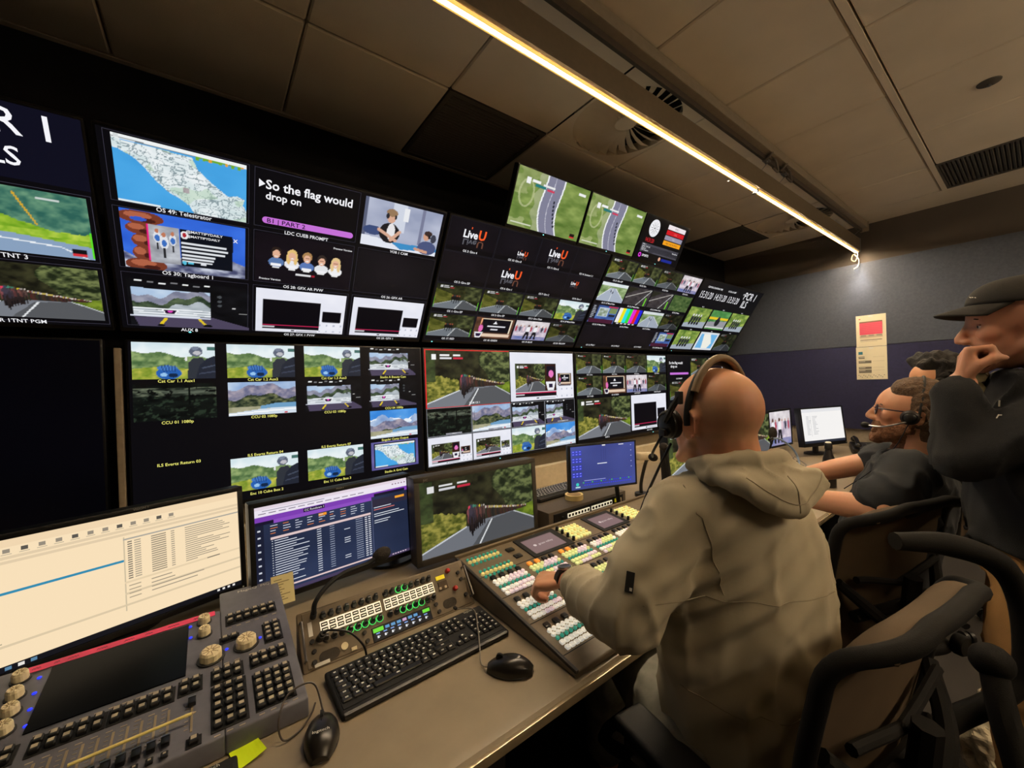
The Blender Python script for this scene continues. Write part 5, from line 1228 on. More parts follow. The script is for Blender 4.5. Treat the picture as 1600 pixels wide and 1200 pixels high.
desk_monitor('far desk monitor with a green race picture right of the bald man\'s head', (3.42, 1.36, .80), 0, 2, .54, .33, lambda s: s.tile(0, 0, 1, 1, P_peloton, 100, 56))
desk_monitor('far desk monitor with a street crowd picture, half behind the white document screen', (3.99, 1.42, .79), R(-6), 2, .54, .33, lambda s: s.tile(0, 0, 1, 1, P_street, 80, 46))
desk_monitor('far desk monitor showing a plain white document by the end wall', (4.18, 1.12, .815), R(-20), 6, .50, .33, p_white, bez=.012, chin=.03)
# touch screen on its arm
t = thing('touch_screen', 'blue touch screen on an arm behind the far end of the switcher', 'touch screen', (1.33, 1.346, .911), (R(90), 0, R(-18)))
MB().box((.19, .112, -.012), (.38, .224, .024), bev=.005).build('housing', M_BEZEL, t, smooth=True)
s = Screen(.356, .204)
s.tile(0, 0, 1, 1, lambda c: c.mixn(c.all(), (58, 66, 128), (74, 84, 152), 2, 2, 311), 10, 8, .0002)
for r in range(4):
    for k in range(3):
        for j in range(2): s.quad(.02 + .05 * k, .10 + .17 * r + .06 * j, .06 + .05 * k, .145 + .17 * r + .06 * j, (54, 60, 214), .0005); s.quad(.028 + .05 * k, .112 + .17 * r + .06 * j, .05 + .05 * k, .125 + .17 * r + .06 * j, (160, 170, 240), .0007)
s.quad(.48, .0, .53, .03, (220, 220, 226), .0005); s.quad(.74, .02, .82, .04, (220, 220, 226), .0005); s.quad(.40, .43, .55, .45, (220, 224, 236), .0005)
for k in range(22): s.quad(.17 + .034 * k if k < 11 else .20 + .034 * k, .84, .19 + .034 * k if k < 11 else .22 + .034 * k, .865, (54, 60, 214) if k % 4 else (70, 190, 110), .0005); s.quad(.19 + .034 * k, .90, .212 + .034 * k, .925, (60, 66, 220), .0005)
s.quad(.19, .80, .52, .815, (150, 156, 220), .0005)
for k in range(5): s.quad(.93, .06 + .13 * k, .945, .075 + .13 * k, (190, 196, 236), .0005)
for x in (.46, .50, .53): s.quad(x, .08, x + .006, .36, (56, 62, 118), .0004)
n = 16; s.b.add([(.09 * s.w + .008 * math.cos(2 * PI * k / n), .12 * s.h + .008 * math.sin(2 * PI * k / n), .0006) for k in range(n)], [tuple(range(n))], 0, lin((60, 200, 190)))
s.quad(.06, .93, .13, .96, (190, 226, 226), .0005)
s.build(t, M_SCREEN, (.012, .012, .0010))
MB().tube([(.24, .10, -.02), (.30, .06, -.08), (.33, -.08, -.10), (.34, -.16, -.10)], .012, smooth=5).box((.335, -.168, -.10), (.06, .026, .05), bev=.006).build('arm', M_BLACK, t, smooth=True)
t = thing('monitor_arm', 'cream plastic arm head on a curved black stem beside the touch screen', 'arm', (1.95, 1.40, DZ))  # arm of a monitor mount, holds no lamp
MB().box((0, -.04, .27), (.15, .035, .045), rot=(0, .12, 0), bev=.018, seg=4).build('arm_head', M_CREAM, t, smooth=True)
MB().tube([(.05, -.03, .26), (.10, .03, .20), (.11, .07, .08), (.11, .07, .0)], .010, smooth=6).build('stem', M_BLACK, t, smooth=True)
MB().cyl((.11, .07, 0), (.11, .07, .02), .04).build('clamp', M_BLACK, t, smooth=True)
t = thing('gooseneck_microphone', 'black ball headed gooseneck microphone just left of the bald man\'s headset', 'microphone', (2.17, 1.345, DZ))
MB().tube([(0, 0, 0), (0, 0, .05), (-.02, 0, .2), (-.05, .0, .29)], [.016, .014, .012, .012], smooth=5).build('gooseneck', M_BLACKM, t, smooth=True)
MB().ell((-.055, 0, .305), (.026, .026, .024)).build('foam_tip', mat('microphone foam', (44, 38, 34)), t, smooth=True)
MB().cyl((0, 0, 0), (0, 0, .012), .05).build('base', M_BLACK, t, smooth=True)

# ------------------------------------------------------------------ things behind the switcher
t = thing('rack_unit', 'grey rack unit with a strip of lit white keys under the touch screen', 'rack unit', (1.487, 1.36, DZ))
MB().box((0, .16, .056), (.556, .32, .108), bev=.004).build('case', mat('rack unit paint', (84, 74, 62), 0.5, var=0.06), t, smooth=True)
MB().box((.0, -.002, .055), (.50, .008, .088), bev=.002).build('front_panel', M_BLACK, t)
for x0, x1 in ((-.165, -.015), (.0, .155)):
    b = MB(); b.box(((x0 + x1) / 2, -.007, .076), (x1 - x0, .003, .020))
    for k in range(7): b.box((x0 + (k + .5) * (x1 - x0) / 7, -.009, .076), ((x1 - x0) / 7 * .62, .002, .012), mi=1)
    b.build('key_strip', [MATS['lit key display'], M_BLACK], t)
    for k in range(7): MB().box((x0 + (k + .5) * (x1 - x0) / 7, -.012, .046), (.013, .016, .016), bev=.003).build('lever_key', M_KEYBODY, t)
for x, z in ((-.20, .075), (-.20, .045), (-.215, .030)): MB().lathe([(.008, 0), (.007, .012), (.001, .0125)], 12, at=(x, -.006, z), rot=(R(90), 0, 0)).build('rotary_knob', M_STEEL if z < .04 else M_BLACK, t, smooth=True)
MB().box((.190, -.007, .078), (.024, .003, .018)).build('yellow_label', MATS['yellow label'], t)
MB().box((.222, -.008, .070), (.014, .006, .030), bev=.002).build('switch', M_CREAM, t)
keyboard('black keyboard lying on top of the rack unit behind the cyclist monitor', (1.50, 1.585, DZ + .112), (0, 0, R(2)), detail=False, mark=None)
t = thing('tape_roll', 'roll of cream masking tape on the rack unit', 'tape roll', (1.455, 1.44, DZ + .1115))
n = 32; b = MB()
prof = [(.036, .0), (.046, .0), (.046, .024), (.036, .024)]
vs = [(r * math.cos(2 * PI * k / n), r * math.sin(2 * PI * k / n), z) for r, z in prof for k in range(n)]
b.add(vs, [(q * n + k, q * n + (k + 1) % n, ((q + 1) % 4) * n + (k + 1) % n, ((q + 1) % 4) * n + k) for q in range(4) for k in range(n)])
b.build('tape', mat('masking tape', (232, 206, 140), 0.6, var=0.04), t, smooth=True)
MB().lathe([(.0345, .0005), (.036, .0005), (.036, .0235), (.0345, .0235)], n).build('core', mat('tape core', (150, 120, 80), 0.7), t)

# ------------------------------------------------------------------ second working position
for k, (x, y, lab) in enumerate(((2.62, 1.02, 'taupe intercom panel just right of the bald man\'s hood'), (3.22, 1.06, 'far taupe intercom panel behind the black bottle'))):
    intercom(lab, (x, y, DZ + .006), (R(35), 0, R(-4)), 'intercom panels', full=False)
t = thing('bottle', 'matt black drinks bottle with pale cap beside the seated man\'s arm', 'bottle', (3.03, .80, DZ))
MB().lathe([(.030, 0), (.035, .004), (.036, .14), (.030, .18), (.019, .215), (.017, .235), (.001, .236)], 24).build('flask', mat('bottle paint', (30, 26, 26), 0.35), t, smooth=True)
MB().lathe([(.018, .236), (.020, .238), (.020, .268), (.016, .274), (.001, .275)], 20).build('cap', M_BLACK, t, smooth=True)
MB().lathe([(.0165, .275), (.012, .281), (.001, .282)], 16).build('cap_disc', M_WHITE, t, smooth=True)
t = thing('desk_phone', 'black desk telephone with raised handset by the end wall', 'telephone', (4.50, .93, DZ), (0, 0, R(-70)))
MB().box((0, 0, .035), (.19, .20, .06), rot=(R(12), 0, 0), bev=.01).build('base', M_BLACK, t, smooth=True)
b = MB(); b.tube([(-.06, -.10, .09), (-.06, -.02, .115), (-.06, .08, .12)], .018, smooth=4); b.ell((-.06, -.10, .08), (.026, .032, .022)); b.ell((-.06, .085, .108), (.026, .032, .022)); b.build('handset', mat('glossy black handset', (24, 23, 23), 0.2), t, smooth=True)
kk = key_mesh('key', .014, .012, .004, None, True, [M_KEYBODY, M_WHITE])
for i in range(3):
    for j in range(4): link('key', kk, t, loc=(.01 + .022 * i, -.05 + .022 * j, .058 + .0047 * j), rot=(R(12), 0, 0))
t = thing('patch_cable', 'pale blue cable arching over the far intercom panel', 'cable', (2.70, .93, .80))
MB().tube([(.0, .06, .25), (.10, .05, .235), (.20, .02, .17), (.235, 0, .10), (.18, -.02, .03), (.06, -.05, -.04), (.0, -.08, -.06)], .006, smooth=8).build('lead', mat('pale blue lead', (140, 160, 190), 0.4), t, smooth=True)
MB().cyl((-.03, .062, .245), (.005, .06, .25), .009).build('plug', M_BLACK, t, smooth=True)
t = thing('gooseneck_microphone', 'black foam microphone before the green race picture at the far position', 'microphone', (3.02, 1.10, .83))
MB().tube([(.06, .05, 0), (.03, .03, .10), (0, 0, .17)], .006, smooth=5).build('gooseneck', M_BLACKM, t, smooth=True)
MB().ell((0, 0, .21), (.026, .026, .045)).build('foam_tip', MATS['microphone foam'], t, smooth=True)
t = thing('pen_pot', 'clear pot of yellow green pens and clips on the far desk', 'pen pot', (2.86, .86, DZ))
MB().lathe([(.032, 0), (.036, .09), (.034, .09), (.030, .004), (.001, .004)], 20).build('pot', mat('clear pot', (200, 206, 190), 0.1, trans=0.85), t, smooth=True)
for k in range(5):
    a = k * 1.3; MB().cyl((.012 * math.cos(a), .012 * math.sin(a), .008), (.03 * math.cos(a), .03 * math.sin(a), .13), .005, n=8).build('pen', [mat('lime pen', (200, 210, 70), 0.4), mat('red pen', (170, 60, 40), 0.4), M_BLACK][k % 3], t, smooth=True)
for k, (x, y, rz, col, lab) in enumerate(((2.98, .97, .5, (226, 210, 70), 'yellow marker pen lying among the clutter on the far desk'), (3.10, .93, 1.9, (150, 60, 46), 'red marker pen lying among the clutter on the far desk'), (2.50, .80, .2, (236, 226, 150), 'pale yellow marker pen in front of the far intercom panel'))):
    t = thing('marker_pen', lab, 'pen', (x, y, DZ + .0075), (0, 0, rz), 'loose pens')
    MB().cyl((-.06, 0, 0), (.03, 0, 0), .007, n=10).build('barrel', mat('pen paint %d' % k, col, 0.4), t, smooth=True)
    MB().cyl((.03, 0, 0), (.07, 0, 0), .0074, .006, n=10).build('cap', M_BLACK, t, smooth=True)

# ------------------------------------------------------------------ figures: joined solids grown into one smooth skin
M_SKIN = attr_mat('skin', 0.48, emissive=False)
_b = M_SKIN.node_tree.nodes['Principled BSDF']; _b.inputs['Subsurface Weight'].default_value = 0.10; _b.inputs['Subsurface Radius'].default_value = (0.010, 0.004, 0.002); _b.inputs['Specular IOR Level'].default_value = 0.45
def cap(b, p0, p1, r0, r1=None, nu=14):
    r1 = r0 if r1 is None else r1
    b.ell(p0, r0, nu=nu, nv=8); b.ell(p1, r1, nu=nu, nv=8); b.cyl(p0, p1, r0, r1, n=nu)
def chain(b, pts, rs):
    for i in range(len(pts) - 1): cap(b, pts[i], pts[i + 1], rs[i], rs[i + 1])
def loft(b, rings, n=28, pw=2.0):
    """rings: (centre, half width, half depth, right vector)"""
    vs = []; fs = []
    for c, rx, ry, rt in rings:
        c = Vector(c); rt = Vector(rt).normalized(); fw = Vector((0, 0, 1)).cross(rt)
        for k in range(n):
            a = 2 * PI * k / n; ca, sa = math.cos(a), math.sin(a)
            x = math.copysign(abs(ca) ** (2 / pw), ca); y = math.copysign(abs(sa) ** (2 / pw), sa)
            vs.append(c + rt * x * rx + fw * y * ry)
    m = len(rings)
    for i in range(m - 1):
        for k in range(n): fs.append((i * n + k, i * n + (k + 1) % n, (i + 1) * n + (k + 1) % n, (i + 1) * n + k))
    fs += [tuple(range(n - 1, -1, -1)), tuple(range((m - 1) * n, m * n))]
    b.add(vs, fs)
def grow(b, voxel, it=4):
    me = b.mesh('solids', []); o = bpy.data.objects.new('solids', me); COL.objects.link(o)
    r = o.modifiers.new('r', 'REMESH'); r.mode = 'VOXEL'; r.voxel_size = voxel
    s = o.modifiers.new('s', 'SMOOTH'); s.factor = 0.5; s.iterations = it
    dg = bpy.context.evaluated_depsgraph_get()
    out = bpy.data.meshes.new_from_object(o.evaluated_get(dg), depsgraph=dg)
    bpy.data.objects.remove(o); bpy.data.meshes.remove(me)
    return out
def vn(me):
    n = len(me.vertices); v = np.empty(n * 3); me.vertices.foreach_get('co', v)
    nn = np.empty(n * 3); me.vertex_normals.foreach_get('vector', nn)
    return v.reshape(-1, 3), nn.reshape(-1, 3)
def setv(me, v): me.vertices.foreach_set('co', v.ravel()); me.update()
def setcol(me, c):
    a = me.attributes.get('picture') or me.attributes.new('picture', 'FLOAT_COLOR', 'POINT')
    a.data.foreach_set('color', np.c_[c, np.ones(len(c))].astype(np.float32).ravel())
def nz(v, fx, seed=0):
    fx = np.asarray(fx, float); off = Vector((seed * 7.1, seed * 3.3, seed * 5.7))
    return np.array([noise.noise(Vector(p) + off) for p in (v * fx)])
def sm(x, a, b):
    t = np.clip((x - a) / (b - a), 0, 1); return t * t * (3 - 2 * t)
def frame_of(F, up=(0, 0, 1)):
    F = Vector(F).normalized(); Rt = F.cross(Vector(up)).normalized(); U = Rt.cross(F)
    return Matrix((Rt, F, U)).transposed()        # columns: right, forward, up
def head_solids(b, C, Q, k=1.0, jaw=1.0, nose=1.0):
    C = Vector(C); P = lambda x, y, z: C + Q @ (Vector((x, y, z)) * k)
    E_ = lambda c, r: b.ell(P(*c), tuple(q * k for q in r), rot=Q, nu=22, nv=14)
    E_((0, -.012, .036), (.077, .098, .086)); E_((0, .030, .018), (.066, .070, .080)); E_((0, .030, -.040), (.058, .062, .072)); E_((0, -.030, -.005), (.070, .074, .070))
    for s in (-1, 1):
        cap(b, P(s * .053, .002, -.050), P(s * .018, .074 * jaw, -.103), .017 * k, .017 * k)
        E_((s * .040, .062, -.018), (.024, .026, .024)); cap(b, P(s * .014, .089, .020), P(s * .044, .074, .020), .0095 * k, .010 * k)
        b.ell(P(s * .080, -.014, -.008), (.008 * k, .021 * k, .034 * k), rot=Q @ rotm((.15, 0, s * -.45)), nu=14, nv=10)
        b.tube([P(s * (.087 + .004 * math.cos(a)), -.018 - .019 * math.cos(a), -.006 + .033 * math.sin(a)) for a in np.linspace(-1.2, 3.3, 12)], .0042 * k, n=8)
        E_((s * .012, .101, -.036), (.009, .010, .008))
    E_((0, .076 * jaw, -.106), (.022, .017, .016))
    cap(b, P(0, .090, .014), P(0, .112 * nose, -.026), .0085 * k, .0105 * k); E_((0, .112 * nose, -.032), (.0105, .0105, .009))
    cap(b, P(-.017, .087, -.064), P(.017, .087, -.064), .0070 * k); cap(b, P(-.014, .085, -.076), P(.014, .085, -.076), .0078 * k); E_((0, .078, -.068), (.026, .016, .020))
def head_shape(v, C, Q, k=1.0):
    """press in eye sockets and the mouth line"""
    h = (v - np.array(C)) @ np.array(Q) / k; fwd = np.array(Q)[:, 1]
    d = np.zeros(len(v))
    for s in (-1, 1): d += .010 * np.exp(-(((h[:, 0] - s * .031) / .014) ** 2 + ((h[:, 2] - .002) / .011) ** 2)) * (h[:, 1] > .04)
    d += .004 * np.exp(-((h[:, 0] / .024) ** 2 + ((h[:, 2] + .070) / .003) ** 2)) * (h[:, 1] > .05)
    return v - d[:, None] * fwd * k
def hlocal(v, C, Q, k=1.0): return (v - np.array(C)) @ np.array(Q) / k
def hand_solids(b, wrist, D, B, T, curl=(.5, .6, .6), k=1.0, spread=.10, thumb=((.5, .2), (.2, .2)), curls=None, tpts=None):
    """D towards the fingers, B out of the back of the hand, T towards the thumb side"""
    D = Vector(D).normalized(); T = (Vector(T) - D * Vector(T).dot(D)).normalized(); B = T.cross(D) if T.cross(D).dot(Vector(B)) > 0 else D.cross(T)
    w = Vector(wrist)
    for i, (off, ml, fl) in enumerate(((.030, .090, (.040, .026, .021)), (.010, .093, (.045, .029, .022)), (-.011, .088, (.041, .027, .021)), (-.030, .080, (.032, .021, .019)))):
        base = w + T * off * .55 * k + D * .012 * k; kn = w + T * off * k + D * ml * k + B * .004 * k
        cap(b, base, kn, .0135 * k, .0115 * k)
        cu = (curls[i] if curls else curl); ang = 0.0; p = kn; dirT = D + T * (off / .03) * spread
        dirT.normalize()
        for s_, L in enumerate(fl):
            ang += cu[s_]; d = dirT * math.cos(ang) - B * math.sin(ang); q = p + d * L * k
            cap(b, p, q, (.0098 - .0009 * s_) * k, (.0090 - .0009 * s_) * k); p = q
    cap(b, w + T * .008 * k, w + T * .004 * k + D * .06 * k, .020 * k, .017 * k)
    b.ell(w + D * .055 * k - B * .004 * k, (.040 * k, .046 * k, .015 * k), rot=Matrix((T, D, T.cross(D))).transposed(), nu=16, nv=10)
    if tpts:
        q = [w + (T * a + D * d + B * c) * k for a, d, c in tpts]; chain(b, q, [.0150 * k, .0125 * k, .0112 * k, .0090 * k][:len(q)]); return
    t0 = w + T * .022 * k + D * .020 * k; a0, a1 = thumb
    d1 = (D * .75 + T * .62 - B * a0[1]).normalized(); p1 = t0 + d1 * .045 * k; cap(b, t0, p1, .0150 * k, .0115 * k)
    d2 = (D * (.9 - a1[0]) + T * (.35 - a1[0]) - B * a1[1]).normalized(); p2 = p1 + d2 * .032 * k; cap(b, p1, p2, .0112 * k, .0098 * k)
    d3 = (d2 - T * .25 * (1 + a1[0])).normalized(); cap(b, p2, p2 + d3 * .026 * k, .0098 * k, .0082 * k)
def place(me, name, m, base, parent=None, smooth=180, **kw):
    v, _ = vn(me); setv(me, v - np.array(base)); me.materials.clear(); me.materials.append(m); me.name = name
    return link(name, me, parent, smooth, loc=None if parent is not None else base, **kw)
def shell(body, C, Q, k, mask, thick, name, m, base, parent, seed=0, rough=.0, fr=60.0):
    """hair or beard: the part of the body surface where mask(h) > 0, lifted by thick * mask"""
    v, n = vn(body); h = hlocal(v + np.array(base), C, Q, k); w = mask(h)
    keep = w > 0.03; idx = -np.ones(len(v), int)
    faces = [tuple(p.vertices) for p in body.polygons]
    faces = [f for f in faces if any(keep[i] for i in f)]
    par = {}                                    # keep only the largest patch
    def root(i):
        while par.setdefault(i, i) != i: par[i] = par[par[i]]; i = par[i]
        return i
    for f in faces:
        for i in f[1:]: par[root(i)] = root(f[0])
    cnt = {}
    for f in faces: cnt[root(f[0])] = cnt.get(root(f[0]), 0) + 1
    big = max(cnt, key=cnt.get); faces = [f for f in faces if root(f[0]) == big]
    used = sorted({i for f in faces for i in f})
    for a, i in enumerate(used): idx[i] = a
    vv = v[used]; ww = w[used]; r = 1 + rough * nz(vv, (fr, fr, fr), seed)
    out = vv + n[used] * (thick * ww * r - .0016)[:, None]
    me = bpy.data.meshes.new(name); me.from_pydata(out.tolist(), [], [tuple(int(idx[i]) for i in f) for f in faces]); me.materials.append(m); me.update()
    o = link(name, me, parent, 180)
    return o
def cloth(b, voxel, base, name, m, parent, folds, it=5, parts=None, shaper=None):
    me = grow(b, voxel, it); v, n = vn(me)
    d = np.zeros(len(v))
    for amp, fx, seed, ridge in folds:
        q = nz(v, fx, seed); d += amp * ((1 - 2 * np.abs(q)) ** 3 if ridge else q)
    v = v + n * d[:, None]
    if shaper is not None: v = shaper(v, n)
    setv(me, v)
    return place(me, name, m, base, parent)
def surface_line(obj, base, pts, dirs, r, name, m, parent, lift=.0005):
    """a seam: points dropped along dirs onto the cloth surface"""
    me = obj.data; v = [Vector(x.co) for x in me.vertices]; f = [tuple(p.vertices) for p in me.polygons]
    t = BVHTree.FromPolygons(v, f); out = []
    for p, d in zip(pts, dirs):
        p = Vector(p) - Vector(base); d = Vector(d).normalized()
        hit = t.ray_cast(p, d)
        if hit[0] is not None: out.append(hit[0] + hit[1] * lift)
    if len(out) > 1:
        b = MB(); b.tube(out, r, n=5); return b.build(name, m, parent, smooth=True)
def eyes(parent, C, Q, k, base):
    for s in (-1, 1):
        p = Vector(C) + Q @ (Vector((s * .031, .070, .001)) * k) - Vector(base)
        b = MB(); b.ell((0, 0, 0), .0120 * k, nu=14, nv=10); b.ell(Q @ Vector((0, .0068 * k, 0)), .0062 * k, nu=12, nv=8, mi=1)
        b.build('eye', [mat('eye white', (210, 200, 190), 0.2), mat('iris', (40, 28, 20), 0.15)], parent, smooth=True, loc=p)
        l = MB(); l.tube([Q @ (Vector((x, .0118 - abs(x) * .25, .0048 - abs(x) * .12)) * k) for x in np.linspace(-.013, .013, 7)], .0022 * k, n=6)
        l.build('eyelid', mat('eyelid skin', (176, 112, 84), 0.5), parent, smooth=True, loc=p)
        e = MB(); e.tube([Q @ (Vector((x, .0165 - abs(x + s * 0) * .3, .022 - .2 * abs(x - s * -.004))) * k) for x in np.linspace(-.017, .017, 8)], [.0012, .0028, .003, .0028, .0014], n=6)
        e.build('eyebrow', mat('brow hair', (58, 38, 24), 0.8), parent, smooth=True, loc=p)
M_PUFF = None

# ------------------------------------------------------------------ the bald man at the switcher
BB = Vector((.985, .45, 0)); RT = Vector((.86, -.51, 0)).normalized()
K1 = 1.0
C1 = Vector((.945, .472, 1.338)); Q1 = frame_of((.27, .96, .05))
sL, eL, wL = Vector((.838, .505, 1.135)), Vector((.712, .555, .926)), Vector((.800, .832, .868))
sR, eR, wR = Vector((1.045, .405, 1.110)), Vector((1.17, .57, .92)), Vector((1.24, .77, .855))
b = MB(); head_solids(b, C1, Q1, K1)
b.ell(C1 + Q1 @ Vector((0, -.024, .030)), (.0785, .094, .088), rot=Q1, nu=22, nv=14)
cap(b, C1 + Q1 @ Vector((0, -.034, -.030)), Vector((.962, .428, 1.19)), .066, .064); cap(b, Vector((.962, .428, 1.19)), Vector((.98, .42, 1.10)), .064, .09)
loft(b, [((.985, .44, .58), .15, .10, RT), ((.985, .44, .80), .145, .10, RT), ((.98, .435, 1.0), .15, .10, RT), ((.96, .44, 1.10), .12, .08, RT)])
chain(b, [sL, eL, wL], [.05, .042, .028]); chain(b, [sR, eR, wR], [.05, .042, .028])
hand_solids(b, wL, (-.36, .88, -.26), (-.35, .1, .9), (.75, .40, .1), curls=((.7, 1.2, .8), (.8, 1.25, .9), (.85, 1.3, .9), (.9, 1.3, .9)), k=1.04, thumb=((.4, .35), (.3, .5)), spread=.04)
hand_solids(b, wR, (.1, .95, -.25), (0, .2, 1), (-.9, .1, 0), curl=(.5, .5, .5))
chain(b, [(.86, .50, .62), (1.06, .92, .60), (1.08, .95, .12)], [.066, .055, .045]); chain(b, [(1.10, .37, .62), (1.36, .78, .60), (1.40, .80, .12)], [.066, .055, .045])
cap(b, (1.08, .93, .05), (1.14, 1.05, .045), .045, .04); cap(b, (1.40, .78, .05), (1.47, .90, .045), .045, .04)
me = grow(b, .0055, 5); v, n = vn(me); v = head_shape(v, C1, Q1, K1); setv(me, v)
h = hlocal(v, C1, Q1, K1)
col = np.tile(lin((228, 166, 130)), (len(v), 1))
st = sm(-h[:, 1], -.045, .01) * sm(h[:, 2], -.075, -.045) * (1 - sm(h[:, 2], .045, .085)) * (h[:, 2] > -.12) * (np.abs(h[:, 0]) < .12) * (1 - .45 * sm(h[:, 2], .02, .06))
st *= .75 + .25 * nz(v, (60, 60, 60), 2)
ear = (np.abs(h[:, 0]) > .076) & (np.abs(h[:, 2]) < .05); st[ear] = 0
col = col * (1 - .42 * st[:, None]) + lin((136, 108, 84)) * (.42 * st[:, None])
red = nz(v, (22, 22, 22), 5)[:, None] * .08; col = np.clip(col * (1 + np.array([.6, -1, -1]) * red), 0, 1)
setcol(me, col)
man = place(me, 'person', M_SKIN, BB, label='bald man seen from behind in a light khaki hooded jacket working the switcher', cat='person')
eyes(man, C1, Q1, K1, BB)
M_JKT = weave('khaki jacket cloth', (184, 174, 150), .82, 700, .04); M_SEAM = mat('khaki seam', (158, 148, 126), 0.85)
b = MB()
loft(b, [((.995, .42, .50), .205, .160, RT), ((.99, .425, .62), .208, .162, RT), ((.98, .435, .80), .196, .150, RT), ((.978, .437, .95), .198, .148, RT), ((.972, .437, 1.06), .195, .142, RT), ((.955, .435, 1.13), .170, .120, RT), ((.956, .432, 1.19), .122, .096, RT), ((.958, .430, 1.23), .085, .082, RT)])
chain(b, [sL + Vector((.02, -.01, .0)), sL * .5 + eL * .5 + Vector((-.005, .0, -.01)), eL, eL * .5 + wL * .5 + Vector((-.01, 0, -.005)), eL * .32 + wL * .68, eL * .22 + wL * .78], [.082, .084, .072, .064, .056, .047])
chain(b, [sR, sR * .5 + eR * .5, eR, eR * .5 + wR * .5, eR * .1 + wR * .9], [.080, .080, .072, .06, .045])
def shape_j(v, n):
    # soft folds that run from the arm pit across the back, and puckers at the cuff
    d = np.zeros(len(v))
    for (px, py, pz, amp, wl, ax) in ((.86, .45, 1.0, .009, .055, (.5, -.3, -.8)), (.90, .35, .80, .010, .075, (.7, -.35, -.62)), (1.05, .3, .72, .008, .08, (.6, -.3, .72))):
        q = v - np.array((px, py, pz)); a = np.array(ax); a = a / np.linalg.norm(a); rr = np.linalg.norm(q, axis=1); t = q @ a
        d += amp * np.sin(t / wl * 2 * PI + 2.5 * nz(v, (5, 5, 5), 9)) * np.exp(-(rr / .16) ** 2)
    f = (wL - eL); L = f.length; f = np.array(f / L); s_ = (v - np.array(eL)) @ f; rad = np.linalg.norm((v - np.array(eL)) - s_[:, None] * f, axis=1)
    d += .006 * np.sin(s_ / .034 * 2 * PI + 3 * nz(v, (9, 9, 9), 4)) * (rad < .10) * sm(s_, L * .45, L * .75)
    return v + n * d[:, None]
jk = cloth(b, .0075, BB, 'jacket', M_JKT, man, [(.009, (4, 4, 8), 1, False), (.007, (12, 12, 4), 2, True), (.0022, (26, 26, 14), 3, False)], it=6, shaper=shape_j)
FWD = Vector((0, 0, 1)).cross(RT)   # the way he faces
def ring_seam(z, a0, a1, n=26, dz=0.0):
    P, D = [], []
    for k in range(n):
        a = R(a0 + (a1 - a0) * k / (n - 1)); d = RT * math.cos(a) + FWD * math.sin(a)
        P.append(Vector((.985, .43, z + dz * math.sin(PI * k / (n - 1)))) + d * .5); D.append(-d)
    return P, D
surface_line(jk, BB, *ring_seam(.985, -160, -20), .0011, 'yoke_seam', M_SEAM, jk)
surface_line(jk, BB, *ring_seam(.775, -165, -15, dz=-.02), .0012, 'waist_seam', M_SEAM, jk)
for sgn, sh in ((-1, sL),):
    P, D = [], []
    for k in range(18):
        t_ = k / 17; p = Vector(sh) + RT * sgn * (.005 - .045 * t_) + Vector((0, 0, .10 - .25 * t_)) - FWD * .5
        if k < 6: P.append(Vector((p.x, p.y, 1.6)) + FWD * (.5 - .04 * k)); D.append((0, 0, -1))
        else: P.append(p); D.append(FWD)
    surface_line(jk, BB, P, D, .0014, 'armhole_seam', M_SEAM, jk)
# hood lying on the upper back
b = MB()
ring = []
for k in range(28):
    a = 2 * PI * k / 28
    ring.append(Vector((.955, .432, 1.238)) + RT * .090 * math.cos(a) + FWD * (.086 * math.sin(a)) + Vector((0, 0, -.022 * math.sin(a) + .002)))
b.tube(ring, .017, n=10, closed=True)
for k in range(17):
    u = -1 + 2 * k / 16; w_ = math.sqrt(max(0, 1 - u * u))
    top = Vector((.957, .43, 1.245)) + RT * u * .098 - FWD * (.070 * w_ + .012)
    mid = Vector((.960, .425, 1.212 + .012 * u * u)) + RT * (u * .100 + .002) - FWD * (.100 * w_ + .030)
    bot = Vector((.962, .425, 1.172 + .050 * abs(u) ** 1.6)) + RT * (u * .085 + .014) - FWD * (.104 + .030 * w_)
    chain(b, [top, mid, bot], [.012, .015, .016 + .004 * w_])
hood = cloth(b, .0055, BB, 'hood', M_JKT, jk, [(.006, (9, 9, 12), 11, False), (.006, (17, 17, 8), 12, True)], it=6)
hs = [Vector((.966, .42, 1.235)) + RT * .012 - FWD * .5 + Vector((0, 0, -.065 * k / 15)) for k in range(16)]
surface_line(hood, BB, hs, [FWD] * 16, .0012, 'hood_seam', M_SEAM, jk)
edge = [Vector((.962, .42, 1.186 + .050 * abs(-1 + 2 * k / 24) ** 1.6)) + RT * (-.085 + .17 * k / 24 + .014) - FWD * .5 for k in range(25)]
surface_line(hood, BB, edge, [FWD] * 25, .0011, 'hood_hem', M_SEAM, jk)
# sleeve patch, watch, jeans
pp = Vector((.712, .545, 1.0)) - Vector(BB)
pv = (Vector(EYE) - Vector((.712, .545, 1.0))).normalized()
tb = BVHTree.FromPolygons([Vector(x.co) for x in jk.data.vertices], [tuple(p.vertices) for p in jk.data.polygons])
hit = tb.ray_cast(pp + pv * .4, -pv)
if hit[0] is not None:
    fr = frame_of(hit[1], (0.15, 0, 1)); pb = MB()
    pb.box((0, 0, 0), (.017, .004, .040), bev=.001); pb.box((-.004, .0022, -.013), (.005, .001, .006), mi=1)
    me_ = pb.mesh('sleeve_patch', [M_BLACKM, M_WHITE]); o = link('sleeve_patch', me_, jk); o.matrix_local = Matrix.Translation(hit[0] + hit[1] * .001) @ fr.to_4x4()
b = MB(); chain(b, [(.855, .49, .60), (1.06, .92, .605), (1.075, .95, .16)], [.094, .074, .064]); chain(b, [(1.10, .37, .60), (1.36, .78, .605), (1.395, .80, .16)], [.094, .074, .064])
loft(b, [((.985, .43, .535), .185, .15, RT), ((.985, .43, .68), .18, .14, RT)])
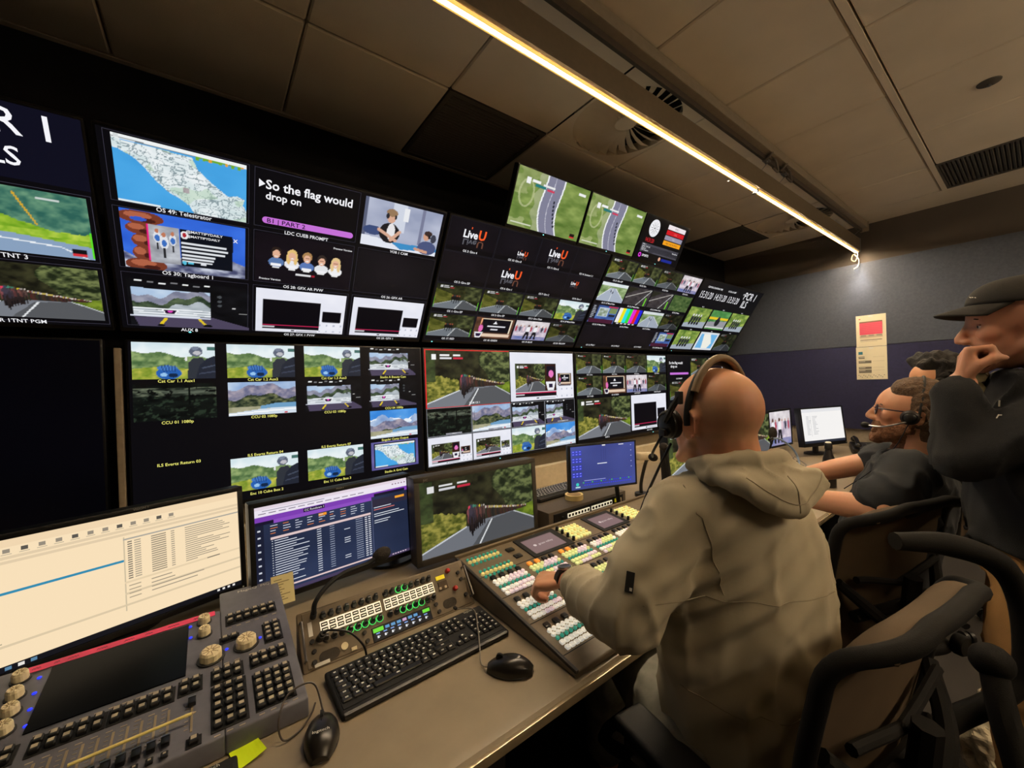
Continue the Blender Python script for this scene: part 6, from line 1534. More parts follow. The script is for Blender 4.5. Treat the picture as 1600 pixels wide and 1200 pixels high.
cloth(b, .010, BB, 'jeans', mat('pale denim', (128, 126, 116), 0.85, var=0.15, bump=0.3, bscale=900), man, [(.006, (9, 9, 9), 21, True)])
b = MB()
for (k0, k1) in (((1.08, .93, .045), (1.14, 1.05, .04)), ((1.40, .78, .045), (1.47, .90, .04))): cap(b, k0, k1, .052, .046)
cloth(b, .010, BB, 'shoes', M_BLACKM, man, [])
ax = (wL - eL).normalized(); wc = wL + ax * .004 - Vector(BB); fr = align(ax)
b = MB(); b.lathe([(.0325, -.011), (.0345, -.010), (.0345, .010), (.0325, .011)], 28, at=wc, ax=ax); wt = b.build('wristwatch', mat('dark watch strap', (38, 28, 22), 0.45), man, smooth=True)
upv = (Vector((-.1, -.25, 1)) - ax * ax.dot(Vector((-.1, -.25, 1)))).normalized()
MB().lathe([(.019, 0), (.020, .002), (.020, .008), (.0165, .0085), (.0160, .007), (.001, .007)], 24, at=wc + upv * .031, ax=upv).build('watch_case', M_STEEL, wt, smooth=True)
MB().lathe([(.0158, .0074), (.001, .0076)], 24, at=wc + upv * .031, ax=upv).build('watch_face', mat('watch face', (52, 48, 40), 0.25), wt)
# fingernails
# headset
def headset(label, C, Q, k, two=True, mic_fwd=.10, mic_down=-.075, cable=None, thin=False, back=-.012):
    C = Vector(C); t = thing('headset', label, 'headset', C)
    P = lambda x, y, z: Q @ (Vector((x, y, z)) * k)
    n = 17; arc = []
    for q in range(n):
        a = -.18 + (PI + .36) * q / (n - 1); x = -math.cos(a); z = math.sin(a)
        arc.append(P(.089 * x, back + .0, .004 + .131 * z if z > 0 else .004 + .06 * z))
    mb = MB(); r_ = .004 if thin else .0075
    mb.tube(arc, [r_] * 3 + [r_ * 1.05] * 3, n=10, smooth=2); mb.build('headband', M_BLACKM, t, smooth=True)
    if not thin:
        pad = [p + P(0, -.012, .010 * math.sin(PI * i / (n - 1))) for i, p in enumerate(arc)][3:-3]
        q_ = MB(); q_.tube(pad, .0085, n=10, smooth=2); q_.build('headband_pad', mat('tan band leather', (128, 106, 78), 0.5), t, smooth=True)
        for s in (-1, 1):
            sl = MB(); sl.tube([P(s * .093, .004, .062), P(s * .104, .018, .030), P(s * .112, .030, -.004)], .0075, n=8, smooth=4); sl.box(P(s * .095, .006, .055), (.012, .016, .03), rot=Q, bev=.003); sl.build('slider_yoke', M_DARKGREY, t, smooth=True)
    for s in ((-1, 1) if two else (-1,)):
        cdir = Q @ Vector((s, .10, -.02)); c0 = P(s * .080, .036 if not thin else .008, -.010); rr = (.0335 if not thin else .024) * k
        mb = MB(); mb.lathe([(rr * .6, 0), (rr * 1.02, .002), (rr * 1.06, .012), (rr, .016)], 28, at=c0, ax=cdir); mb.build('ear_cushion', mat('ear cushion', (16, 15, 15), 0.6), t, smooth=True)
        mb = MB(); mb.lathe([(rr, .014), (rr * .98, .022), (rr * .80, .028), (rr * .74, .026), (rr * .5, .031), (.001, .032)], 28, at=c0, ax=cdir); mb.build('ear_cup', M_BLACK, t, smooth=True)
    e = P(-.112 if not thin else -.10, .032 if not thin else .012, -.024)
    m0 = [e, P(-.112, .035, -.035), P(-.095, .075, mic_down * .9), P(-.060, mic_fwd + .005, mic_down)] if thin else [e, P(-.118, .045, -.050), P(-.110, .075, -.085), P(-.070, .120, -.110)]
    mb = MB(); mb.tube(m0, .0026 if thin else .0034, n=8, smooth=6); mb.build('mic_boom', M_BLACK if not thin else M_STEEL, t, smooth=True)
    mb = MB(); mb.ell(m0[-1], (.011, .014, .011) if thin else (.010, .015, .010), rot=Q); mb.build('mic_foam', MATS['microphone foam'] if not thin else M_BLACKM, t, smooth=True)
    if not thin: MB().box(P(-.114, .034, -.028), (.014, .02, .016), rot=Q, bev=.003).build('boom_pivot', M_BLACK, t, smooth=True)
    if cable: mb = MB(); mb.tube([Vector(p) - C for p in cable], .0032 if not thin else .0016, n=7, smooth=8); mb.build('lead', M_BLACK, t, smooth=True)
    return t
headset('black headset with tan leather headband on the bald man\'s head', C1, Q1, K1, cable=[C1 + Q1 @ Vector((-.112, .012, -.05)), Vector((.835, .555, 1.21)), Vector((.840, .60, 1.12)), Vector((.86, .64, 1.02)), Vector((.87, .66, .90))])

# ------------------------------------------------------------------ the man in the black T-shirt
TB = Vector((1.99, .375, 0)); TR_ = Vector((.97, .20, 0)).normalized() if False else Vector((.975, -.05, 0)).normalized()
C2 = Vector((1.970, .280, 1.285)); Q2 = frame_of((-.22, .95, .17))
s2L, e2L, w2L = Vector((1.772, .262, 1.10)), Vector((1.655, .305, 1.005)), Vector((1.765, .570, .972))
s2R, e2R, w2R = Vector((2.165, .300, 1.10)), Vector((2.130, .460, 1.055)), Vector((2.060, .655, .985))
b = MB(); head_solids(b, C2, Q2, .98)
cap(b, C2 + Q2 @ Vector((0, -.032, -.055)), Vector((1.985, .270, 1.13)), .056, .062); cap(b, Vector((1.985, .270, 1.15)), Vector((1.985, .285, 1.06)), .062, .10)
loft(b, [((1.90, .400, .58), .16, .12, TR_), ((1.94, .365, .80), .16, .12, TR_), ((1.985, .300, 1.0), .165, .11, TR_), ((1.985, .285, 1.1), .14, .08, TR_)])
chain(b, [s2L, e2L, e2L * .6 + w2L * .4, w2L], [.05, .043, .042, .030]); chain(b, [s2R, e2R, e2R * .6 + w2R * .4, w2R], [.05, .043, .042, .030])
hand_solids(b, w2L, (.1, .95, -.25), (0, .2, 1), (.9, 0, 0), curl=(.4, .4, .4)); hand_solids(b, w2R, (-.25, .9, -.25), (0, .2, 1), (-.9, 0, 0), curl=(.4, .4, .4))
chain(b, [(1.900, .405, .60), (1.930, .875, .60), (1.930, .895, .12)], [.08, .058, .045]); chain(b, [(2.100, .385, .60), (2.170, .855, .60), (2.170, .875, .12)], [.08, .058, .045])
cap(b, (1.930, .875, .05), (1.930, 1.015, .045), .045, .04); cap(b, (2.170, .855, .05), (2.180, .995, .045), .045, .04)
me = grow(b, .0055, 5); v, n = vn(me); v = head_shape(v, C2, Q2, .98); setv(me, v); h = hlocal(v, C2, Q2, .98)
col = np.tile(lin((214, 156, 122)), (len(v), 1))
ck = np.exp(-(((np.abs(h[:, 0]) - .045) / .025) ** 2 + ((h[:, 2] + .022) / .025) ** 2)) * (h[:, 1] > .03); col = col * (1 - .12 * ck[:, None] * np.array([0, 1, 1]))
lp = np.exp(-((h[:, 0] / .02) ** 2 + ((h[:, 2] + .072) / .009) ** 2)) * (h[:, 1] > .07); col = col * (1 - .5 * lp[:, None]) + lin((176, 96, 84)) * .5 * lp[:, None]
setcol(me, col)
tm = place(me, 'person', M_SKIN, TB, label='bearded man in glasses and black T-shirt seated with bare forearms on the desk', cat='person')
eyes(tm, C2, Q2, .98, TB)
M_HAIR = mat('brown hair', (84, 62, 42), 0.75, var=0.35, scale=120, bump=0.8, bscale=220); M_BEARD = mat('ginger beard', (122, 82, 54), 0.8, var=0.3, scale=150, bump=0.8, bscale=260)
def hairline(h):
    x, y, z = h.T
    top = sm(z, .055 + .0 * x, .085) * sm(-y, -.075, -.045)
    side = sm(-y, -.020, .012) * sm(z, -.055, -.02)
    earh = np.exp(-((y + .014) / .024) ** 4 - ((z + .008) / .036) ** 4) * (np.abs(x) > .06)
    back = sm(-y, .02, .05) * sm(z, -.10, -.06)
    return np.clip(np.maximum(np.maximum(top, side), back) * (1 - earh), 0, 1) * (np.abs(x) < .11) * (y < .09) * (z > -.11)
shell(tm.data, C2, Q2, .98, hairline, .012, 'hair', M_HAIR, TB, tm, 3, .45, 90)
def beard(h):
    x, y, z = h.T
    low = sm(-z, .048, .066) * sm(y, -.005, .02) * (z > -.15)
    mo = np.exp(-((z + .053) / .008) ** 2) * (np.abs(x) < .036) * (y > .07)
    side = sm(-z, .02, .05) * np.exp(-((y - .012) / .02) ** 2) * (np.abs(x) > .05)
    lips = np.exp(-((x / .019) ** 2 + ((z + .072) / .0085) ** 2)) * (y > .07)
    return np.clip((np.maximum(np.maximum(low, mo), side)) * (1 - lips), 0, 1) * (np.abs(x) < .085)
shell(tm.data, C2, Q2, .98, beard, .008, 'beard', M_BEARD, TB, tm, 5, .8, 90)
M_TEE = mat('black jersey cloth', (34, 37, 42), 0.85, var=0.12, scale=8, bump=0.25, bscale=900)
b = MB(); loft(b, [((1.90, .40, .60), .20, .150, TR_), ((1.935, .37, .75), .198, .150, TR_), ((1.988, .320, .92), .195, .142, TR_), ((1.985, .295, 1.04), .195, .130, TR_), ((1.983, .280, 1.11), .165, .105, TR_), ((1.983, .273, 1.15), .095, .085, TR_)])
cap(b, s2L + Vector((.03, .01, .0)), s2L * .42 + e2L * .58 + Vector((-.002, .0, 0)), .076, .068); cap(b, s2R + Vector((-.03, 0, 0)), s2R * .40 + e2R * .60, .080, .072)
cap(b, s2L * .42 + e2L * .58, s2L * .30 + e2L * .70 + Vector((.0, .02, .0)), .074, .070)
cloth(b, .008, TB, 't_shirt', M_TEE, tm, [(.010, (7, 7, 10), 31, False), (.010, (12, 12, 6), 32, True)], it=5)
b = MB(); chain(b, [(1.900, .405, .60), (1.930, .875, .605), (1.930, .895, .16)], [.094, .072, .06]); chain(b, [(2.100, .385, .60), (2.170, .855, .605), (2.170, .875, .16)], [.094, .072, .06]); loft(b, [((1.995, .365, .53), .19, .15, TR_), ((1.995, .365, .66), .185, .145, TR_)])
cloth(b, .010, TB, 'trousers', mat('worn grey denim', (86, 82, 76), 0.9, var=0.3, scale=60, bump=0.5, bscale=400), tm, [(.008, (12, 12, 12), 33, True)])
# glasses
g = MB(); lens = MB()
for s in (-1, 1):
    ring = [C2 - TB + Q2 @ (Vector((s * .034 + .024 * math.cos(a), .096 - .05 * abs(s * .034 + .024 * math.cos(a)) * .6, .000 + .017 * math.sin(a))) * .98) for a in np.linspace(0, 2 * PI, 20)[:-1]]
    g.tube(ring, .0027, n=6, closed=True); o_ = lens.n
    lens.add(ring, [tuple(range(len(ring)))])
    g.tube([C2 - TB + Q2 @ (Vector(p) * .98) for p in ((s * .058, .092, .006), (s * .076, .06, .006), (s * .084, .0, .006), (s * .086, -.02, -.006))], .0026, n=6, smooth=4)
g.tube([C2 - TB + Q2 @ (Vector(p) * .98) for p in ((-.011, .098, .004), (0, .103, .007), (.011, .098, .004))], .0018, n=6)
gl = g.build('glasses', mat('dark purple spectacle frame', (44, 30, 50), 0.3), tm, smooth=True)
lens.build('lens', mat('clear lens', (235, 235, 245), 0.05, trans=0.95, var=0.0), gl)
headset('thin black headset with boom microphone on the bearded man', C2, Q2, .98, two=False, mic_fwd=.112, mic_down=-.062, thin=True, cable=[C2 + Q2 @ Vector((-.10, .01, -.03)), C2 + Q2 @ Vector((-.085, .03, -.12)), Vector((1.870, .375, 1.08)), Vector((1.890, .455, 1.0))])

# ------------------------------------------------------------------ the standing man in the cap
SB = Vector((1.68, -.025, 0)); SR_ = Vector((.985, .17, 0)).normalized() if False else Vector((.98, .18, 0)).normalized()
C3 = Vector((1.625, 0.022, 1.545)); Q3 = frame_of((-.17, .98, -.03))
s3L, e3L, w3L = Vector((1.530, -0.080, 1.335)), Vector((1.470, 0.122, 1.222)), Vector((1.505, 0.122, 1.400))
s3R, e3R, w3R = Vector((1.865, -0.005, 1.345)), Vector((1.82, 0.07, 1.12)), Vector((1.64, 0.135, 1.205))
b = MB(); head_solids(b, C3, Q3, 1.0, jaw=1.02)
cap(b, C3 + Q3 @ Vector((0, -.03, -.055)), Vector((1.655, -0.055, 1.385)), .056, .060); cap(b, Vector((1.655, -0.055, 1.40)), Vector((1.670, -0.045, 1.30)), .06, .10)
loft(b, [((1.685, -0.025, .90), .16, .11, SR_), ((1.680, -0.025, 1.1), .155, .11, SR_), ((1.675, -0.035, 1.25), .17, .11, SR_), ((1.670, -0.045, 1.34), .15, .085, SR_)])
chain(b, [s3L, e3L, w3L], [.05, .043, .029]); chain(b, [s3R, e3R, w3R], [.05, .043, .029])
hand_solids(b, w3L, (.16, -.16, .97), (-.25, .96, .16), (-.95, -.25, .08), curls=((1.25, 1.35, .7), (1.45, 1.45, .8), (1.5, 1.5, .9), (1.5, 1.5, .9)), k=.90, tpts=((.020, .022, -.004), (.036, .052, -.020), (.036, .074, -.040), (.026, .078, -.062)))
hand_solids(b, w3R, (-.98, .05, .12), (0, .9, .3), (0, -.2, .9), curl=(.9, 1.0, .6), k=.9)
chain(b, [(1.605, -0.025, .92), (1.595, 0.020, .50), (1.590, -0.035, .09)], [.085, .058, .042]); chain(b, [(1.765, -0.005, .92), (1.765, 0.035, .50), (1.780, -0.025, .09)], [.085, .058, .042])
cap(b, (1.590, -0.055, .05), (1.570, 0.095, .04), .042, .038); cap(b, (1.780, -0.045, .05), (1.780, 0.105, .04), .042, .038)
me = grow(b, .0050, 4); v, n = vn(me); v = head_shape(v, C3, Q3); setv(me, v); h = hlocal(v, C3, Q3)
col = np.tile(lin((206, 150, 122)), (len(v), 1))
stb = np.clip(sm(-h[:, 2], .040, .062) * sm(h[:, 1], .0, .03) * (h[:, 2] > -.14), 0, 1) * (np.abs(h[:, 0]) < .08) * .55 + np.exp(-((h[:, 2] + .052) / .008) ** 2) * (np.abs(h[:, 0]) < .034) * (h[:, 1] > .07) * .5
lp = np.exp(-((h[:, 0] / .02) ** 2 + ((h[:, 2] + .070) / .008) ** 2)) * (h[:, 1] > .07)
stb = stb * (1 - lp); col = col * (1 - .6 * stb[:, None]) + lin((70, 50, 38)) * .6 * stb[:, None]; col = col * (1 - .5 * lp[:, None]) + lin((160, 92, 84)) * .5 * lp[:, None]
setcol(me, col)
sm_ = place(me, 'person', M_SKIN, SB, label='standing man in a dark cap and dark jacket with his hand to his mouth', cat='person')
eyes(sm_, C3, Q3, 1.0, SB)
M_HAIR2 = mat('dark brown hair', (46, 34, 26), 0.8, var=0.3, scale=120, bump=0.8, bscale=220)
shell(sm_.data, C3, Q3, 1.0, lambda h: hairline(h) * (h[:, 2] < .06), .007, 'hair', M_HAIR2, SB, sm_, 6, .7, 80)
# cap
M_CAP = mat('faded black cotton', (42, 39, 36), 0.9, var=0.1, scale=60, bump=0.3, bscale=900)
b = MB(); nu, nv = 32, 12; vs = []; fs = []
for j in range(nv + 1):
    t_ = j / nv * PI / 2
    for i in range(nu):
        a = 2 * PI * i / nu; rr = math.cos(t_) ** .75
        vs.append(C3 - SB + Q3 @ Vector((.084 * rr * math.sin(a), -.010 + .107 * rr * math.cos(a), .048 + .070 * math.sin(t_) ** 1.0 + (.010 * math.cos(a)) * (1 - j / nv) )))
for j in range(nv):
    for i in range(nu): fs.append((j * nu + i, j * nu + (i + 1) % nu, (j + 1) * nu + (i + 1) % nu, (j + 1) * nu + i))
b.add(vs, fs); cp = b.build('cap', M_CAP, sm_, smooth=180); md = cp.modifiers.new('cloth thickness', 'SOLIDIFY'); md.thickness = .003; md.offset = 0
b = MB(); vs = []; fs = []; nu, nv = 18, 8
for j in range(nv + 1):
    q = j / nv
    for i in range(nu + 1):
        a = -1.25 + 2.5 * i / nu; ex = .060 * q * math.cos(a * .72) ** .6
        x = .080 * math.sin(a); y = -.008 + .104 * math.cos(a) + ex
        vs.append(C3 - SB + Q3 @ Vector((x * (1 + .05 * q), y, .058 - .030 * q * 0.5 - 3.2 * x * x * (.4 + .6 * q))))
for j in range(nv):
    for i in range(nu): fs.append((j * (nu + 1) + i, j * (nu + 1) + i + 1, (j + 1) * (nu + 1) + i + 1, (j + 1) * (nu + 1) + i))
b.add(vs, fs); br = b.build('brim', M_CAP, cp, smooth=180); md = br.modifiers.new('cloth thickness', 'SOLIDIFY'); md.thickness = .004; md.offset = 0
lt = MB(); fr = Q3
for k, (a, z) in enumerate(((-.45, .075), (-.36, .077), (-.27, .078))):
    p = Vector((.080 * math.sin(a), -.010 + .100 * math.cos(a), z)); lt.tube([C3 - SB + Q3 @ (p + Vector((-.006, .002, 0))), C3 - SB + Q3 @ (p + Vector((.006, .003, .004)))], .0012, n=5)
lt.build('stitched_mark', M_WHITE, cp)
MB().ell(C3 - SB + Q3 @ Vector((0, -.010, .119)), (.007, .007, .004)).build('crown_button', M_CAP, cp, smooth=True)
M_COAT = mat('black coat cloth', (30, 31, 34), 0.9, var=0.1, scale=8, bump=0.35, bscale=700)
b = MB(); loft(b, [((1.685, -0.015, .985), .205, .150, SR_), ((1.680, -0.020, 1.10), .200, .146, SR_), ((1.675, -0.015, 1.25), .200, .145, SR_), ((1.668, -0.008, 1.335), .180, .125, SR_), ((1.655, -0.008, 1.385), .125, .105, SR_), ((1.650, -0.010, 1.425), .082, .085, SR_)])
chain(b, [s3L + Vector((.02, 0, 0)), s3L * .5 + e3L * .5, e3L, e3L * .5 + w3L * .5, e3L * .14 + w3L * .86], [.078, .070, .056, .049, .042]); chain(b, [s3R, s3R * .5 + e3R * .5, e3R, e3R * .5 + w3R * .5, e3R * .1 + w3R * .9], [.080, .078, .072, .060, .045])
coat = cloth(b, .0085, SB, 'jacket', M_COAT, sm_, [(.012, (7, 7, 10), 41, False), (.012, (12, 12, 7), 42, True)], it=5)
b = MB(); b.tube([Vector((1.657, -0.050, 1.425)) - SB + SR_ * .076 * math.cos(a) + Vector((0, 0, 1)).cross(SR_) * .080 * math.sin(a) + Vector((0, 0, -.03 * max(0, math.sin(a)))) for a in np.linspace(2.1, 7.3, 22)], .017, n=8); b.build('collar', M_COAT, coat, smooth=True)
b = MB(); 
for k in range(5): b.tube([Vector((1.625, .10 + .010 * k * .3, 1.415 - .03 * k)) - SB + Vector((-.025, .0, 0)), Vector((1.625, .108 + .012 * k * .3, 1.412 - .03 * k)) - SB + Vector((.005, .004, 0)), Vector((1.635, .10 + .010 * k * .3, 1.415 - .03 * k)) - SB + Vector((.03, -.004, 0))], .017, n=8)
b.build('undershirt', mat('olive undershirt', (126, 116, 84), 0.85), sm_, smooth=True)
# small white chest mark
tb = BVHTree.FromPolygons([Vector(x.co) for x in coat.data.vertices], [tuple(p.vertices) for p in coat.data.polygons])
for (px, pz, q) in ((1.40, 1.375, '1'), (1.40, 1.345, 'r')):
    for tgt in (Vector((1.56, .07, pz - .035)),):
        d = (tgt - EYE).normalized(); hit = tb.ray_cast(EYE - SB, d)
        if hit[0] is not None:
            fr = frame_of(-hit[1]); m4 = Matrix.Translation(hit[0] + hit[1] * .003) @ Matrix((fr.col[0], fr.col[2], -fr.col[1])).transposed().to_4x4()
            lb = MB(); lb.text(q, (0, 0, 0), .022, bold=.02); o = lb.build('chest_mark', M_WHITE, coat); o.matrix_local = m4
M_TAN = mat('tan work cotton', (176, 134, 84), 0.9, var=0.12, scale=12, bump=0.3, bscale=700)
b = MB(); chain(b, [(1.605, -0.020, .93), (1.598, 0.010, .72), (1.595, 0.020, .50), (1.585, -0.030, .12)], [.105, .096, .082, .075]); chain(b, [(1.765, 0.000, .93), (1.765, 0.020, .72), (1.765, 0.035, .50), (1.780, -0.025, .12)], [.105, .096, .082, .075]); loft(b, [((1.685, -0.015, .90), .185, .135, SR_), ((1.685, -0.015, 1.03), .18, .13, SR_)])
cloth(b, .009, SB, 'trousers', M_TAN, sm_, [(.010, (10, 10, 6), 51, False), (.006, (11, 11, 9), 52, True)])
b = MB(); cap(b, (1.590, -0.055, .045), (1.570, 0.115, .04), .050, .044); cap(b, (1.780, -0.045, .045), (1.780, 0.125, .04), .050, .044); cloth(b, .009, SB, 'shoes', mat('dark shoe', (50, 40, 34), 0.5), sm_, [])

# ------------------------------------------------------------------ the dark haired person at the far end
KB = Vector((3.30, .38, 0)); C4 = Vector((3.28, .375, 1.375)); Q4 = frame_of((-.50, .86, .0)); KR = Vector((.90, .20, 0)).normalized()
b = MB(); head_solids(b, C4, Q4, .98); cap(b, C4 + Q4 @ Vector((0, -.03, -.055)), Vector((3.28, .38, 1.20)), .054, .06); cap(b, Vector((3.28, .38, 1.2)), Vector((3.29, .38, 1.1)), .06, .10)
loft(b, [((3.30, .38, .58), .15, .11, KR), ((3.30, .38, 1.0), .16, .11, KR), ((3.29, .38, 1.13), .14, .08, KR)])
for s in (-1, 1):
    sh = Vector((3.29, .38, 1.12)) + KR * s * .18; el = sh + Vector((0, .10, -.26)); wr = el + Vector((.02, .17, .02)); chain(b, [sh, el, wr], [.048, .042, .029]); hand_solids(b, wr, (0, .95, -.2), (0, .2, 1), (-s, 0, 0), curl=(.4, .4, .4))
    hp = Vector((3.30, .40, .58)) + KR * s * .10; kn = hp + Vector((-.02, .45, 0)); chain(b, [hp, kn, kn + Vector((0, 0, -.48))], [.08, .058, .045]); cap(b, kn + Vector((0, 0, -.52)), kn + Vector((0, .14, -.53)), .042)
me = grow(b, .007, 4); v, n = vn(me); v = head_shape(v, C4, Q4, .98); setv(me, v); setcol(me, np.tile(lin((214, 156, 118)), (len(v), 1)))
kp = place(me, 'person', M_SKIN, KB, label='person with dark curly hair behind the bearded man, only forehead and eyes showing', cat='person')
eyes(kp, C4, Q4, .98, KB)
shell(kp.data, C4, Q4, .98, hairline, .042, 'hair', mat('black curly hair', (24, 19, 16), 0.8, var=0.3, scale=90, bump=1.0, bscale=120), KB, kp, 8, .9, 42)
b = MB(); loft(b, [((3.30, .38, .58), .19, .14, KR), ((3.30, .38, 1.0), .19, .135, KR), ((3.29, .38, 1.12), .165, .105, KR), ((3.28, .38, 1.17), .09, .085, KR)])
for s in (-1, 1):
    sh = Vector((3.29, .38, 1.12)) + KR * s * .18; el = sh + Vector((0, .10, -.26)); wr = el + Vector((.02, .17, .02)); chain(b, [sh, el, el * .15 + wr * .85], [.075, .065, .045])
cloth(b, .011, KB, 'sweater', mat('dark sweater', (36, 36, 42), 0.9, bump=0.4, bscale=500), kp, [(.010, (9, 9, 9), 61, True)])
b = MB()
for s in (-1, 1):
    hp = Vector((3.30, .40, .58)) + KR * s * .10; kn = hp + Vector((-.02, .45, 0)); chain(b, [hp, kn, kn + Vector((0, 0, -.44))], [.095, .072, .06])
cloth(b, .012, KB, 'trousers', M_BLACKM, kp, [])
headset('thin headset with pale boom on the dark haired person', C4, Q4, .98, two=False, mic_fwd=.10, mic_down=-.06, thin=True)

# ------------------------------------------------------------------ chairs
M_CHF = mat('chair frame', (16, 14, 12), 0.8, var=0.12, bump=0.15, bscale=500, spec=0.25); M_CHM = weave('chair mesh', (88, 73, 56), .85, 500, .18); M_CHPAD = mat('arm pad', (24, 23, 22), 0.55, bump=0.15, bscale=600)
def mesh_chair(label, loc, yaw, w=.27, ztop=1.0, zseat=.50, arm=.68, pady=.03, group='mesh office chairs'):
    t = thing('office_chair', label, 'chair', loc, (0, 0, yaw), group)
    # back: a saddle of mesh, rolled away at the top
    def bp(u, q):
        # q 0..1 up the back, beyond .8 it rolls over
        z0 = zseat + .03; H = ztop - z0
        wid = w * (.72 + .28 * sm(np.array(q), .0, .55)) * (1 - .22 * (max(0, q - .74) / .26) ** 2.2)
        if q < .82: z = z0 + H * q / .82 * .97; y = -.235 - .065 * (q / .82) ** 1.5
        else:
            a = (q - .82) / .18 * 1.6; z = z0 + H * .97 + .034 * math.sin(a); y = -.30 - .052 * (1 - math.cos(a)) - .008 * a
        return Vector((u * float(wid), y + .022 * u * u * (1 - .4 * q), z - .035 * max(0, abs(u) - .45) ** 2 * 3.0 * q))
    nu, nv = 22, 26; b = MB(); vs = [bp(-1 + 2 * i / nu, j / nv) for j in range(nv + 1) for i in range(nu + 1)]
    b.add(vs, [(j * (nu + 1) + i, j * (nu + 1) + i + 1, (j + 1) * (nu + 1) + i + 1, (j + 1) * (nu + 1) + i) for j in range(nv) for i in range(nu)])
    o = b.build('backrest', M_CHM, t, smooth=180); md = o.modifiers.new('mesh thickness', 'SOLIDIFY'); md.thickness = .006; md.offset = 0
    rim = spline([bp(-1, j / 10) for j in range(10)] + [bp(-.93, .965)] + [bp(u, 1) for u in (-.78, -.5, -.25, 0, .25, .5, .78)] + [bp(.93, .965)] + [bp(1, j / 10) for j in range(9, -1, -1)] + [bp(1 - 2 * i / 10, 0) for i in range(1, 10)], 3, True)
    MB().tube(rim, .0155, n=10, closed=True).build('back_frame', M_CHF, t, smooth=True)
    b = MB(); b.tube([bp(u, .33) + Vector((0, -.035, 0)) for u in np.linspace(-.8, .8, 9)], .016, n=8); b.tube([bp(u, .45 + .10 * abs(u)) + Vector((0, -.03, .0)) for u in np.linspace(-.75, .75, 11)], .010, n=8); b.build('lumbar_pad', M_CHF, t, smooth=True)
    b = MB(); b.tube([(0, -.10, zseat - .09), (0, -.24, zseat - .04), (0, -.30, zseat + .12), bp(0, .5) + Vector((0, -.06, 0))], [.035, .03, .026, .022], smooth=5)
    for s in (-1, 1): b.tube([(0, -.30, zseat + .12), (s * .12, -.315, zseat + .22), bp(s * .92, .52) + Vector((0, -.012, 0))], [.022, .018, .014], smooth=5)
    b.build('spine_yoke', M_CHF, t, smooth=True)
    b = MB(); nu, nv = 16, 12; vs = []
    for j in range(nv + 1):
        for i in range(nu + 1):
            u = -1 + 2 * i / nu; q = j / nv; vs.append((u * (.25 - .03 * q), -.20 + .45 * q, zseat + .030 * u * u - .05 * max(0, q - .7) ** 2 * 8))
    b.add(vs, [(j * (nu + 1) + i, j * (nu + 1) + i + 1, (j + 1) * (nu + 1) + i + 1, (j + 1) * (nu + 1) + i) for j in range(nv) for i in range(nu)])
    o = b.build('seat', M_CHM, t, smooth=180); md = o.modifiers.new('mesh thickness', 'SOLIDIFY'); md.thickness = .012; md.offset = -1
    b = MB(); b.tube([(-.26, -.20, zseat), (-.255, .1, zseat + .01), (-.22, .26, zseat - .03), (.22, .26, zseat - .03), (.255, .1, zseat + .01), (.26, -.20, zseat)], .016, n=8, smooth=4); b.build('seat_frame', M_CHF, t, smooth=True)
    MB().box((0, 0, zseat - .075), (.20, .26, .07), bev=.02).build('tilt_mechanism', M_CHF, t, smooth=True)
    for s in (-1, 1):
        b = MB(); b.box((s * .285, pady, arm), (.088, .25, .030), bev=.0145, seg=4); o = b.build('arm_pad', M_CHPAD, t, smooth=True)
        b = MB(); b.tube([(s * .10, -.28, zseat + .06), (s * .27, -.26, zseat + .03), (s * .305, -.14, arm - .11), (s * .298, -.06, arm - .015)], [.018, .020, .017, .015], n=9, smooth=6); b.build('arm_post', M_CHF, t, smooth=True)
        MB().lathe([(.030, 0), (.033, .006), (.033, .022), (.028, .028), (.001, .028)], 20, at=(s * .275, -.285, zseat + .05), rot=(R(90), 0, 0)).build('height_wheel', M_CHF, t, smooth=True)
    MB().cyl((0, 0, .10), (0, 0, zseat - .09), .028, n=16).build('gas_column', M_BLACK, t, smooth=True)
    base_star(t)
    return t
def base_star(t):
    for k in range(5):
        a = 2 * PI * k / 5 + .3; c, s_ = math.cos(a), math.sin(a)
        b = MB(); b.tube([(0, 0, .13), (.15 * c, .15 * s_, .115), (.30 * c, .30 * s_, .085)], [.035, .026, .018], n=8); o = b.build('base_leg', M_CHF, t, smooth=True)
        w_ = MB()
        for q in (-.013, .013): w_.cyl((.30 * c - s_ * q - .009 * s_ * (1 if q > 0 else -1), .30 * s_ + c * q + .009 * c * (1 if q > 0 else -1), .030), (.30 * c - s_ * q * .4, .30 * s_ + c * q * .4, .030), .0295, n=14)
        w_.build('caster', M_BLACK, o, smooth=True)
mesh_chair('mesh office chair with tan rolled top behind the bald man, nearest chair', (1.030, .452, 0), R(-9.1), .240, 1.02, arm=.645, pady=-.01)
mesh_chair('mesh office chair with tan rolled top behind the man in the T-shirt', (1.735, .545, 0), R(-19), .245, 1.035, arm=.66)
mesh_chair('mesh office chair under the dark haired person at the far end', (3.32, .48, 0), R(-6), .25, .98)
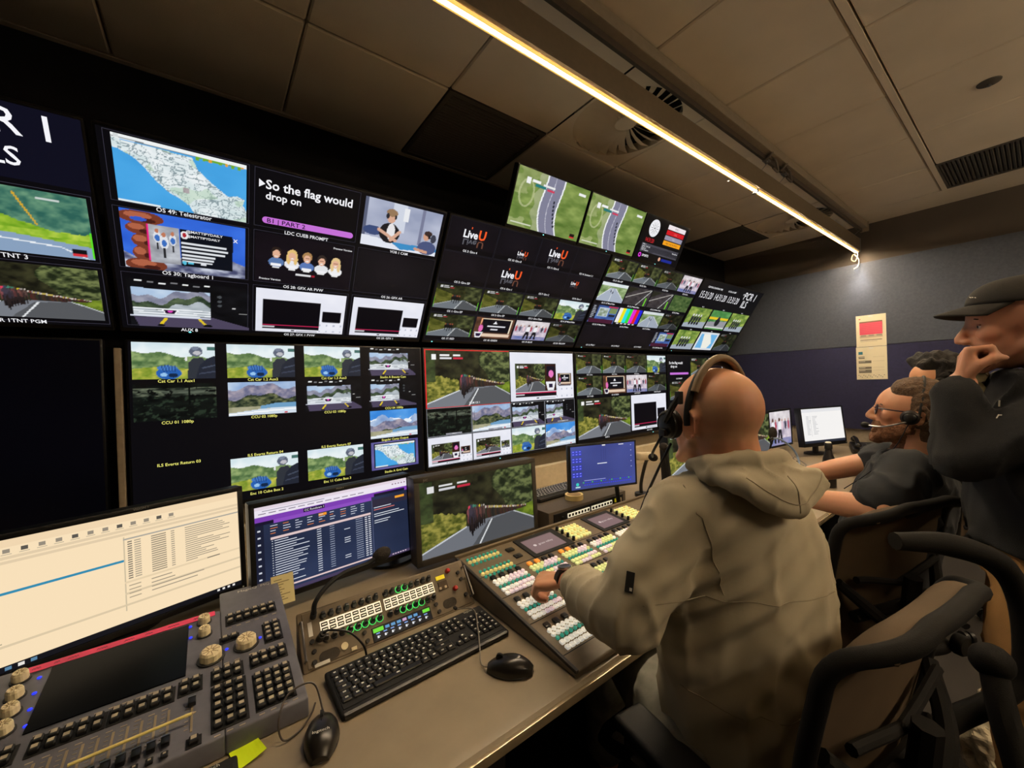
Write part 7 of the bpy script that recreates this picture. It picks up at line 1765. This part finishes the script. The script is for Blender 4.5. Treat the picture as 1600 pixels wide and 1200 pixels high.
t = thing('office_chair', 'black chair with a looped armrest at the right edge before the tan trousers', 'chair', (1.36, -.36, 0), (0, 0, R(-8)), 'loop arm chairs')
inv = (Matrix.Translation((1.36, -.36, 0)) @ Matrix.Rotation(R(-8), 4, 'Z')).inverted()
loop = [inv @ Vector(p) for p in ((1.155, .195, 1.075), (1.24, .125, 1.065), (1.325, .062, 1.02), (1.36, .035, .93), (1.355, .035, .79), (1.318, .07, .73), (1.25, .135, .675), (1.18, .18, .625), (1.13, .14, .56))]
MB().tube(loop, [.018, .024, .024, .020, .018, .020, .022, .022, .020], n=10, smooth=6).build('loop_arm', M_CHF, t, smooth=True)
MB().ell(inv @ Vector((1.305, .075, .815)), .035).build('arm_knob', M_CHF, t, smooth=True)
MB().tube([inv @ Vector(p) for p in ((1.305, .075, .815), (1.25, .05, .70), (1.20, .0, .58), (1.25, -.15, .50))], [.022, .024, .022, .022], n=9, smooth=5).build('arm_stem', M_CHF, t, smooth=True)
MB().box((0, 0, .47), (.48, .46, .07), bev=.03, seg=4).build('seat', M_CHPAD, t, smooth=True)
MB().box((0, -.24, .80), (.46, .06, .50), rot=(R(10), 0, 0), bev=.028, seg=4).build('backrest', M_CHPAD, t, smooth=True)
MB().box((0, -.21, .50), (.08, .05, .20), bev=.01).build('back_bracket', M_CHF, t, smooth=True)
MB().cyl((0, 0, .10), (0, 0, .45), .028, n=16).build('gas_column', M_BLACK, t, smooth=True)
base_star(t)
t = thing('plastic_bag', 'crumpled clear shiny bag on the floor at the lower right corner', 'bag', (2.12, .10, 0))
b = MB(); b.ell((0, 0, .13), (.13, .12, .13), nu=20, nv=14); b.ell((.03, .02, .26), (.06, .05, .06)); me = grow(b, .010, 1); v, n = vn(me); v = v + n * (.022 * nz(v, (18, 18, 18), 71) + .012 * nz(v, (40, 40, 40), 72))[:, None]; v[:, 2] = np.maximum(v[:, 2], .001); setv(me, v)
me.materials.append(mat('shiny film', (226, 214, 186), 0.12, spec=0.8, coat=0.6)); o = link('film', me, t)
